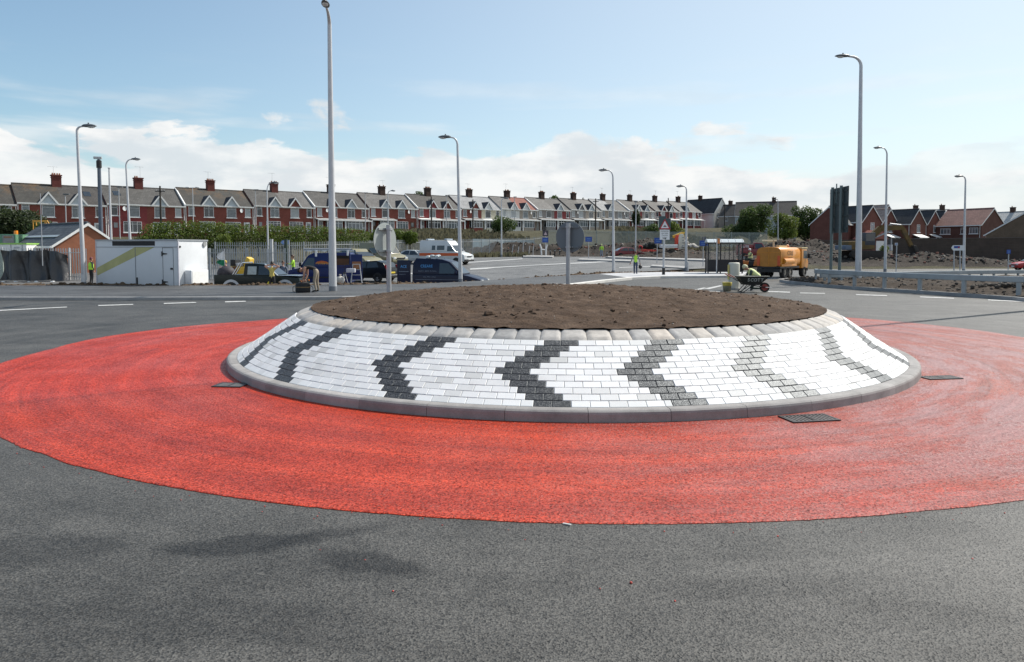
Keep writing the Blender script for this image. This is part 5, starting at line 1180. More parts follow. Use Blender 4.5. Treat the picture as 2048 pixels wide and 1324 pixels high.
# ================================================================ vehicles
def paint(n, c, rough=.35): return mat(n, c, rough, .08, 1.2, coat=.1 if max(c) < .1 else .35, spec=.22 if max(c) < .1 else .45, dirt=tuple(min(1, x*.85 + .012) for x in c))
PT = {'navy': paint('navy_blue_paint', (.008,.018,.095)), 'dknavy': paint('dark_navy_paint', (.008,.012,.035)), 'green': paint('black_green_paint', (.008,.014,.014)), 'black': paint('black_paint', (.008,.009,.011)), 'gold': paint('dull_gold_paint', (.20,.18,.095), .4), 'silver': paint('silver_paint', (.48,.50,.51), .35), 'amb': paint('pale_grey_white_paint', (.60,.62,.63), .35),
      'red': paint('dark_red_paint', (.20,.015,.02)), 'bred': paint('bright_red_paint', (.45,.02,.02)), 'orange': paint('orange_yellow_paint', (.60,.23,.013), .4), 'dorange': paint('orange_paint', (.50,.14,.015), .4), 'white': paint('white_vehicle_paint', (.72,.73,.73), .35), 'yellow': paint('yellow_plant_paint', (.66,.42,.03), .45)}
def wheel(T, x, y, r, w=.2, rim=M_RIM, rr=.62):
    s = 1 if y > 0 else -1; b = MB(); b.smooth = True; n = 20; pr = [(r*rr, -w/2), (r*.93, -w/2), (r, -w/2+.03), (r, w/2-.03), (r*.93, w/2), (r*rr, w/2)]
    vs = [(r_*math.cos(6.2832*i/n), o, r_*math.sin(6.2832*i/n)) for i in range(n) for r_, o in pr]; k = len(pr)
    b.add(vs, [(i*k+j, i*k+(j+1) % k, ((i+1) % n)*k+(j+1) % k, ((i+1) % n)*k+j) for i in range(n) for j in range(k)])
    W = b.build('wheel', M_RUBBER, T, (x, y, r)); b = MB(); o = s*w*.32
    b.tube([(0, o - s*.02, 0), (0, o, 0)], r*rr, 20); b.tube([(0, o, 0), (0, o + s*.05, 0)], [r*.22, r*.18], 10)
    for i in range(5):
        a = 6.2832*i/5; b.obox((r*.38*math.cos(a), o + s*.012, 0), (1, 0), .03, .012, .01)
    b.build('rim', rim, W); return W
def vehicle(name, label, cat, loc, rz, lower, upper, w, col, tum=.16, zb=None, sidewin=(), front=None, rear=None, wheels=(), r=.31, arch=M_BLACK, group=None, rim=M_RIM, bev=.05, glassm=M_GLASS, plates=True, lamps=True, ww=.2):
    """side profiles in (x forward, z up); lower = body below the belt, upper = cabin; front/rear = (x,z)-(x,z) screen lines"""
    T = thing(name, label, cat, loc, rz, group); zb = zb if zb is not None else min(p[1] for p in upper); zt = max(p[1] for p in upper)
    hw = lambda z: w/2 - tum*max(0, z-zb)/max(.01, zt-zb)
    b = MB(); b.prism(lower, lambda x, z: (x, w/2, z), lambda x, z: (x, -w/2, z)); B = b.build('body', col, T, bevel=bev)
    if upper: MB().prism(upper, lambda x, z: (x, hw(z), z), lambda x, z: (x, -hw(z), z)).build('cabin', col, T, bevel=bev)
    for poly in sidewin:
        for s in (-1, 1):
            g = MB(); g.prism(poly, lambda x, z: (x, s*(hw(z)+.006), z), lambda x, z: (x, s*(hw(z)-.03), z)); g.build('window', glassm, T)
    for ln, nm in ((front, 'windscreen'), (rear, 'rear_window')):
        if ln:
            (xa, za), (xc, zc) = ln; d = Vector((xc-xa, 0, zc-za)).normalized(); nrm = Vector((-d.z, 0, d.x)); nrm = nrm if (nrm.x > 0) == (nm == 'windscreen') else -nrm
            o = nrm*.012; ya, yc = hw(za)-.1, hw(zc)-.1; g = MB(); q = [Vector((xa, ya, za)), Vector((xa, -ya, za)), Vector((xc, -yc, zc)), Vector((xc, yc, zc))]
            g.add([p + o for p in q] + [p - nrm*.03 for p in q], [(0,1,2,3), (7,6,5,4), (0,4,5,1), (1,5,6,2), (2,6,7,3), (3,7,4,0)]); g.build(nm, glassm, T)
    xs = [p[0] for p in lower]; x1, x0 = max(xs), min(xs)
    for x in wheels:
        for s in (-1, 1):
            a = MB(); ra = r*(1.2 if arch == M_BLACK else 1.42); pts = [(x + ra*math.cos(math.pi*i/12), r + ra*math.sin(math.pi*i/12)) for i in range(13)]; pts = [(x+ra, max(.2, r-.08))] + pts + [(x-ra, max(.2, r-.08))]
            a.prism(pts, lambda px, pz: (px, s*(w/2+.012), pz), lambda px, pz: (px, s*(w/2-.02), pz)); a.build('wheel_arch', arch, T)
            if arch != M_BLACK:
                a = MB(); rb = r*1.04; pts = [(x + rb*math.cos(math.pi*i/12), r + rb*math.sin(math.pi*i/12)) for i in range(13)]; pts = [(x+rb, .15)] + pts + [(x-rb, .15)]; a.prism(pts, lambda px, pz: (px, s*(w/2+.018), pz), lambda px, pz: (px, s*(w/2+.01), pz)); a.build('wheel_well', M_BLACK, T)
            wheel(T, x, s*(w/2 - ww/2 + .03), r, ww, rim)
    return T, B, hw
def lights(T, x, y, z, hx, hy, hz_, m, nm, bev=.02):
    for s in (-1, 1): MB().box(x-hx, x+hx, s*y-hy, s*y+hy, z-hz_, z+hz_).build(nm, m, T, bevel=bev)
def plate(T, x, z, m, nm='number_plate', w=.26): MB().box(x-.012, x+.012, -w, w, z-.055, z+.055).build(nm, m, T)
M_PLY = mat('yellow_plate', (.62,.47,.03), .5, .1, 8); M_PLW = mat('white_plate', (.7,.7,.68), .5, .1, 8)

def letter_side(T, body, size, x, z, y, m, sgn=-1, sx=1., nm='lettering', rev=False):
    """lettering on the -y (sgn -1) or +y side; reads left to right for someone facing that side"""
    f = 1 if sgn < 0 else -1
    return text_mb(body, size, lambda a, c: (x + f*a*sx, y, z + c), bold=True).build(nm, m, T)

# blue panel van, nose to the left
def blue_van():
    q = P(641, 500, 47.2); q.z = gz(q.x, q.y) - .04; L = 2.08
    T, B, hw = vehicle('panel_van', 'dark navy panel van with a roof ladder rack and orange lettering on its side', 'van', q, math.pi + R(3),
        [(-L,.32), (L-.1,.3), (L+.05,.5), (L,.85), (L-.15,1.08), (1.0,1.3), (-L,1.3)], [(1.1,1.3), (.62,2.05), (.3,2.2), (-L+.06,2.24), (-L,2.1), (-L,1.3)], 1.95, PT['navy'], .14, 1.3,
        [[(.95,1.34), (.6,1.9), (.2,1.9), (.2,1.34)]], ((1.07,1.36), (.64,2.02)), None, (1.4, -1.3), .33)
    y = hw(1.6)+.012
    MB().prism([(-.62,1.5), (-.35,1.66), (.05,1.72), (.4,1.66), (.62,1.5)], lambda x, z: (x*.8-.3, y-.004, z), lambda x, z: (x*.8-.3, y-.03, z)).build('orange_badge', mat('orange_red_vinyl', (.45,.10,.02), .5, .2, 4), T)
    letter_side(T, 'DIVERSE', .22, -.3, 1.5, y+.004, mat('orange_vinyl', (.6,.28,.03), .5, .1, 4), 1, 1.05)
    for i in range(3): MB().box(-1.02, -.82, y-.004, y, 1.62-.11*i, 1.65-.11*i).build('lettering', mat('pale_blue_vinyl', (.22,.28,.42), .5, .1, 3), T)
    ply = mat('brown_plywood', (.075,.032,.014), .75, .3, 3); H_ = MB().box(-2.0, -1.18, y-.03, y+.006, .52, 2.04).build('cargo_shade_panel', mat('hold_shade', (.012,.008,.006), .9, .3, 2), T); MB().box(-1.98, -1.2, y-.02, y+.012, 1.15, 1.85).build('plywood_lining', ply, H_)  # flat dark panel stands in for the shaded depth of the hold
    MB().box(-1.17, -1.06, y+.002, y+.03, 1.2, 1.72).build('shelf_box', mat('cardboard', (.45,.30,.17), .8, .15, 4), H_)
    D = MB().box(-L-.74, -L-.02, .86, .92, .45, 2.12).build('open_door', PT['navy'], T, bevel=.02); MB().box(-L-.66, -L-.1, .922, .935, 1.18, 1.66).build('door_lining', mat('tan_panel', (.30,.13,.06), .7, .2, 3), D)
    r = MB()
    for yy in (-.78, .78): r.box(-2.0, .9, yy-.03, yy+.03, 2.36, 2.42)
    for x in (-2.0, -1.1, -.2, .75): r.box(x-.03, x+.03, -.8, .8, 2.31, 2.355)
    R_ = r.build('roof_rack', mat('rack_silver_blue', (.30,.36,.42), .4, .1, 4, metal=.4), T)
    f = MB()
    for x in (-1.9, -.9, 0.1): f.box(x-.06, x+.06, .82, .9, 1.98, 2.38)
    f.build('rack_foot', M_UPVC, R_); f = MB()
    for yy in (.3, .6): f.tube([(-2.0, yy, 2.47), (.95, yy, 2.47)], .04, 6)
    for i in range(11): f.tube([(-1.9+i*.27, .3, 2.47), (-1.9+i*.27, .6, 2.47)], .02, 5)
    f.build('ladder', M_GALV, R_)
    lights(T, L-.03, .75, .8, .05, .17, .12, M_LAMPC, 'headlight'); MB().box(1.0, 1.12, y+.02, y+.28, 1.35, 1.62).build('wing_mirror', M_BLACK, T, bevel=.03)
    MB().box(-L+.1, L-.2, y+.05, y+.075, .62, .70).build('side_trim', M_BLACK, T); plate(T, L+.06, .45, M_PLW)
blue_van()
def hatchback():
    q = P(737, 500, 51); q.z = gz(q.x, q.y); T, B, hw = vehicle('hatchback', 'black hatchback seen from behind with a tall red tail light and yellow plate', 'car', q, R(180-22),
        [(-1.95,.3), (1.9,.28), (1.95,.6), (1.75,.82), (1.0,.95), (-1.9,1.0), (-1.98,.75)], [(1.0,.95), (.35,1.42), (-1.0,1.5), (-1.62,1.36), (-1.93,.98)], 1.7, PT['black'], .2, .95,
        [[(.8,1.0), (.3,1.36), (-.3,1.4), (-.3,1.0)], [(-.38,1.0), (-.38,1.4), (-1.1,1.4), (-1.3,1.05)]], ((.98,1.0), (.38,1.4)), ((-1.90,1.03), (-1.64,1.34)), (1.25, -1.25), .31)
    lights(T, -1.86, .72, 1.0, .07, .09, .22, M_RED, 'tail_light'); lights(T, -1.93, .68, .74, .05, .09, .05, M_LAMPC, 'reversing_light'); plate(T, -1.985, .68, M_PLY); MB().box(-2.03, -1.9, -.82, .82, .34, .56).build('bumper', PT['black'], T, bevel=.04); MB().box(-2.045, -2.03, -.75, .75, .49, .53).build('bumper_trim', M_CHROME, T)
hatchback()
def gold_van(px, Y, label, hi, rz):
    q = P(px, 500, Y); q.z = gz(q.x, q.y); h = 2.3 if hi else 1.95
    T, B, hw = vehicle('panel_van', label, 'van', q, rz, [(-2.4,.3), (2.3,.3), (2.42,.55), (2.36,.85), (2.0,1.12), (1.35,1.25), (-2.4,1.25)], [(1.42,1.25), (.75,h-.28), (.35,h-.04), (-2.3,h), (-2.4,h-.15), (-2.4,1.25)], 1.9, PT['gold'], .17, 1.25,
        [[(1.25,1.3), (.78,1.82), (.3,1.82), (.3,1.3)], [(.15,1.3), (.15,1.8), (-.9,1.8), (-.9,1.3)]], ((1.38,1.3), (.78,h-.3)), None, (1.5, -1.5), .33)
    lights(T, 2.3, .72, .85, .08, .15, .11, M_LAMPC, 'headlight'); MB().box(2.37, 2.43, -.5, .5, .78, .9).build('grille', M_BLACK, T); plate(T, 2.45, .5, M_PLW); MB().box(2.3, 2.47, -.9, .9, .3, .46).build('bumper', M_BLACK, T, bevel=.03)
    for s in (-1, 1): MB().box(1.15, 1.25, s*.98-.1, s*.98+.1, 1.3, 1.52).build('wing_mirror', M_BLACK, T, bevel=.02)
gold_van(713, 62, 'nearer dull gold van nosing out behind the black hatchback', False, R(-38))
gold_van(766, 68, 'taller dull gold van with white number plate behind the keep left sign post', True, R(-38))
def car(name, label, px, Y, rz, col, cat='car', dz=0, group=None, h=1.42, z=None):
    q = P(px, 500, Y); q.z = (gz(q.x, q.y) if z is None else z) + dz
    T, B, hw = vehicle(name, label, cat, q, rz, [(-2.1,.3), (2.0,.28), (2.1,.5), (2.02,.68), (1.1,.86), (-1.2,.92), (-2.1,.88), (-2.15,.6)], [(1.15,.87), (.4,h-.06), (-.6,h), (-1.15,h-.1), (-1.75,.92)], 1.7, col, .22, .88,
        [[(.9,.92), (.36,h-.12), (-.18,h-.08), (-.18,.92)], [(-.26,.92), (-.26,h-.08), (-.8,h-.1), (-1.35,.95)]], ((1.12,.9), (.42,h-.08)), ((-1.72,.96), (-1.17,h-.11)), (1.3, -1.3), .3, group=group)
    lights(T, 2.02, .62, .62, .06, .17, .07, M_LAMPC, 'headlight'); lights(T, -2.11, .66, .74, .04, .12, .08, M_RED, 'tail_light'); plate(T, 2.11, .42, M_PLW); plate(T, -2.16, .55, M_PLY); MB().box(2.05, 2.11, -.4, .4, .5, .58).build('grille', M_BLACK, T)
    return T
car('saloon_car', 'silver saloon car parked between the gold van and the ambulance', 831, 75, R(-28), PT['silver'])
pk = 'cars parked along the terrace street'
for px, Y, c, lb in ((1131, 160, 'white', 'white car roof showing over the street wall, left one'), (1148, 162, 'silver', 'silver car over the street wall beside the utility pole'), (1262, 168, 'white', 'white car parked by the slim dark tree'), (1247, 170, 'silver', 'silver car half hidden left of the white one by the slim dark tree')):
    q = P(px, 464, Y); car('parked_car', lb, px, Y, math.atan2(.671, .741), PT[c], group=pk, z=q.z - .75)
car('red_car', 'red car nose at the right frame edge behind the blue sign', 2078, 66, R(170), PT['bred'])
car('red_car', 'red car among the rubble left of the black spoil heap', 1256, 99, R(10), PT['red'], dz=-.15)
def ambulance():
    q = P(893, 500, 73); q.z = gz(q.x, q.y); h = 2.42
    T, B, hw = vehicle('ambulance', 'white ambulance with an orange side stripe and roof light bars, facing right', 'ambulance', q, R(-25), [(-2.6,.35), (2.5,.33), (2.62,.55), (2.56,.95), (2.1,1.15), (1.5,1.28), (-2.6,1.28)], [(1.6,1.28), (1.02,1.95), (.55,h-.02), (-2.5,h), (-2.6,h-.12), (-2.6,1.28)], 1.95, PT['amb'], .14, 1.28,
        [[(1.42,1.33), (1.0,1.85), (.62,1.85), (.62,1.33)], [(.3,1.45), (.3,1.9), (-.55,1.9), (-.55,1.45)], [(-.75,1.45), (-.75,1.9), (-1.15,1.9), (-1.15,1.45)]], ((1.55,1.33), (1.05,1.92)), None, (1.65, -1.5), .33)
    m = mat('orange_stripe', (.62,.11,.03), .5, .1, 3)
    for s in (-1, 1): MB().box(-2.58, 2.2, s*.985-.006, s*.985+.006, .88, 1.16).build('stripe', m, T)
    for x in (-1.9, .25): L = MB().box(x-.14, x+.14, -.62, .62, h+.04, h+.16).build('light_bar', mat('pale_blue_beacon', (.45,.52,.6), .2, .1, 5), T, bevel=.03); MB().box(x-.16, x+.16, -.66, .66, h, h+.038).build('mount', M_BLACK, L)
    lights(T, 2.52, .7, .85, .08, .15, .1, M_LAMPC, 'headlight'); MB().box(2.56, 2.63, -.45, .45, .75, .86).build('grille', M_BLACK, T); plate(T, 2.64, .5, M_PLW); MB().box(2.5, 2.66, -.92, .92, .35, .5).build('bumper', M_BLACK, T, bevel=.03)
ambulance()
def dark_van():
    q = P(901, 500, 43.2); q.z = -.62; L = 2.1
    T, B, hw = vehicle('small_van', 'dark navy small van with pale blue lettering and its rear door swung open', 'van', q, R(-13), [(-L,.28), (L,.26), (L+.1,.5), (L,.72), (1.35,.92), (.9,1.0), (-L,1.0)], [(1.0,1.0), (.2,1.66), (-.3,1.8), (-1.9,1.86), (-L+.02,1.6), (-L,1.0)], 1.68, PT['dknavy'], .16, 1.0,
        [[(.72,1.04), (.12,1.58), (-.42,1.6), (-.42,1.04)]], ((.97,1.04), (.24,1.63)), None, (1.35, -1.3), .31)
    m = mat('pale_blue_lettering', (.06,.25,.55), .5, .1, 3); m2 = mat('grey_lettering', (.16,.19,.25), .5, .1, 3)
    y = -(hw(1.42)+.012); letter_side(T, 'CREARE', .22, -1.22, 1.42, y, m, -1, .95); letter_side(T, 'interior  design  &  fitting', .085, -1.15, 1.17, -(hw(1.17)+.012), m2, -1, 1.3)
    letter_side(T, 'shop fitting  joinery', .085, -1.0, .86, -.855, m2, -1, 1.2); MB().box(-L+.2, .9, -.856, -.845, .7, .72).build('body_crease', m2, T)
    D = MB().box(-.82, 0, -.03, .03, .32, 1.75).build('rear_door', PT['dknavy'], T, (-L-.08, -.84, 0), R(8), bevel=.03)
    text_mb('ACE', .2, lambda a, c: (-.42 + a, -.036, 1.4 + c), bold=True).build('lettering', m, D); MB().box(-.7, -.12, -.037, -.031, 1.12, 1.15).box(-.7, -.3, -.037, -.031, .98, 1.0).build('small_lettering', m2, D)
    MB().box(.55, .68, -1.0, -.83, 1.0, 1.18).build('wing_mirror', PT['dknavy'], T, bevel=.03); lights(T, L, .62, .62, .08, .15, .1, M_LAMPC, 'headlight')
    T.scale = (1.0, 1.05, 1.1)
    b = MB(); random.seed(4)
    for i in range(7): lump(b, (-.95 + random.uniform(-.4, .4), -.35 + random.uniform(-.15, .15), 2.09 + random.uniform(-.02, .09)), .12, 6, 5)
    o = b.build('white_sheeting', mat('crumpled_plastic', (.62,.68,.69), .4, .12, 5), None, q, R(-13)); tag(o, 'crumpled white plastic sheeting lying on the roof of the dark navy small van', 'sheeting')
dark_van()
def pickup():
    q = P(524, 500, 41.4); q.z = -.62; L = 2.42
    T, B, hw = vehicle('pickup_truck', 'black green double cab pickup truck with silver wheel arches, nose to the right', 'pickup', q, R(-2), [(-L,.42), (L-.05,.38), (L+.05,.6), (L-.02,.95), (1.15,1.08), (-.75,1.1), (-.75,1.13), (-L,1.13)], [(1.2,1.08), (.42,1.72), (-.2,1.78), (-.72,1.76), (-.76,1.1)], 1.76, PT['green'], .16, 1.1,
        [[(.98,1.13), (.42,1.62), (.1,1.64), (.1,1.13)]], ((1.16,1.13), (.46,1.68)), None, (1.6, -1.45), .36, arch=mat('silver_arch', (.42,.46,.52), .35, .1, 3, metal=.2))
    g = MB(); g.prism([(-.02,1.15), (-.02,1.6), (-.52,1.6), (-.52,1.15)], lambda x, z: (x, -(hw(z)+.007), z), lambda x, z: (x, -(hw(z)-.02), z)); g.build('rear_side_window', mat('bright_pane', (.34,.38,.38), .15, .2, 7), T)
    r = MB()
    for s in (-1, 1):
        for d in (0, .14): r.tube([(-.85-d, s*.72, 1.80), (-1.25-d, s*.76, 1.14)], .035, 7)
    r.tube([(-.85, -.72, 1.8), (-.85, .72, 1.8)], .035, 7); r.build('roll_bar', M_CHROME, T)
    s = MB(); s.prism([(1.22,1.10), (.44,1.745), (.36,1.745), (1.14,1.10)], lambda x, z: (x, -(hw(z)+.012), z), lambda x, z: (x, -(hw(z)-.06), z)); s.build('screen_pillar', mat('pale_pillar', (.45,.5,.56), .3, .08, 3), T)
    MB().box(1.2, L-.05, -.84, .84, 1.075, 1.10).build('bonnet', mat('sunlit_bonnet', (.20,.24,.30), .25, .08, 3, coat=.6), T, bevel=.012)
    MB().box(.85, .98, -1.08, -.86, 1.12, 1.32).build('wing_mirror', mat('cream_mirror', (.5,.42,.22), .5, .1, 5), T, bevel=.04)
    d = MB(); d.prism([(1.0 + .15*math.cos(6.283*i/12)*(1 if i % 3 else 1.12), .62 + .17*math.sin(6.283*i/12)) for i in range(12)], lambda x, z: (x-.25, -.893, z), lambda x, z: (x-.25, -.882, z)); d.build('daffodil_sticker', mat('bright_yellow_vinyl', (.72,.58,.02), .5, .1, 4), T)
    lights(T, L, .7, .78, .06, .05, .04, M_AMBER, 'indicator'); MB().box(-L-.02, -L+.1, -.86, .86, .42, .5).build('bumper', M_BLACK, T, bevel=.02)
    # load in the bed, all resting on it
    H = thing('bag_heap', 'rounded dark tarpaulin bundle in the pickup bed', 'bundle', q + Vector((-2.0, -.15, .95))); MB().ball((0,0,.25), (.52,.45,.42), 12, 8).build('bundle', mat('dark_purple_tarp', (.03,.026,.035), .7, .3, 5), H); MB().tube([(-.5,0,.35), (0,-.1,.69), (.5,0,.35)], .015, 5).build('strap', M_BLACK, H)
pickup()
def fit(T): return T
def flag():
    q = P(441, 533, 42.3); T = thing('flag', 'white and green flag hanging from a pole at the pickup tailgate', 'flag', q); H = P(441, 502, 42.3).z - q.z
    MB().tube([(.3,0,-.9), (.22,0,H+.12)], .018, 6).build('pole', M_POST, T)
    for nm, z0, z1, m in (('white_half', .42, 1., M_SIGNW), ('green_half', 0., .42, mat('flag_green', (.01,.20,.10), .7, .15, 4))):
        b = MB(); b.smooth = True; b.grid(8, 8, lambda u, v: (.22 - .42*u*(.6+.4*math.sin(3*v)), .05*math.sin(u*9 + v*3), (z0 + (z1-z0)*v)*H*(1-.25*u) + .1*u)); b.build(nm, m, T)
    b = MB(); b.smooth = True; b.grid(6, 6, lambda u, v: (.14 - .36*u*(1-v), .03*math.sin(u*9), -.32 + .36*v)); b.build('white_tail', M_SIGNW, T)
flag()
def yellow_machine():
    q = P(478, 500, 46.5); q.z = gz(q.x, q.y); T = thing('compressor', 'yellow plant machine with a black seat box standing behind the pickup bed', 'machine', q); T.scale = (.8, 1, 1.03)
    B = MB().prism([(-.95,.55), (.75,.55), (1.0,1.1), (.85,1.62), (.55,1.3), (-.95,1.3)], lambda x, z: (x, -.5, z), lambda x, z: (x, .5, z)).build('body', PT['yellow'], T, bevel=.04)
    MB().box(-.5, -.1, -.45, .45, 1.32, 1.72).build('seat_box', M_BLACK, T, bevel=.03); MB().box(-.15, .45, -.4, .4, 1.31, 1.5).build('cover', M_GALV, T, bevel=.03)
    MB().prism([(.5,1.35), (.95,1.35), (1.05,1.75), (.75,1.9)], lambda x, z: (x, -.42, z), lambda x, z: (x, .42, z)).build('hood', PT['yellow'], T, bevel=.05)
    MB().box(-.35, .02, -.512, -.502, .55, 1.3).build('dark_panel', mat('brown_panel', (.16,.07,.015), .6, .2, 3), B)
    for x in (-.6, .6): wheel(T, x, -.42, .28, .18); wheel(T, x, .42, .28, .18)
yellow_machine()

# ---------------------------------------------------------------- box trailer
def trailer():
    q = P(357, 577, 36.4); q.z = 0.05; T = thing('box_trailer', 'white box trailer with a diagonal olive stripe and a black vent strip', 'trailer', q, R(-15)); M = mat('trailer_white', (.66,.68,.70), .5, .06, .7, dirt=(.5,.51,.52)); W, D, h = 5.0, 2.25, 2.36
    MB().box(-W, 0, 0, D, .0, h).build('body', M, T, bevel=.03)
    f = -.004
    def sheet(nm, pts, m, t=.012): return MB().prism(pts, lambda x, z: (x, f-t, z), lambda x, z: (x, f+.02, z)).build(nm, m, T)
    sheet('stripe', [(-W+.03,.52), (-W+.03,.92), (-2.55,2.0), (-1.35,2.0)], mat('olive_stripe', (.47,.45,.20), .6, .15, 1.5), .002)
    sheet('vent_strip', [(-3.95,2.07), (-1.35,2.07), (-1.35,2.3), (-3.95,2.3)], mat('vent_black', (.012,.012,.014), .6, .1, 3), .012)
    b = MB(); b.prism([(-W,1.99), (0,1.99), (0,2.015), (-W,2.015)], lambda x, z: (x, f-.010, z), lambda x, z: (x, f+.01, z)); b.box(-2.56, -2.535, f-.016, f, .02, 1.985); b.build('seam', mat('seam_grey', (.22,.23,.25), .6, .1, 3), T)
    sheet('lock_rod', [(-2.50,.02), (-2.44,.02), (-2.44,.45), (-2.50,.45)], M_BLACK, .03)
    d = MB(); 
    for a, c, e, g in ((-.9,-.885,.05,1.97), (-.27,-.255,.05,1.97), (-.9,-.255,1.955,1.97), (-.9,-.255,.05,.065)): d.prism([(a,e), (c,e), (c,g), (a,g)], lambda x, z: (x, f-.008, z), lambda x, z: (x, f+.01, z))
    D_ = d.build('side_door', mat('door_gap', (.07,.075,.08), .7, .1, 3), T); hn = MB()
    for z in (.24, 1.66): hn.prism([(-.94,z-.05), (-.62,z-.02), (-.62,z+.02), (-.94,z+.05)], lambda x, z_: (x, f-.03, z_), lambda x, z_: (x, f-.006, z_))
    hn.box(-.95, -.89, f-.035, f-.005, .12, .36); hn.box(-.95, -.89, f-.035, f-.005, 1.54, 1.78); hn.build('hinge', M_BLACK, D_); MB().box(-.42, -.3, f-.04, f-.008, .86, .95).build('handle', M_BLACK, D_)
    b = MB(); b.box(-W-.02, .02, -.03, .0-.001, h-.05, h+.03).box(.001, .03, -.03, D+.03, h-.05, h+.03).box(-W-.02, .0, D, D+.03, h-.05, h+.03); b.build('roof_trim', mat('trim_grey', (.34,.36,.38), .4, .1, 3, metal=.3), T)
    b = MB().box(.004, .05, -.02, .05, 0, h-.06).box(-W-.02, -W+.03, -.02, -.006, 0, h-.06).build('corner_trim', mat('trim_lilac', (.5,.5,.55), .4, .1, 3), T)
    bx = MB().box(.03, .42, .45, 1.75, .0, .82).build('front_locker', M, T, bevel=.02); MB().box(.422, .43, .52, 1.68, .05, .76).build('locker_lid', M_WHITE, bx)
    MB().tube([(.02, .12, h-.35), (.07, .12, h-.35)], .055, 10).build('marker_light', M_BLACK, T); MB().tube([(.02, D-.25, h-.2), (.06, D-.25, h-.2)], .13, 14).build('vent', mat('vent_grey', (.3,.31,.31), .5, .2, 5), T)
    for x in (-2.0, -3.0): wheel(T, x, .18, .28, .18); wheel(T, x, D-.18, .28, .18)
trailer()
def tarp():
    p0, p1 = P(4, 500, 51.2), P(134, 500, 51.2); T = thing('tarpaulin', 'black tarpaulin draped in folds over the fence on the left', 'tarpaulin', (p0.x, p0.y, -.35)); W = p1.x-p0.x
    m, N, L, p = nodes('black_tarpaulin'); setin(p, Roughness=.42, Specular_IOR_Level=.6); n = noise_node(N, L, .9, 5, .65); L.new(ramp(N, L, n, [(.35, (.022,.022,.026)), (.7, (.05,.048,.046))]), p.inputs['Base Color']); bumpn(N, L, p, noise_node(N, L, 5, 5), .5, .05)
    def fn(u, v):
        x = W*u; f = 1-v; fold = .26*math.sin(u*19 + 1.2*math.sin(v*3)) + .13*math.sin(u*43 + v*4) + .07*mnoise.noise(Vector((u*9, v*3, 1)))
        top = 2.28 - .10*abs(math.sin(u*14)) - .25*sst(.8, 1, u); bot = .12 + .1*mnoise.noise(Vector((u*6, 0, 5))); return (x + .12*math.sin(v*3+u*20)*f, -.16 - .22*f*f + fold*(.5+.45*f), bot + (top-bot)*v)
    b = MB(); b.smooth = True; b.grid(150, 26, fn); b.build('sheet', m, T)
    b = MB(); b.smooth = True; b.grid(150, 3, lambda u, v: (lambda q: (q[0], q[1] + .22*v, q[2] - .25*v*v))(fn(u, 1))); b.build('overhang', m, T)
    w = MB()
    for u in (.12, .3, .5, .62, .86): lump(w, (W*u, -.75 + .1*math.sin(u*30), .02), .13, 6, 5)
    w.build('weights', M_WHITE, T)['kind'] = 'stuff'
    T2 = thing('corrugated_gate', 'pale green corrugated sheet fence at the left frame edge', 'fence', (P(-30, 500, 51.6).x, 51.6, -.35)); b = MB(); W2 = P(6, 500, 51.6).x - T2.location.x
    b.grid(60, 1, lambda u, v: (W2*u, .03*math.sin(u*95), .1 + 2.15*v)); b.build('sheet', mat('pale_green_sheet', (.48,.54,.48), .5, .1, 2), T2); MB().box(0, W2, .05, .1, 1.8, 1.88).build('rail', M_GALV, T2)
tarp()
def cabins():
    q = P(-35, 500, 58); T = thing('site_cabin', 'white site cabin with a lime green roof edge behind the tarpaulin', 'site cabin', (q.x, q.y, -.3)); x1 = P(53, 500, 58).x - q.x; zt = P(0, 486, 58).z + .3
    MB().box(0, x1, 0, 2.4, 0, zt-.12).build('wall', M_WHITE, T); MB().box(-.05, x1+.05, -.05, 2.45, zt-.12, zt).build('roof_edge', mat('lime_green', (.30,.55,.12), .5, .1, 3), T)
    b = MB()
    for x in (x1-1.25, x1-.35, x1-2.3): b.box(x, x+.04, -.02, -.001, .3, zt-.14)
    b.build('seam', M_CCTV, T); MB().box(x1-1.0, x1-.55, -.03, -.001, zt-.45, zt-.3).build('handle', M_GALV, T)
    q = P(-10, 500, 62); S = thing('site_lorry', 'dark green lorry cab top with an amber beacon behind the white site cabin', 'lorry', (q.x, q.y, -.1)); x1 = P(32, 500, 62).x - q.x; zt = P(0, 468.5, 62).z + .1
    MB().box(0, x1, 0, 2.2, .5, zt).build('cab', mat('cab_green', (.10,.22,.13), .4, .1, 2), S, bevel=.06); MB().box(x1-1.1, x1-.12, -.03, -.005, zt-.75, zt-.1).build('windscreen', M_GLASSB, S); MB().box(x1-.95, x1-.3, -.045, -.031, zt-.32, zt-.18).build('dashboard_reflection', mat('brown_reflection', (.3,.16,.09), .6, .2, 4), S)  # reflection in the windscreen built as a brown panel
    MB().cyl((x1-.22, .4, zt), (x1-.22, .4, zt+.32), .17, .14).build('beacon', mat('amber_beacon', (.9,.28,.02), .25, .1, 4), S); wheel(S, .4, .2, .45); wheel(S, x1-.4, .2, .45)
    q = P(87, 442, 66); S = thing('barrier', 'orange yellow striped barrier rail sticking out of the bushes', 'barrier', q); MB().box(-1.0, .35, -.03, .03, -.08, .08).build('rail', mat('orange_barrier', (.65,.32,.05), .5, .15, 8), S); b = MB()
    for x in (-.7, -.3, .1): b.box(x, x+.07, -.03, .03, -.4, -.081)
    b.tube([(.35,0,0), (.75,0,-.75)], .05, 6); b.tube([(.2,0,-.1), (.42,0,-.75)], .05, 6); b.tube([(-.95,0,-.1),(-.95,0,-3)], .04, 6); b.build('legs', mat('orange_barrier', (.65,.32,.05)), S)
cabins()

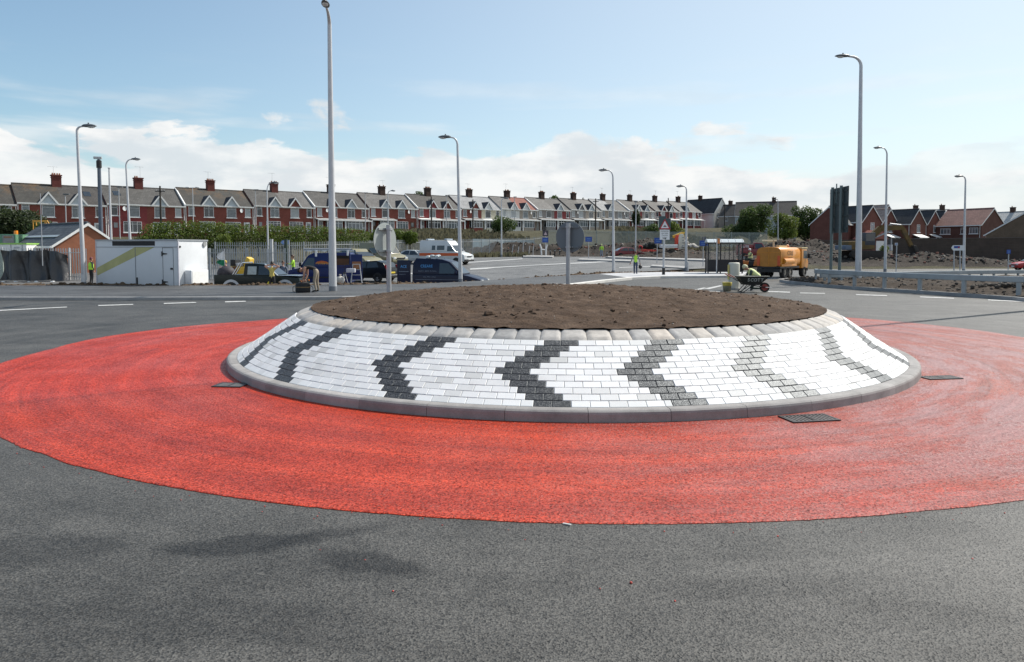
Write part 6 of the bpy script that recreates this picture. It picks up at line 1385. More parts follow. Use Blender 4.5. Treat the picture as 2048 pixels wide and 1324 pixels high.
# ---------------------------------------------------------------- lorry, roller, excavator
def tanker():
    q = P(1566, 500, 50.2); q.z = 0.02; T = thing('tanker_lorry', 'orange yellow tanker lorry seen from behind driving away to the right', 'lorry', q, R(47)); M = PT['orange']
    b = MB(); b.box(-2.2, 2.3, -.4, .4, .55, .75).box(-2.3, .9, -.8, .8, .66, .78); b.build('chassis', M_BLACK, T)
    n = 22; sec = [(.86*math.copysign(abs(math.cos(a))**.45, math.cos(a)), 1.42 + .66*math.copysign(abs(math.sin(a))**.55, math.sin(a))) for a in [6.2832*i/n for i in range(n)]]
    t = MB(); t.smooth = True; xs = [-2.25, -2.2, -.6, .9, 1.0]; k = [.96, 1, 1, 1, .9]
    t.add([(x, y*f, 1.42 + (z-1.42)*f) for x, f in zip(xs, k) for y, z in sec], [(i*n+j, i*n+(j+1) % n, (i+1)*n+(j+1) % n, (i+1)*n+j) for i in range(4) for j in range(n)]); t.smooth = False; t.add([(xs[-1], y*.9, 1.42+(z-1.42)*.9) for y, z in sec], [tuple(range(n))]); t.build('tank', M, T)
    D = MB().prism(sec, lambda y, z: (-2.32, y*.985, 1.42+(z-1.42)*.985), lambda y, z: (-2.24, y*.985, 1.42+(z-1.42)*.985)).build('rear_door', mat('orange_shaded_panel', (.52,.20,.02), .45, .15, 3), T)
    b = MB(); b.box(-2.345, -2.322, -.03, .03, .82, 2.02).box(-2.345, -2.322, -.8, .8, 1.68, 1.74); b.build('door_rib', M, D)
    for s in (-1, 1): MB().box(-2.36, -2.322, s*.7-.09, s*.7+.09, .84, 1.5).build('reflector_panel', mat('red_orange_reflector', (.65,.10,.02), .4, .1, 4), D)
    c = MB(); c.prism([(1.2,.62), (2.32,.62), (2.42,1.05), (2.3,1.2), (2.12,1.95), (1.2,1.98)], lambda x, z: (x, -.84, z), lambda x, z: (x, .84, z)); CB = c.build('cab', M, T, bevel=.05)
    g = MB(); g.prism([(1.5,1.3), (2.2,1.3), (2.06,1.85), (1.5,1.85)], lambda x, z: (x, -.852, z), lambda x, z: (x, -.83, z)); g.build('window', M_GLASSB, CB); g = MB(); g.prism([(1.5,1.3), (2.2,1.3), (2.06,1.85), (1.5,1.85)], lambda x, z: (x, .852, z), lambda x, z: (x, .83, z)); g.build('window', M_GLASSB, CB)
    MB().box(2.2, 2.3, -.75, .75, 1.25, 1.8).build('windscreen', M_GLASS, CB); MB().box(1.15, 2.2, -.86, .86, 1.985, 2.06).build('cab_roof', mat('cream_roof', (.62,.5,.25), .5, .1, 3), CB, bevel=.03)
    MB().tube([(-2.0, -.86, 1.12), (-.5, -.86, 1.12)], .2, 12).build('side_cylinder', M, T); MB().box(-2.2, .3, -.86, -.6, .78, .95).box(-.3, .35, -.86, -.72, .951, 1.25).build('side_locker', M, T, bevel=.02); MB().box(-2.2, .3, .6, .86, .78, .95).build('side_locker', M, T, bevel=.02)
    letter_side(T, 'COLE', .42, -.85, 1.66, -.866, mat('dark_tank_lettering', (.14,.07,.015), .5, .1, 4), -1, .9); letter_side(T, 'drain services', .13, -.82, 1.37, -.874, mat('dark_tank_lettering', (.14,.07,.015)), -1, 1.)
    for x, yy in ((-1.45, .66), (-.6, .66), (1.75, .7)):
        for s in (-1, 1): wheel(T, x, s*yy, .37, .3, mat('dusty_rim', (.24,.22,.19), .7, .2, 6))
    MB().box(-2.35, -2.1, -.8, .8, .4, .62).build('rear_bar', M_BLACK, T); a = MB(); a.obox((-.2, 0, 2.14), (1, 0), .7, .09, .05); a.build('walkway', mat('cream_roof', (.62,.5,.25)), T)
    b = MB(); b.tube([(-1.35, .1, 2.05), (-1.35, .1, 2.55)], .07, 8); b.obox((-1.9, .25, 2.52), (1, -.1), .95, .1, .05); b.build('boom', mat('pale_boom', (.52,.47,.34), .5, .1, 4), T)
    MB().ball((.72, 0, 2.14), (.15,.13,.13)).build('red_valve', PT['dorange'], T); MB().box(2.34, 2.5, -.8, .8, .42, .66).build('bumper', M_BLACK, T, bevel=.03); MB().box(2.12, 2.2, -1.05, -.87, 1.3, 1.62).build('wing_mirror', M_BLACK, T, bevel=.02)
tanker()
def roller():
    q = P(1502, 500, 62.5); q.z = gz(q.x, q.y); T = thing('road_roller', 'orange ride on road roller beside the bus shelter', 'road roller', q, R(-20)); M = PT['dorange']
    MB().tube([(-.85,-.5,.42), (-.85,.5,.42)], .42, 20).build('drum', mat('drum_steel', (.10,.09,.08), .5, .2, 5, metal=.5), T); MB().tube([(.95,-.5,.42), (.95,.5,.42)], .42, 20).build('drum', mat('drum_steel', (.1,.09,.08)), T)
    MB().prism([(.2,.55), (1.45,.55), (1.4,1.15), (.35,1.2)], lambda x, z: (x, -.55, z), lambda x, z: (x, .55, z)).build('bonnet', M, T, bevel=.05); MB().prism([(-1.35,.75), (-.2,.6), (-.15,.95), (-1.2,1.1)], lambda x, z: (x, -.5, z), lambda x, z: (x, .5, z)).build('rear_frame', M, T, bevel=.04)
    MB().box(-.25, .25, -.4, .4, .5, .95).build('platform', M_BLACK, T, bevel=.02); MB().box(-.1, .3, -.25, .25, .952, 1.1).build('seat', M_BLACK, T, bevel=.03); MB().tube([(-.35,0,.9), (-.5,0,1.35)], .03).build('steering_column', M_BLACK, T); MB().box(1.05, 1.35, -.56, -.552, .75, 1.05).build('white_panel', M_WHITE, T)
roller()
def red_truck():
    q = P(1512, 500, 84); q.z = gz(q.x, q.y) + .1; T, B, hw = vehicle('tipper_truck', 'dark red truck with white lettering parked on the rubble behind the roller', 'truck', q, R(-12), [(-2.2,.5), (1.0,.5), (2.1,.45), (2.2,.8), (1.9,1.1), (.9,1.25), (-2.2,1.3)], [(1.0,1.25), (.55,1.95), (-.3,2.0), (-.35,1.28)], 1.9, PT['red'], .15, 1.25, [[(.8,1.3), (.48,1.85), (-.2,1.85), (-.2,1.3)]], ((.97,1.3), (.58,1.92)), None, (1.3, -1.4), .36)
    MB().box(-2.2, -.4, -.93, .93, 1.31, 1.75).build('tipper_body', PT['red'], T, bevel=.03); letter_side(T, 'ELITE', .36, -1.3, 1.5, -.94, M_SIGNW, -1)
red_truck()
def excavator():
    Y = 79; q = P(1722, 500, Y); q.z = gz(q.x, q.y) + .55; T = thing('excavator', 'dull yellow tracked excavator digging, its arm reaching right over the rubble', 'excavator', q, R(4)); M = mat('worn_yellow', (.15,.095,.03), .8, .3, 2, dirt=(.07,.055,.038))
    k = MB(); tr = [(-1.75,.1), (-1.5,-.1), (1.5,-.1), (1.75,.1), (1.85,.4), (1.6,.72), (-1.6,.72), (-1.85,.4)]
    for s in (-1, 1): k2 = MB(); k2.prism(tr, lambda x, z: (x, s*1.15-.28, z), lambda x, z: (x, s*1.15+.28, z)); k2.build('track', mat('muddy_track', (.035,.03,.027), .9, .3, 5), T, bevel=.03)
    B = MB().prism([(-2.05,.85), (.9,.85), (.9,1.45), (-.3,1.75), (-2.0,1.7)], lambda x, z: (x, -1.1, z), lambda x, z: (x, 1.1, z)).build('house_body', M, T, bevel=.06); MB().box(-2.35, -1.7, -1.2, 1.2, .8, 1.3).build('counterweight', mat('faded_blue_weight', (.12,.16,.22), .6, .2, 3), T, bevel=.08)
    C = MB().box(-.2, .95, -1.12, -.2, 1.3, 2.65).build('cab', mat('cab_dark', (.05,.055,.07), .5, .2, 3), T, bevel=.05); MB().box(-.1, .85, -1.135, -1.122, 1.75, 2.55).build('window', M_GLASS, C); MB().box(.952, .965, -1.05, -.27, 1.6, 2.55).build('windscreen', M_GLASS, C)
    def arm(nm, pts, w0): 
        b = MB(); 
        for (x0, z0, h0), (x1, z1, h1) in zip(pts, pts[1:]):
            d = Vector((x1-x0, 0, z1-z0)).normalized(); n = Vector((-d.z, 0, d.x)); b.prism([(0,0), (1,0), (1,1), (0,1)], lambda u, v: Vector((x0 + (x1-x0)*u, -w0, z0 + (z1-z0)*u)) + n*((v-.5)*(h0 + (h1-h0)*u)), lambda u, v: Vector((x0 + (x1-x0)*u, w0, z0 + (z1-z0)*u)) + n*((v-.5)*(h0 + (h1-h0)*u)))
        return b.build(nm, M, T)
    arm('boom', [(.9,1.3,.5), (1.25,2.35,.62), (2.1,3.15,.62), (4.6,3.2,.42)], .2); arm('stick', [(4.35,3.45,.3), (4.75,2.9,.5), (5.7,1.2,.35)], .16)
    MB().tube([(1.5,0,2.1), (3.0,0,2.75)], .09, 8).tube([(3.2,0,3.62), (4.45,0,3.5)], .09, 8).build('hydraulic_ram', M_GALV, T)
    MB().prism([(5.55,1.3), (5.95,1.25), (6.75,-.2), (6.5,-.75), (5.9,-.55), (6.1,0)], lambda x, z: (x, -.55, z), lambda x, z: (x, .55, z)).build('bucket', mat('bucket_dark', (.035,.03,.026), .8, .3, 4), T, bevel=.03)
excavator()
def site_clutter():
    Y = 97
    q = P(1356, 494, Y); T = thing('water_barrier', 'upright red plastic barrier block standing before the far fence', 'barrier', q); MB().prism([(-.45,-.4), (.3,-.4), (.3,1.1), (.1,1.6), (-.3,1.6), (-.45,1.1)], lambda x, z: (x, -.2, z), lambda x, z: (x, .2, z)).build('block', mat('red_plastic', (.60,.06,.03), .45, .12, 3), T, bevel=.05); MB().box(-.35, .2, -.21, -.201, .2, .35).build('slot', M_BLACK, T)
    q = P(1361, 492, Y-.6); T = thing('water_barrier', 'upright white plastic barrier block leaning beside the red one', 'barrier', q); MB().prism([(-.3,-.5), (.55,-.5), (.5,1.2), (.3,1.6), (-.1,1.6), (-.25,1.2)], lambda x, z: (x, -.2, z), lambda x, z: (x, .2, z)).build('block', mat('cream_plastic', (.62,.59,.50), .5, .1, 3), T, bevel=.05); b = MB()
    for z in (0, .35, .7, 1.05): b.box(.15, .46, -.212, -.2005, z, z+.12)
    b.build('slot', mat('slot_grey', (.3,.29,.26), .6, .1, 3), T)
    q = P(1358, 475, Y+1); T = thing('digger_arm', 'orange digger arm raised above the plastic barriers', 'digger', q); MB().prism([(-.8,-.1), (.55,.35), (.75,.7), (.4,.75), (-.9,.25)], lambda x, z: (x, -.25, z), lambda x, z: (x, .25, z)).build('arm', PT['yellow'], T, bevel=.04); MB().tube([(.6,0,.3), (.9,0,-2.4)], .12, 8).build('stick', PT['yellow'], T); MB().ball((.95,0,-.1), (.28,.2,.25)).build('linkage', mat('dusty_linkage', (.45,.36,.22), .7, .2, 4), T)
    q = P(1340, 492, Y-2); T = thing('white_sheet', 'long white sheet lying on the rubble left of the red barrier', 'sheet', q); MB().box(-1.3, .9, -.5, .5, -.25, .2).build('sheet', M_WHITE, T, bevel=.04); MB().box(-1.31, .91, -.52, -.501, -.05, 0).build('band', M_POST, T)
    b = MB(); random.seed(21)
    for i in range(22): u = random.random(); p = P(1366 + u*30, 492 - (1-u)*12*random.random() + 2, Y - .5); lump(b, p, .38*(1-.4*u), 7, 5)
    tag(b.build('sack_heap', mat('pale_sacking', (.50,.47,.42), .85, .2, 2), None), 'heap of pale sacks sloping down right of the white barrier', 'sacks')
    b = MB()
    for i in range(30): u = random.gauss(0, .4); p = P(1304 + u*22, 494 - 8*max(0, 1-abs(u)*1.4)*random.random(), Y + 1); lump(b, p, .42, 7, 5)
    tag(b.build('spoil_heap', mat('black_spoil', (.02,.021,.02), .9, .3, 3), None), 'black heap of spoil between the red car and the bump warning sign', 'spoil heap')
    b = MB()
    for i in range(26): p = P(random.uniform(1285, 1310), random.uniform(499, 503), Y - 3); b.obox(p, (random.uniform(-1,1), random.uniform(-1,1)), .3, .03, .05)
    tag(b.build('barrier_mesh', mat('red_netting', (.55,.08,.06), .7, .2, 3), None), 'fallen red plastic netting along the edge of the rubble', 'netting')
    # railing pieces at the far kerb
    T = thing('bent_barriers', 'row of bent pipe stubs at the far kerb near the distant warning triangle', 'railings', P(1055, 512, 98)); o = T.location
    for x, t in ((1025, 489), (1036, 493), (1046, 480), (1058, 492), (1066, 491)): MB().tube([P(x, 514, 98.5)-o, P(x, (514+t)/2, 98.5)-o, P(x+1.5, t, 98.5)-o], .05, 6).build('pipe', M_POST, T)
    MB().tube([P(1079.5, 488, 98)-o, P(1082.5, 496, 98)-o, P(1083, 510, 98)-o], .1, 7).tube([P(1094.5, 489, 98)-o, P(1092.5, 497, 98)-o, P(1092, 511, 98)-o], .1, 7).tube([P(1083, 499, 98)-o, P(1092, 499.5, 98)-o], .07, 7).build('stand', M_UPVC, T)
site_clutter()

# ---------------------------------------------------------------- bollard, bucket, barrow, tools
def bollard():
    q = P(1467.5, 579, 34.6); q.z = .0; T = thing('bollard', 'fat cream cylinder bollard behind the wheelbarrow', 'bollard', q); m = mat('cream_bollard', (.60,.58,.50), .5, .06, 1.5); H = 1.3
    b = MB(); b.smooth = True; n = 28; pr = [(.262, 0), (.262, H-.06), (.25, H-.02), (.21, H), (0, H+.005)]; b.add([(r*math.cos(6.2832*i/n), r*.8*math.sin(6.2832*i/n), z) for i in range(n) for r, z in pr], [(i*5+j, ((i+1) % n)*5+j, ((i+1) % n)*5+j+1, i*5+j+1) for i in range(n) for j in range(4)]); b.build('shell', m, T)
    MB().tube([(0,0,0), (0,0,.09)], .30, 20).build('base', M_CONC, T); MB().box(-.275, -.262, -.12, .12, .5, H-.1).build('yellow_strip', mat('yellow_reflective', (.62,.5,.12), .4, .1, 3), T)
    q = P(1454, 583.5, 33.3); q.z = 0.005; T = thing('bucket', 'yellow rimmed grey builder bucket left of the wheelbarrow', 'bucket', q); b = MB(); b.smooth = True; n = 20; pr = [(0,.01), (.165, .0), (.205, .33), (.215,.41), (.20,.41), (.16,.03), (0,.03)]; k = len(pr); b.add([(r*math.cos(6.2832*i/n), r*math.sin(6.2832*i/n), z) for i in range(n) for r, z in pr], [(i*k+j, ((i+1) % n)*k+j, ((i+1) % n)*k+j+1, i*k+j+1) for i in range(n) for j in range(k-1)]); b.build('body', mat('dusty_bucket', (.24,.23,.17), .7, .3, 4), T)
    b = MB(); b.smooth = True; pr = [(.195,.25), (.221,.415), (.212,.42), (.20,.40)]; k = 4; b.add([(r*math.cos(6.2832*i/n), r*math.sin(6.2832*i/n), z) for i in range(n) for r, z in pr], [(i*k+j, ((i+1) % n)*k+j, ((i+1) % n)*k+j+1, i*k+j+1) for i in range(n) for j in range(k-1)]); b.build('rim', mat('bucket_yellow', (.42,.33,.04), .6, .2, 5), T); MB().tube([(.205*math.cos(a), -.03, .40 - .3*abs(math.sin(a))*.4) for a in [math.pi*i/10 for i in range(11)]], .006, 5).build('handle', M_GALV, T)
bollard()
def barrow():
    q = P(1497, 585, 32.6); q.z = 0; T = thing('wheelbarrow', 'black wheelbarrow with white painted lettering and a red wheel', 'wheelbarrow', q); m = mat('barrow_black', (.016,.018,.017), .55, .3, 6)
    w = .3; b = MB(); bot = [(-.28,.36,.2), (.42,.30,.2)]; top = [(-.52,.74,.34), (.80,.74,.34)]; t = .02
    def shell(off):
        return [Vector((-.28,-.2,.36-off)), Vector((.42,-.2,.34-off)), Vector((.42,.2,.34-off)), Vector((-.28,.2,.36-off)), Vector((-.52-off,-.34-off,.72)), Vector((.80+off,-.34-off,.72)), Vector((.80+off,.34+off,.72)), Vector((-.52-off,.34+off,.72))]
    A, Bv = shell(.012), shell(-.012); b.add(A + Bv, [(0,3,2,1), (0,1,5,4), (1,2,6,5), (2,3,7,6), (3,0,4,7), (8,9,10,11), (8,12,13,9), (9,13,14,10), (10,14,15,11), (11,15,12,8), (4,5,13,12), (5,6,14,13), (6,7,15,14), (7,4,12,15)]); TR = b.build('tray', m, T)
    MB().tube([(-.53,-.35,.725), (.81,-.35,.725), (.81,.35,.725), (-.53,.35,.725), (-.53,-.35,.725)], .016, 6).build('tray_rim', mat('worn_rim', (.12,.13,.12), .5, .2, 6), TR)
    for i, ch in enumerate('SCOTT'):
        s = .2; c = Vector((-.10 + i*.15, -.295, .56)); text_mb(ch, s, lambda x, y: c + Vector((x, -y*.35*1.0 - .012, y)), bold=True).build('lettering', mat('white_paint_daub', (.42,.44,.42), .7, .2, 9), TR)
    b = MB()
    for s in (-1, 1): b.tube([(-.95, s*.27, .80), (-.45, s*.24, .52), (.0, s*.2, .34), (.62, s*.1, .24), (.80, s*.09, .24)], .018, 7); b.tube([(-.12, s*.2, .36), (-.42, s*.24, .02), (-.30, s*.24, .012), (.16, s*.2, .34)], .018, 7)
    b.tube([(-.36,-.24,.02), (-.36,.24,.02)], .016, 6); b.build('frame', m, T); b = MB()
    for s in (-1, 1): b.tube([(-1.0, s*.275, .83), (-.72, s*.255, .67)], .026, 8)
    b.build('handle_grip', mat('rust_red_grip', (.28,.08,.06), .6, .2, 5), T)
    W = wheel(T, .72, -.0, .225, .1, mat('barrow_wheel_red', (.28,.04,.03), .5, .2, 5), .68); MB().tube([(.72,-.13,.225), (.72,.13,.225)], .012, 6).tube([(.72,-.12,.225),(1.0,-.12,.215)], .014, 6).build('axle', M_GALV, T)
barrow()
def tools():
    q = P(713, 574, 43.6); q.z = gz(q.x, q.y) - .0; T = thing('step_ladder', 'aluminium step ladder trestle standing behind the soil verge', 'ladder', q, R(10)); b = MB(); H = 1.55
    for s in (-1, 1): b.tube([(s*.38, -.35, -.02), (s*.2, 0, H)], .028, 6); b.tube([(s*.38, .4, -.02), (s*.2, .02, H)], .022, 6)
    L = b.build('stile', M_GALV, T); b = MB()
    for i in range(1, 5): z = H*i/5; s = .38 - .18*i/5; b.box(-s, s, -.35*(1-i/5)-.05, -.35*(1-i/5)+.05, z-.015, z+.015)
    b.build('tread', M_GALV, T); MB().box(-.22, .22, -.12, .12, H, H+.03).build('top_platform', M_GALV, T)
    q = P(702.5, 541, 43.2); Tn = thing('tool_box', 'pale tool tub hung on the step ladder', 'tub', q); MB().box(-.28, .24, -.14, .14, -.12, .12).build('tub', mat('pale_lilac_plastic', (.5,.5,.55), .5, .1, 4), Tn, bevel=.03); MB().tube([(-.2,0,.12), (0,0,.26), (.18,0,.12)], .012, 5).build('handle', M_BLACK, Tn)
    q = P(689, 576, 42.3); q.z = gz(q.x, q.y) - .02; T = thing('tripod', 'survey tripod with pale legs on red feet beside the step ladder', 'tripod', q)
    for i in range(3):
        a = i*2.1 + .5; leg = MB().tube([(.06*math.cos(a), .06*math.sin(a), 1.05), (.34*math.cos(a), .34*math.sin(a), .02)], .022, 6).build('leg', M_POST, T); MB().ball((.34*math.cos(a), .34*math.sin(a), .06), (.13,.12,.09)).build('foot', mat('red_foot', (.6,.08,.04), .5, .1, 4), leg)
    MB().box(-.09, .09, -.09, .09, 1.05, 1.13).build('head', M_BLACK, T, bevel=.02); MB().tube([(0,0,1.13), (.02,0,1.55), (.42,0,1.6)], .02, 6).build('arm', M_BLACK, T)
    q = P(680, 560, 43.4); Tn = thing('sack', 'lumpy pale sack on the ground behind the tallest lamp column', 'sack', q); MB().ball((0,0,.02), (.3,.24,.22), 12, 8).build('bag', mat('pale_sacking', (.50,.47,.42)), Tn); MB().tube([(0,0,.2), (.02,0,.34)], [.05,.08], 7).build('neck', mat('pale_sacking', (.5,.47,.42)), Tn)
tools()
def generator():
    q = P(606, 591, 30.4); q.z = .125; T = thing('barrel_bag', 'squat black drum shaped tool bag with a tan band, at the bending man\'s hands', 'tool bag', q); m = mat('black_canvas', (.012,.012,.014), .7, .3, 8)
    b = MB(); b.smooth = True; n = 20; pr = [(0,0), (.27,0), (.285,.05), (.285,.30), (.25,.38), (.12,.43), (0,.435)]; k = len(pr); b.add([(r*1.1*math.cos(6.2832*i/n), r*.75*math.sin(6.2832*i/n), z) for i in range(n) for r, z in pr], [(i*k+j, ((i+1) % n)*k+j, ((i+1) % n)*k+j+1, i*k+j+1) for i in range(n) for j in range(k-1)]); b.build('body', m, T)
    b = MB(); b.smooth = True; pr = [(.287,.20), (.293,.205), (.293,.235), (.287,.24)]; k = 4; b.add([(r*1.1*math.cos(6.2832*i/n), r*.75*math.sin(6.2832*i/n), z) for i in range(n) for r, z in pr], [(i*k+j, ((i+1) % n)*k+j, ((i+1) % n)*k+j+1, i*k+j+1) for i in range(n) for j in range(k-1)]); b.build('band', mat('tan_strap', (.22,.14,.06), .7, .2, 6), T)
    for s in (-1, 1): MB().tube([(s*.31, 0, .28), (s*.42, 0, .22), (s*.42, 0, .04), (s*.34, 0, .02)], .014, 6).build('handle', m, T)
    MB().tube([(-.12, 0, .42), (-.05, 0, .50), (.1, 0, .50), (.16, 0, .41)], .014, 6).build('handle', m, T)
generator()
# ================================================================ people
def skin_mesh(jts, bones, rad):
    me = bpy.data.meshes.new('p'); names = list(jts); me.from_pydata([jts[n] for n in names], [(names.index(a), names.index(c)) for a, c in bones], []); o = bpy.data.objects.new('p', me); COL.objects.link(o)
    md = o.modifiers.new('s', 'SKIN'); md.use_smooth_shade = True; md.branch_smoothing = .4
    if not me.skin_vertices: me.attributes.new('x', 'FLOAT', 'POINT')
    for i, n in enumerate(names):
        sv = me.skin_vertices[0].data[i]; r = rad[n]; sv.radius = r if isinstance(r, tuple) else (r, r); sv.use_root = (n == 'pelvis')
    o.modifiers.new('u', 'SUBSURF').levels = 1; dg = bpy.context.evaluated_depsgraph_get(); dg.update(); r = bpy.data.meshes.new_from_object(o.evaluated_get(dg))
    vs, fs = [v.co.copy() for v in r.vertices], [tuple(p.vertices) for p in r.polygons]; bpy.data.objects.remove(o); bpy.data.meshes.remove(r); return vs, fs
STAND = dict(pelvis=(0,0,.95), waist=(0,0,1.08), chest=(.0,0,1.30), neck=(.0,0,1.48), head0=(.02,0,1.56), shl=(0,.17,1.42), shr=(0,-.17,1.42), ell=(-.03,.24,1.14), elr=(-.03,-.24,1.14), wrl=(.06,.25,.90), wrr=(.06,-.25,.90),
             hil=(0,.09,.90), hir=(0,-.09,.90), knl=(.03,.10,.50), knr=(.03,-.10,.50), anl=(-.02,.11,.09), anr=(-.02,-.11,.09), tol=(.15,.13,.035), tor=(.15,-.13,.035), head=(.03,0,1.66))
RAD = dict(pelvis=(.14,.12), waist=(.135,.11), chest=(.15,.115), neck=.055, head0=.05, shl=.07, shr=.07, ell=.046, elr=.046, wrl=.032, wrr=.032, hil=.10, hir=.10, knl=.066, knr=.066, anl=.045, anr=.045, tol=.035, tor=.035)
BON = [('pelvis','waist'), ('waist','chest'), ('chest','neck'), ('neck','head0'), ('chest','shl'), ('chest','shr'), ('shl','ell'), ('shr','elr'), ('ell','wrl'), ('elr','wrr'), ('pelvis','hil'), ('pelvis','hir'), ('hil','knl'), ('hir','knr'), ('knl','anl'), ('knr','anr'), ('anl','tol'), ('anr','tor')]
def person(label, loc, rz, pose, top, leg, sleeve=None, hair=M_HAIR, hat=None, vest=None, scale=1., shoe=M_BLACK, skin=M_SKIN, face_dir=None, waistband=None):
    j = {k: Vector(pose.get(k, v)) for k, v in STAND.items()}; head = j.pop('head'); vs, fs = skin_mesh(j, BON, RAD)
    seg = [(0,'pelvis','waist'), (0,'waist','chest'), (0,'chest','neck'), (2,'neck','head0'), (0,'chest','shl'), (0,'chest','shr'), (4,'shl','ell'), (4,'shr','elr'), (5,'ell','wrl'), (5,'elr','wrr'), (1,'pelvis','hil'), (1,'pelvis','hir'), (1,'hil','knl'), (1,'hir','knr'), (1,'knl','anl'), (1,'knr','anr'), (3,'anl','tol'), (3,'anr','tor')]
    def near(c):
        best = None
        for m, a, q in seg:
            A, Q = j[a], j[q]; d = Q-A; t = min(1, max(0, (c-A).dot(d)/d.length_squared)); e = (A + d*t - c).length
            if m in (4, 5) : e *= .95
            if best is None or e < best[0]: best = (e, m)
        return best[1]
    b = MB(); b.smooth = True; b.v = [tuple(v) for v in vs]
    for f in fs: c = sum((vs[i] for i in f), Vector())/len(f); b.f.append(list(f)); b.m.append(near(c)); b.sm.append(True)
    # head with face, ears, and hands with five fingers
    up = (head - j['neck']).normalized(); fd = Vector(face_dir or (1,0,0)); fd = (fd - up*fd.dot(up)).normalized(); sd = up.cross(fd); M = Matrix((fd, sd, up)).transposed()
    def hp(x, y, z): return head + M @ Vector((x, y, z))
    b.mi = 2
    def hball(c, r, n=10, m=8):
        i0 = len(b.v); b.ball((0,0,0), r, n, m)
        for i in range(i0, len(b.v)): b.v[i] = tuple(hp(*(Vector(c) + Vector(b.v[i]))))
    hball((0,0,.02), (.098,.078,.118), 14, 10); hball((.035,0,-.06), (.06,.055,.06)); hball((.1,0,.0), (.02,.014,.025), 6, 5)
    for s in (-1, 1): hball((0, s*.08, .0), (.02,.012,.03), 6, 5)
    b.mi = 6
    for s in (-1, 1): hball((.086, s*.032, .03), (.012,.014,.008), 6, 4)
    b.mi = 7; hball((.092,0,-.045), (.008,.024,.006), 6, 4); b.mi = 2
    for wr, el in (('wrl','ell'), ('wrr','elr')):
        w = j[wr]; d = (w - j[el]).normalized(); s = d.orthogonal().normalized(); n = d.cross(s); ins = 1 if wr == 'wrr' else -1
        b.tube([w - d*.01, w + d*.045, w + d*.09], [.030, .040, .036], 8)
        for i in range(4): o = s*(-.03 + .02*i); L = (.065,.075,.07,.055)[i]; b.tube([w + d*.08 + o, w + d*(.08+L*.5) + o + n*.006, w + d*(.08+L) + o + n*.022], [.0095, .009, .0065], 6)
        b.tube([w + d*.02 + s*.035, w + d*.055 + s*.062 + n*.01, w + d*.085 + s*.066 + n*.02], [.012, .0105, .008], 6)
    T = link('person', None, [], None, loc, rz, label, 'person'); T.scale = (scale,)*3
    eye = mat('eye_dark', (.02,.015,.012), .3, .1, 5); lip = mat('lips', (.28,.11,.09), .5, .1, 5)
    b.build('body', [top, leg, skin, shoe, sleeve or top, sleeve if sleeve and sleeve is not skin else (sleeve or top), eye, lip], T)
    h = MB(); i0 = 0; n, m = 14, 6; h.smooth = True
    if hat: hr, cover, zc = (.112,.095,.135), math.pi*.55, .03
    else: hr, cover, zc = (.106,.086,.125), math.pi*.52, .025
    vv = []
    for i in range(m+1):
        t = cover*i/m
        for k in range(n):
            a = 6.2832*k/n; back = 1 + (.35 if math.cos(a) < 0 else -.12)*(i/m); tt = min(math.pi*.8, t*back); vv.append(hp(hr[0]*math.sin(tt)*math.cos(a) - .006, hr[1]*math.sin(tt)*math.sin(a), zc + hr[2]*math.cos(tt)))
    h.add(vv, [(i*n+k, i*n+(k+1) % n, (i+1)*n+(k+1) % n, (i+1)*n+k) for i in range(m) for k in range(n)]); h.build('hat' if hat else 'hair', hat or hair, T)
    if vest:       # open sided vest: a shell round the torso
        g = MB(); g.smooth = True; rings = []; n = 16; spine = [(j['pelvis'].lerp(j['waist'], .2), .155, .19), (j['waist'], .155, .185), (j['chest'].lerp(j['waist'], .4), .155, .195), (j['chest'], .16, .205), (j['chest'].lerp(j['neck'], .62), .12, .17), (j['chest'].lerp(j['neck'], .9), .075, .09)]
        ax = (j['shl'] - j['shr']).normalized(); vv = []
        for i, (c, rx, ry) in enumerate(spine):
            d = (spine[min(i+1, 5)][0] - spine[max(i-1, 0)][0]).normalized(); f = ax.cross(d).normalized()
            for k in range(n): a = 6.2832*k/n; vv.append(c + f*rx*math.cos(a) + ax*ry*math.sin(a))
        g.add(vv, [(i*n+k, i*n+(k+1) % n, (i+1)*n+(k+1) % n, (i+1)*n+k) for i in range(5) for k in range(n)]); V = g.build('vest', vest, T)
    return T
J_NAVY = mat('blue_jeans', (.03,.05,.10), .8, .2, 8); J_BLACK = mat('black_trousers', (.012,.012,.014), .8, .2, 8); J_KHAKI = mat('khaki_trousers', (.30,.25,.19), .85, .2, 6); S_BLACK = mat('black_tshirt', (.014,.012,.012), .85, .2, 8); S_YEL = mat('pale_yellow_tshirt', (.52,.42,.12), .85, .15, 6)
S_DKG = mat('dark_green_sleeve', (.03,.05,.04), .8, .2, 8); S_RED = mat('red_jersey', (.42,.02,.02), .8, .15, 6); S_GREY = mat('blue_grey_shirt', (.12,.14,.19), .8, .15, 6); M_GREYJ = mat('grey_sleeve', (.20,.21,.22), .8, .15, 6); H_BRN = mat('brown_hair', (.07,.035,.02), .6, .3, 20); S_ORG = mat('bare_tan_back', (.45,.20,.11), .6, .1, 8)
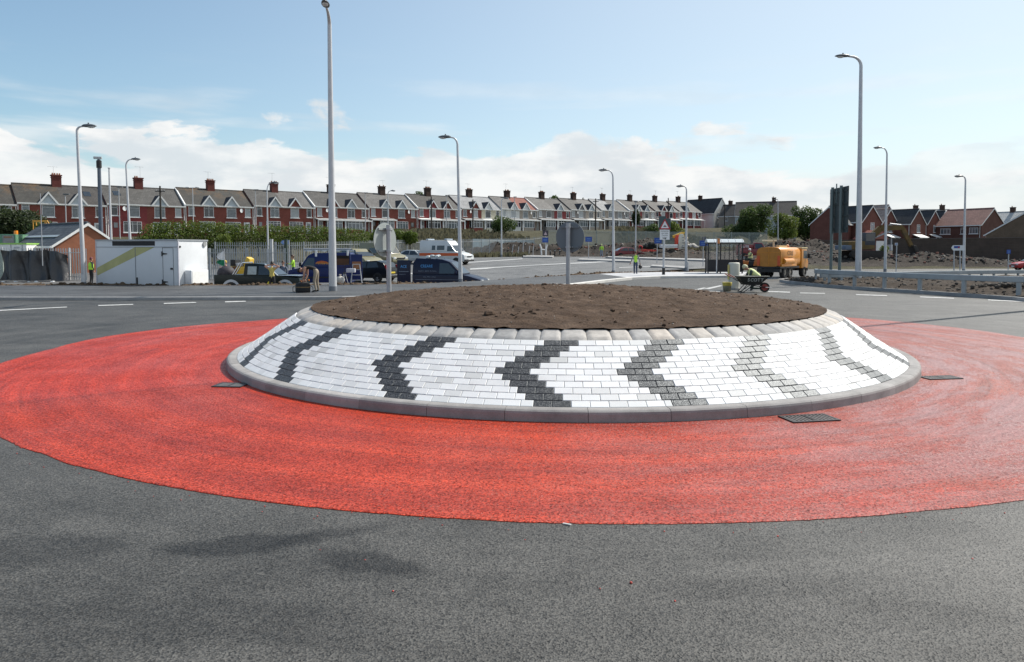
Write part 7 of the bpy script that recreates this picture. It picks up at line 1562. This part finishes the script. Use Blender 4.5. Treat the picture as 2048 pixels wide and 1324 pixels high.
# man bending over the bag, facing left
q = P(633, 592, 30.4); q.z = .125
BEND = dict(pelvis=(-.02,0,.92), waist=(.10,0,1.00), chest=(.36,0,1.08), neck=(.52,0,1.02), head0=(.58,0,.99), head=(.66,0,.94), shl=(.44,.18,1.02), shr=(.44,-.18,1.02), ell=(.45,.20,.74), elr=(.42,-.2,.74), wrl=(.52,.12,.54), wrr=(.48,-.10,.53), hil=(-.02,.09,.88), hir=(-.02,-.09,.88), knl=(.06,.12,.48), knr=(.0,-.12,.48), anl=(-.02,.13,.09), anr=(-.06,-.13,.09), tol=(.15,.15,.035), tor=(.11,-.15,.035))
person('man in black T shirt and khaki trousers bending over a tool bag', q, math.pi, BEND, S_BLACK, J_KHAKI, sleeve=M_SKIN, hair=M_HAIR, face_dir=(.55,0,-.8))
# yellow shirt, back to us, hands behind the head
q = P(543, 500, 39.8); q.z = -.58
person('man in a pale yellow T shirt at the pickup, hands behind his head', q, math.pi/2, dict(shl=(0,.19,1.44), shr=(0,-.19,1.44), ell=(.02,.40,1.52), elr=(.02,-.40,1.52), wrl=(.08,.14,1.60), wrr=(.08,-.14,1.60), head=(.05,0,1.66)), S_YEL, J_BLACK, sleeve=M_SKIN, scale=1.04)
q = P(566, 500, 44.2); q.z = -.58
person('bare headed man in a blue grey shirt beyond the pickup bonnet', q, -math.pi/2, {}, S_GREY, J_NAVY, hair=H_BRN, scale=1.02)
q = P(586, 500, 49.6); q.z = gz(q.x, q.y) + .06
person('worker in a bright yellow jacket standing behind the blue van nose', q, R(200), dict(ell=(.12,.27,1.18), elr=(.12,-.27,1.18), wrl=(.30,.10,1.22), wrr=(.30,-.10,1.22)), M_HIVIS, J_NAVY, hair=H_BRN, scale=1.05)
q = P(451, 500, 44.6); q.z = gz(q.x, q.y)
person('person in a red jersey standing beside the flag and yellow machine', q, R(230), dict(ell=(.15,.27,1.2), wrl=(.33,.12,1.32)), S_RED, J_BLACK, hair=mat('yellow_hat', (.5,.33,.04), .7, .2, 6), scale=1.0)
q = P(181, 500, 48.4); q.z = gz(q.x, q.y) + .04
person('person in hi vis vest and black trousers beside the left trailer end', q, R(60), dict(ell=(.05,.25,1.15), wrl=(.2,.2,.98)), S_DKG, J_BLACK, vest=M_HIVIS, hair=mat('dark_red_cap', (.12,.02,.03), .7, .2, 6), scale=1.0)
q = P(1271, 551, 54.6); q.z = .02
person('worker in a hi vis jacket and blue jeans walking away with a dark bag', q, math.pi/2 - .1, dict(elr=(-.05,-.30,1.14), wrr=(.06,-.33,.9), ell=(-.06,.30,1.14), wrl=(.0,.38,.92), knl=(.12,.09,.5), anl=(.06,.09,.09), tol=(.22,.1,.04), knr=(.0,-.08,.5), anr=(-.12,-.08,.1), tor=(.04,-.09,.035)), M_HIVIS, J_NAVY, sleeve=M_GREYJ, hair=H_BRN, scale=1.0)
T = thing('holdall', 'dark bag carried in the walking worker\'s right hand', 'bag', q + Vector((.36, .02, .62))); MB().ball((0,0,0), (.15,.2,.17), 10, 7).build('bag', M_BLACK, T); MB().tube([(0,-.1,.12), (0,0,.27), (0,.1,.12)], .012, 5).build('handle', M_BLACK, T)
q = P(1203, 514, 97.5); q.z = P(1203, 514.5, 97.5).z
person('far worker in a hi vis jacket and pale jeans beyond the car park', q, math.pi/2, {}, M_HIVIS, mat('pale_jeans', (.22,.27,.36), .8, .2, 6), hair=M_HIVISP, scale=1.0)
q = P(878, 500, 150); q.z = P(878, 466.5, 150).z
person('man with a bare orange tanned back bending over the street wall', q, math.pi, BEND, S_ORG, J_BLACK, sleeve=S_ORG, scale=1.25, face_dir=(.55,0,-.8))
# kneeling worker behind the barrow, facing left
q = P(1512, 583, 33.9); q.z = .0
person('kneeling worker in a pale hood and faded hi vis jacket behind the wheelbarrow', q, math.pi, dict(pelvis=(-.12,0,.52), waist=(.0,0,.64), chest=(.20,0,.80), neck=(.35,0,.92), head0=(.40,0,.95), head=(.47,0,1.0), shl=(.26,.18,.86), shr=(.26,-.18,.86), ell=(.36,.24,.62), elr=(.36,-.24,.62), wrl=(.55,.18,.48), wrr=(.55,-.18,.48), hil=(-.12,.1,.48), hir=(-.12,-.1,.48), knl=(.25,.14,.36), knr=(.2,-.14,.10), anl=(.18,.14,.08), anr=(-.22,-.14,.09), tol=(.32,.15,.04), tor=(-.3,-.15,.03)), M_HIVISP, S_DKG, sleeve=S_DKG, hat=mat('pale_hood', (.55,.53,.34), .8, .15, 5), vest=M_HIVISP, face_dir=(.8,0,-.5), scale=1.08)
q = P(1501, 500, 62.6); q.z = gz(q.x, q.y) + .55
person('roller driver in a dark green top and hi vis vest', q, R(200), dict(pelvis=(0,0,.62), waist=(0,0,.76), chest=(.02,0,.98), neck=(.04,0,1.16), head0=(.06,0,1.24), head=(.08,0,1.34), shl=(.02,.18,1.1), shr=(.02,-.18,1.1), ell=(.16,.24,.84), elr=(.16,-.24,.84), wrl=(.36,.15,.86), wrr=(.36,-.15,.86), hil=(.02,.1,.58), hir=(.02,-.1,.58), knl=(.42,.13,.56), knr=(.42,-.13,.56), anl=(.46,.13,.18), anr=(.46,-.13,.18), tol=(.62,.14,.13), tor=(.62,-.14,.13)), S_DKG, S_DKG, vest=M_HIVISP, hat=M_UPVC)
q = P(1284, 500, 95.5); q.z = P(1284, 505, 95.5).z
person('crouching figure in red at the edge of the rubble by the red car', q, math.pi, BEND, S_RED, S_RED, scale=.85, face_dir=(.55,0,-.8))

# loose red chippings on the near asphalt
random.seed(31); b = MB(); mr = mat('red_chip', (.5,.06,.04), .5, .2, 30)
for px, py, s in ((1262,1167,.011), (1200,1178,.006), (1350,1203,.007), (1945,1118,.006), (786,1183,.006), (640,1100,.004), (730,1120,.004), (380,905,.004), (845,1038,.008), (1050,1080,.004)): p = G(px, py); lump(b, (p.x, p.y, s*.5), s, 6, 4)
for i in range(60): a = R(random.uniform(-140, -50)); r = 9.0 + abs(random.gauss(0, .12)); lump(b, C0 + Vector((r*math.cos(a), r*math.sin(a), .004)), random.uniform(.003, .006), 5, 4)
tag(b.build('red_chippings', mr), 'loose red chippings scattered on the near asphalt', 'chippings', None, 'stuff')
b = MB(); p = G(1134, 1050)
b.obox((p.x, p.y, .006), (1, -.5), .03, .008, .004); structure(b.build('road_marking', M_LINE))
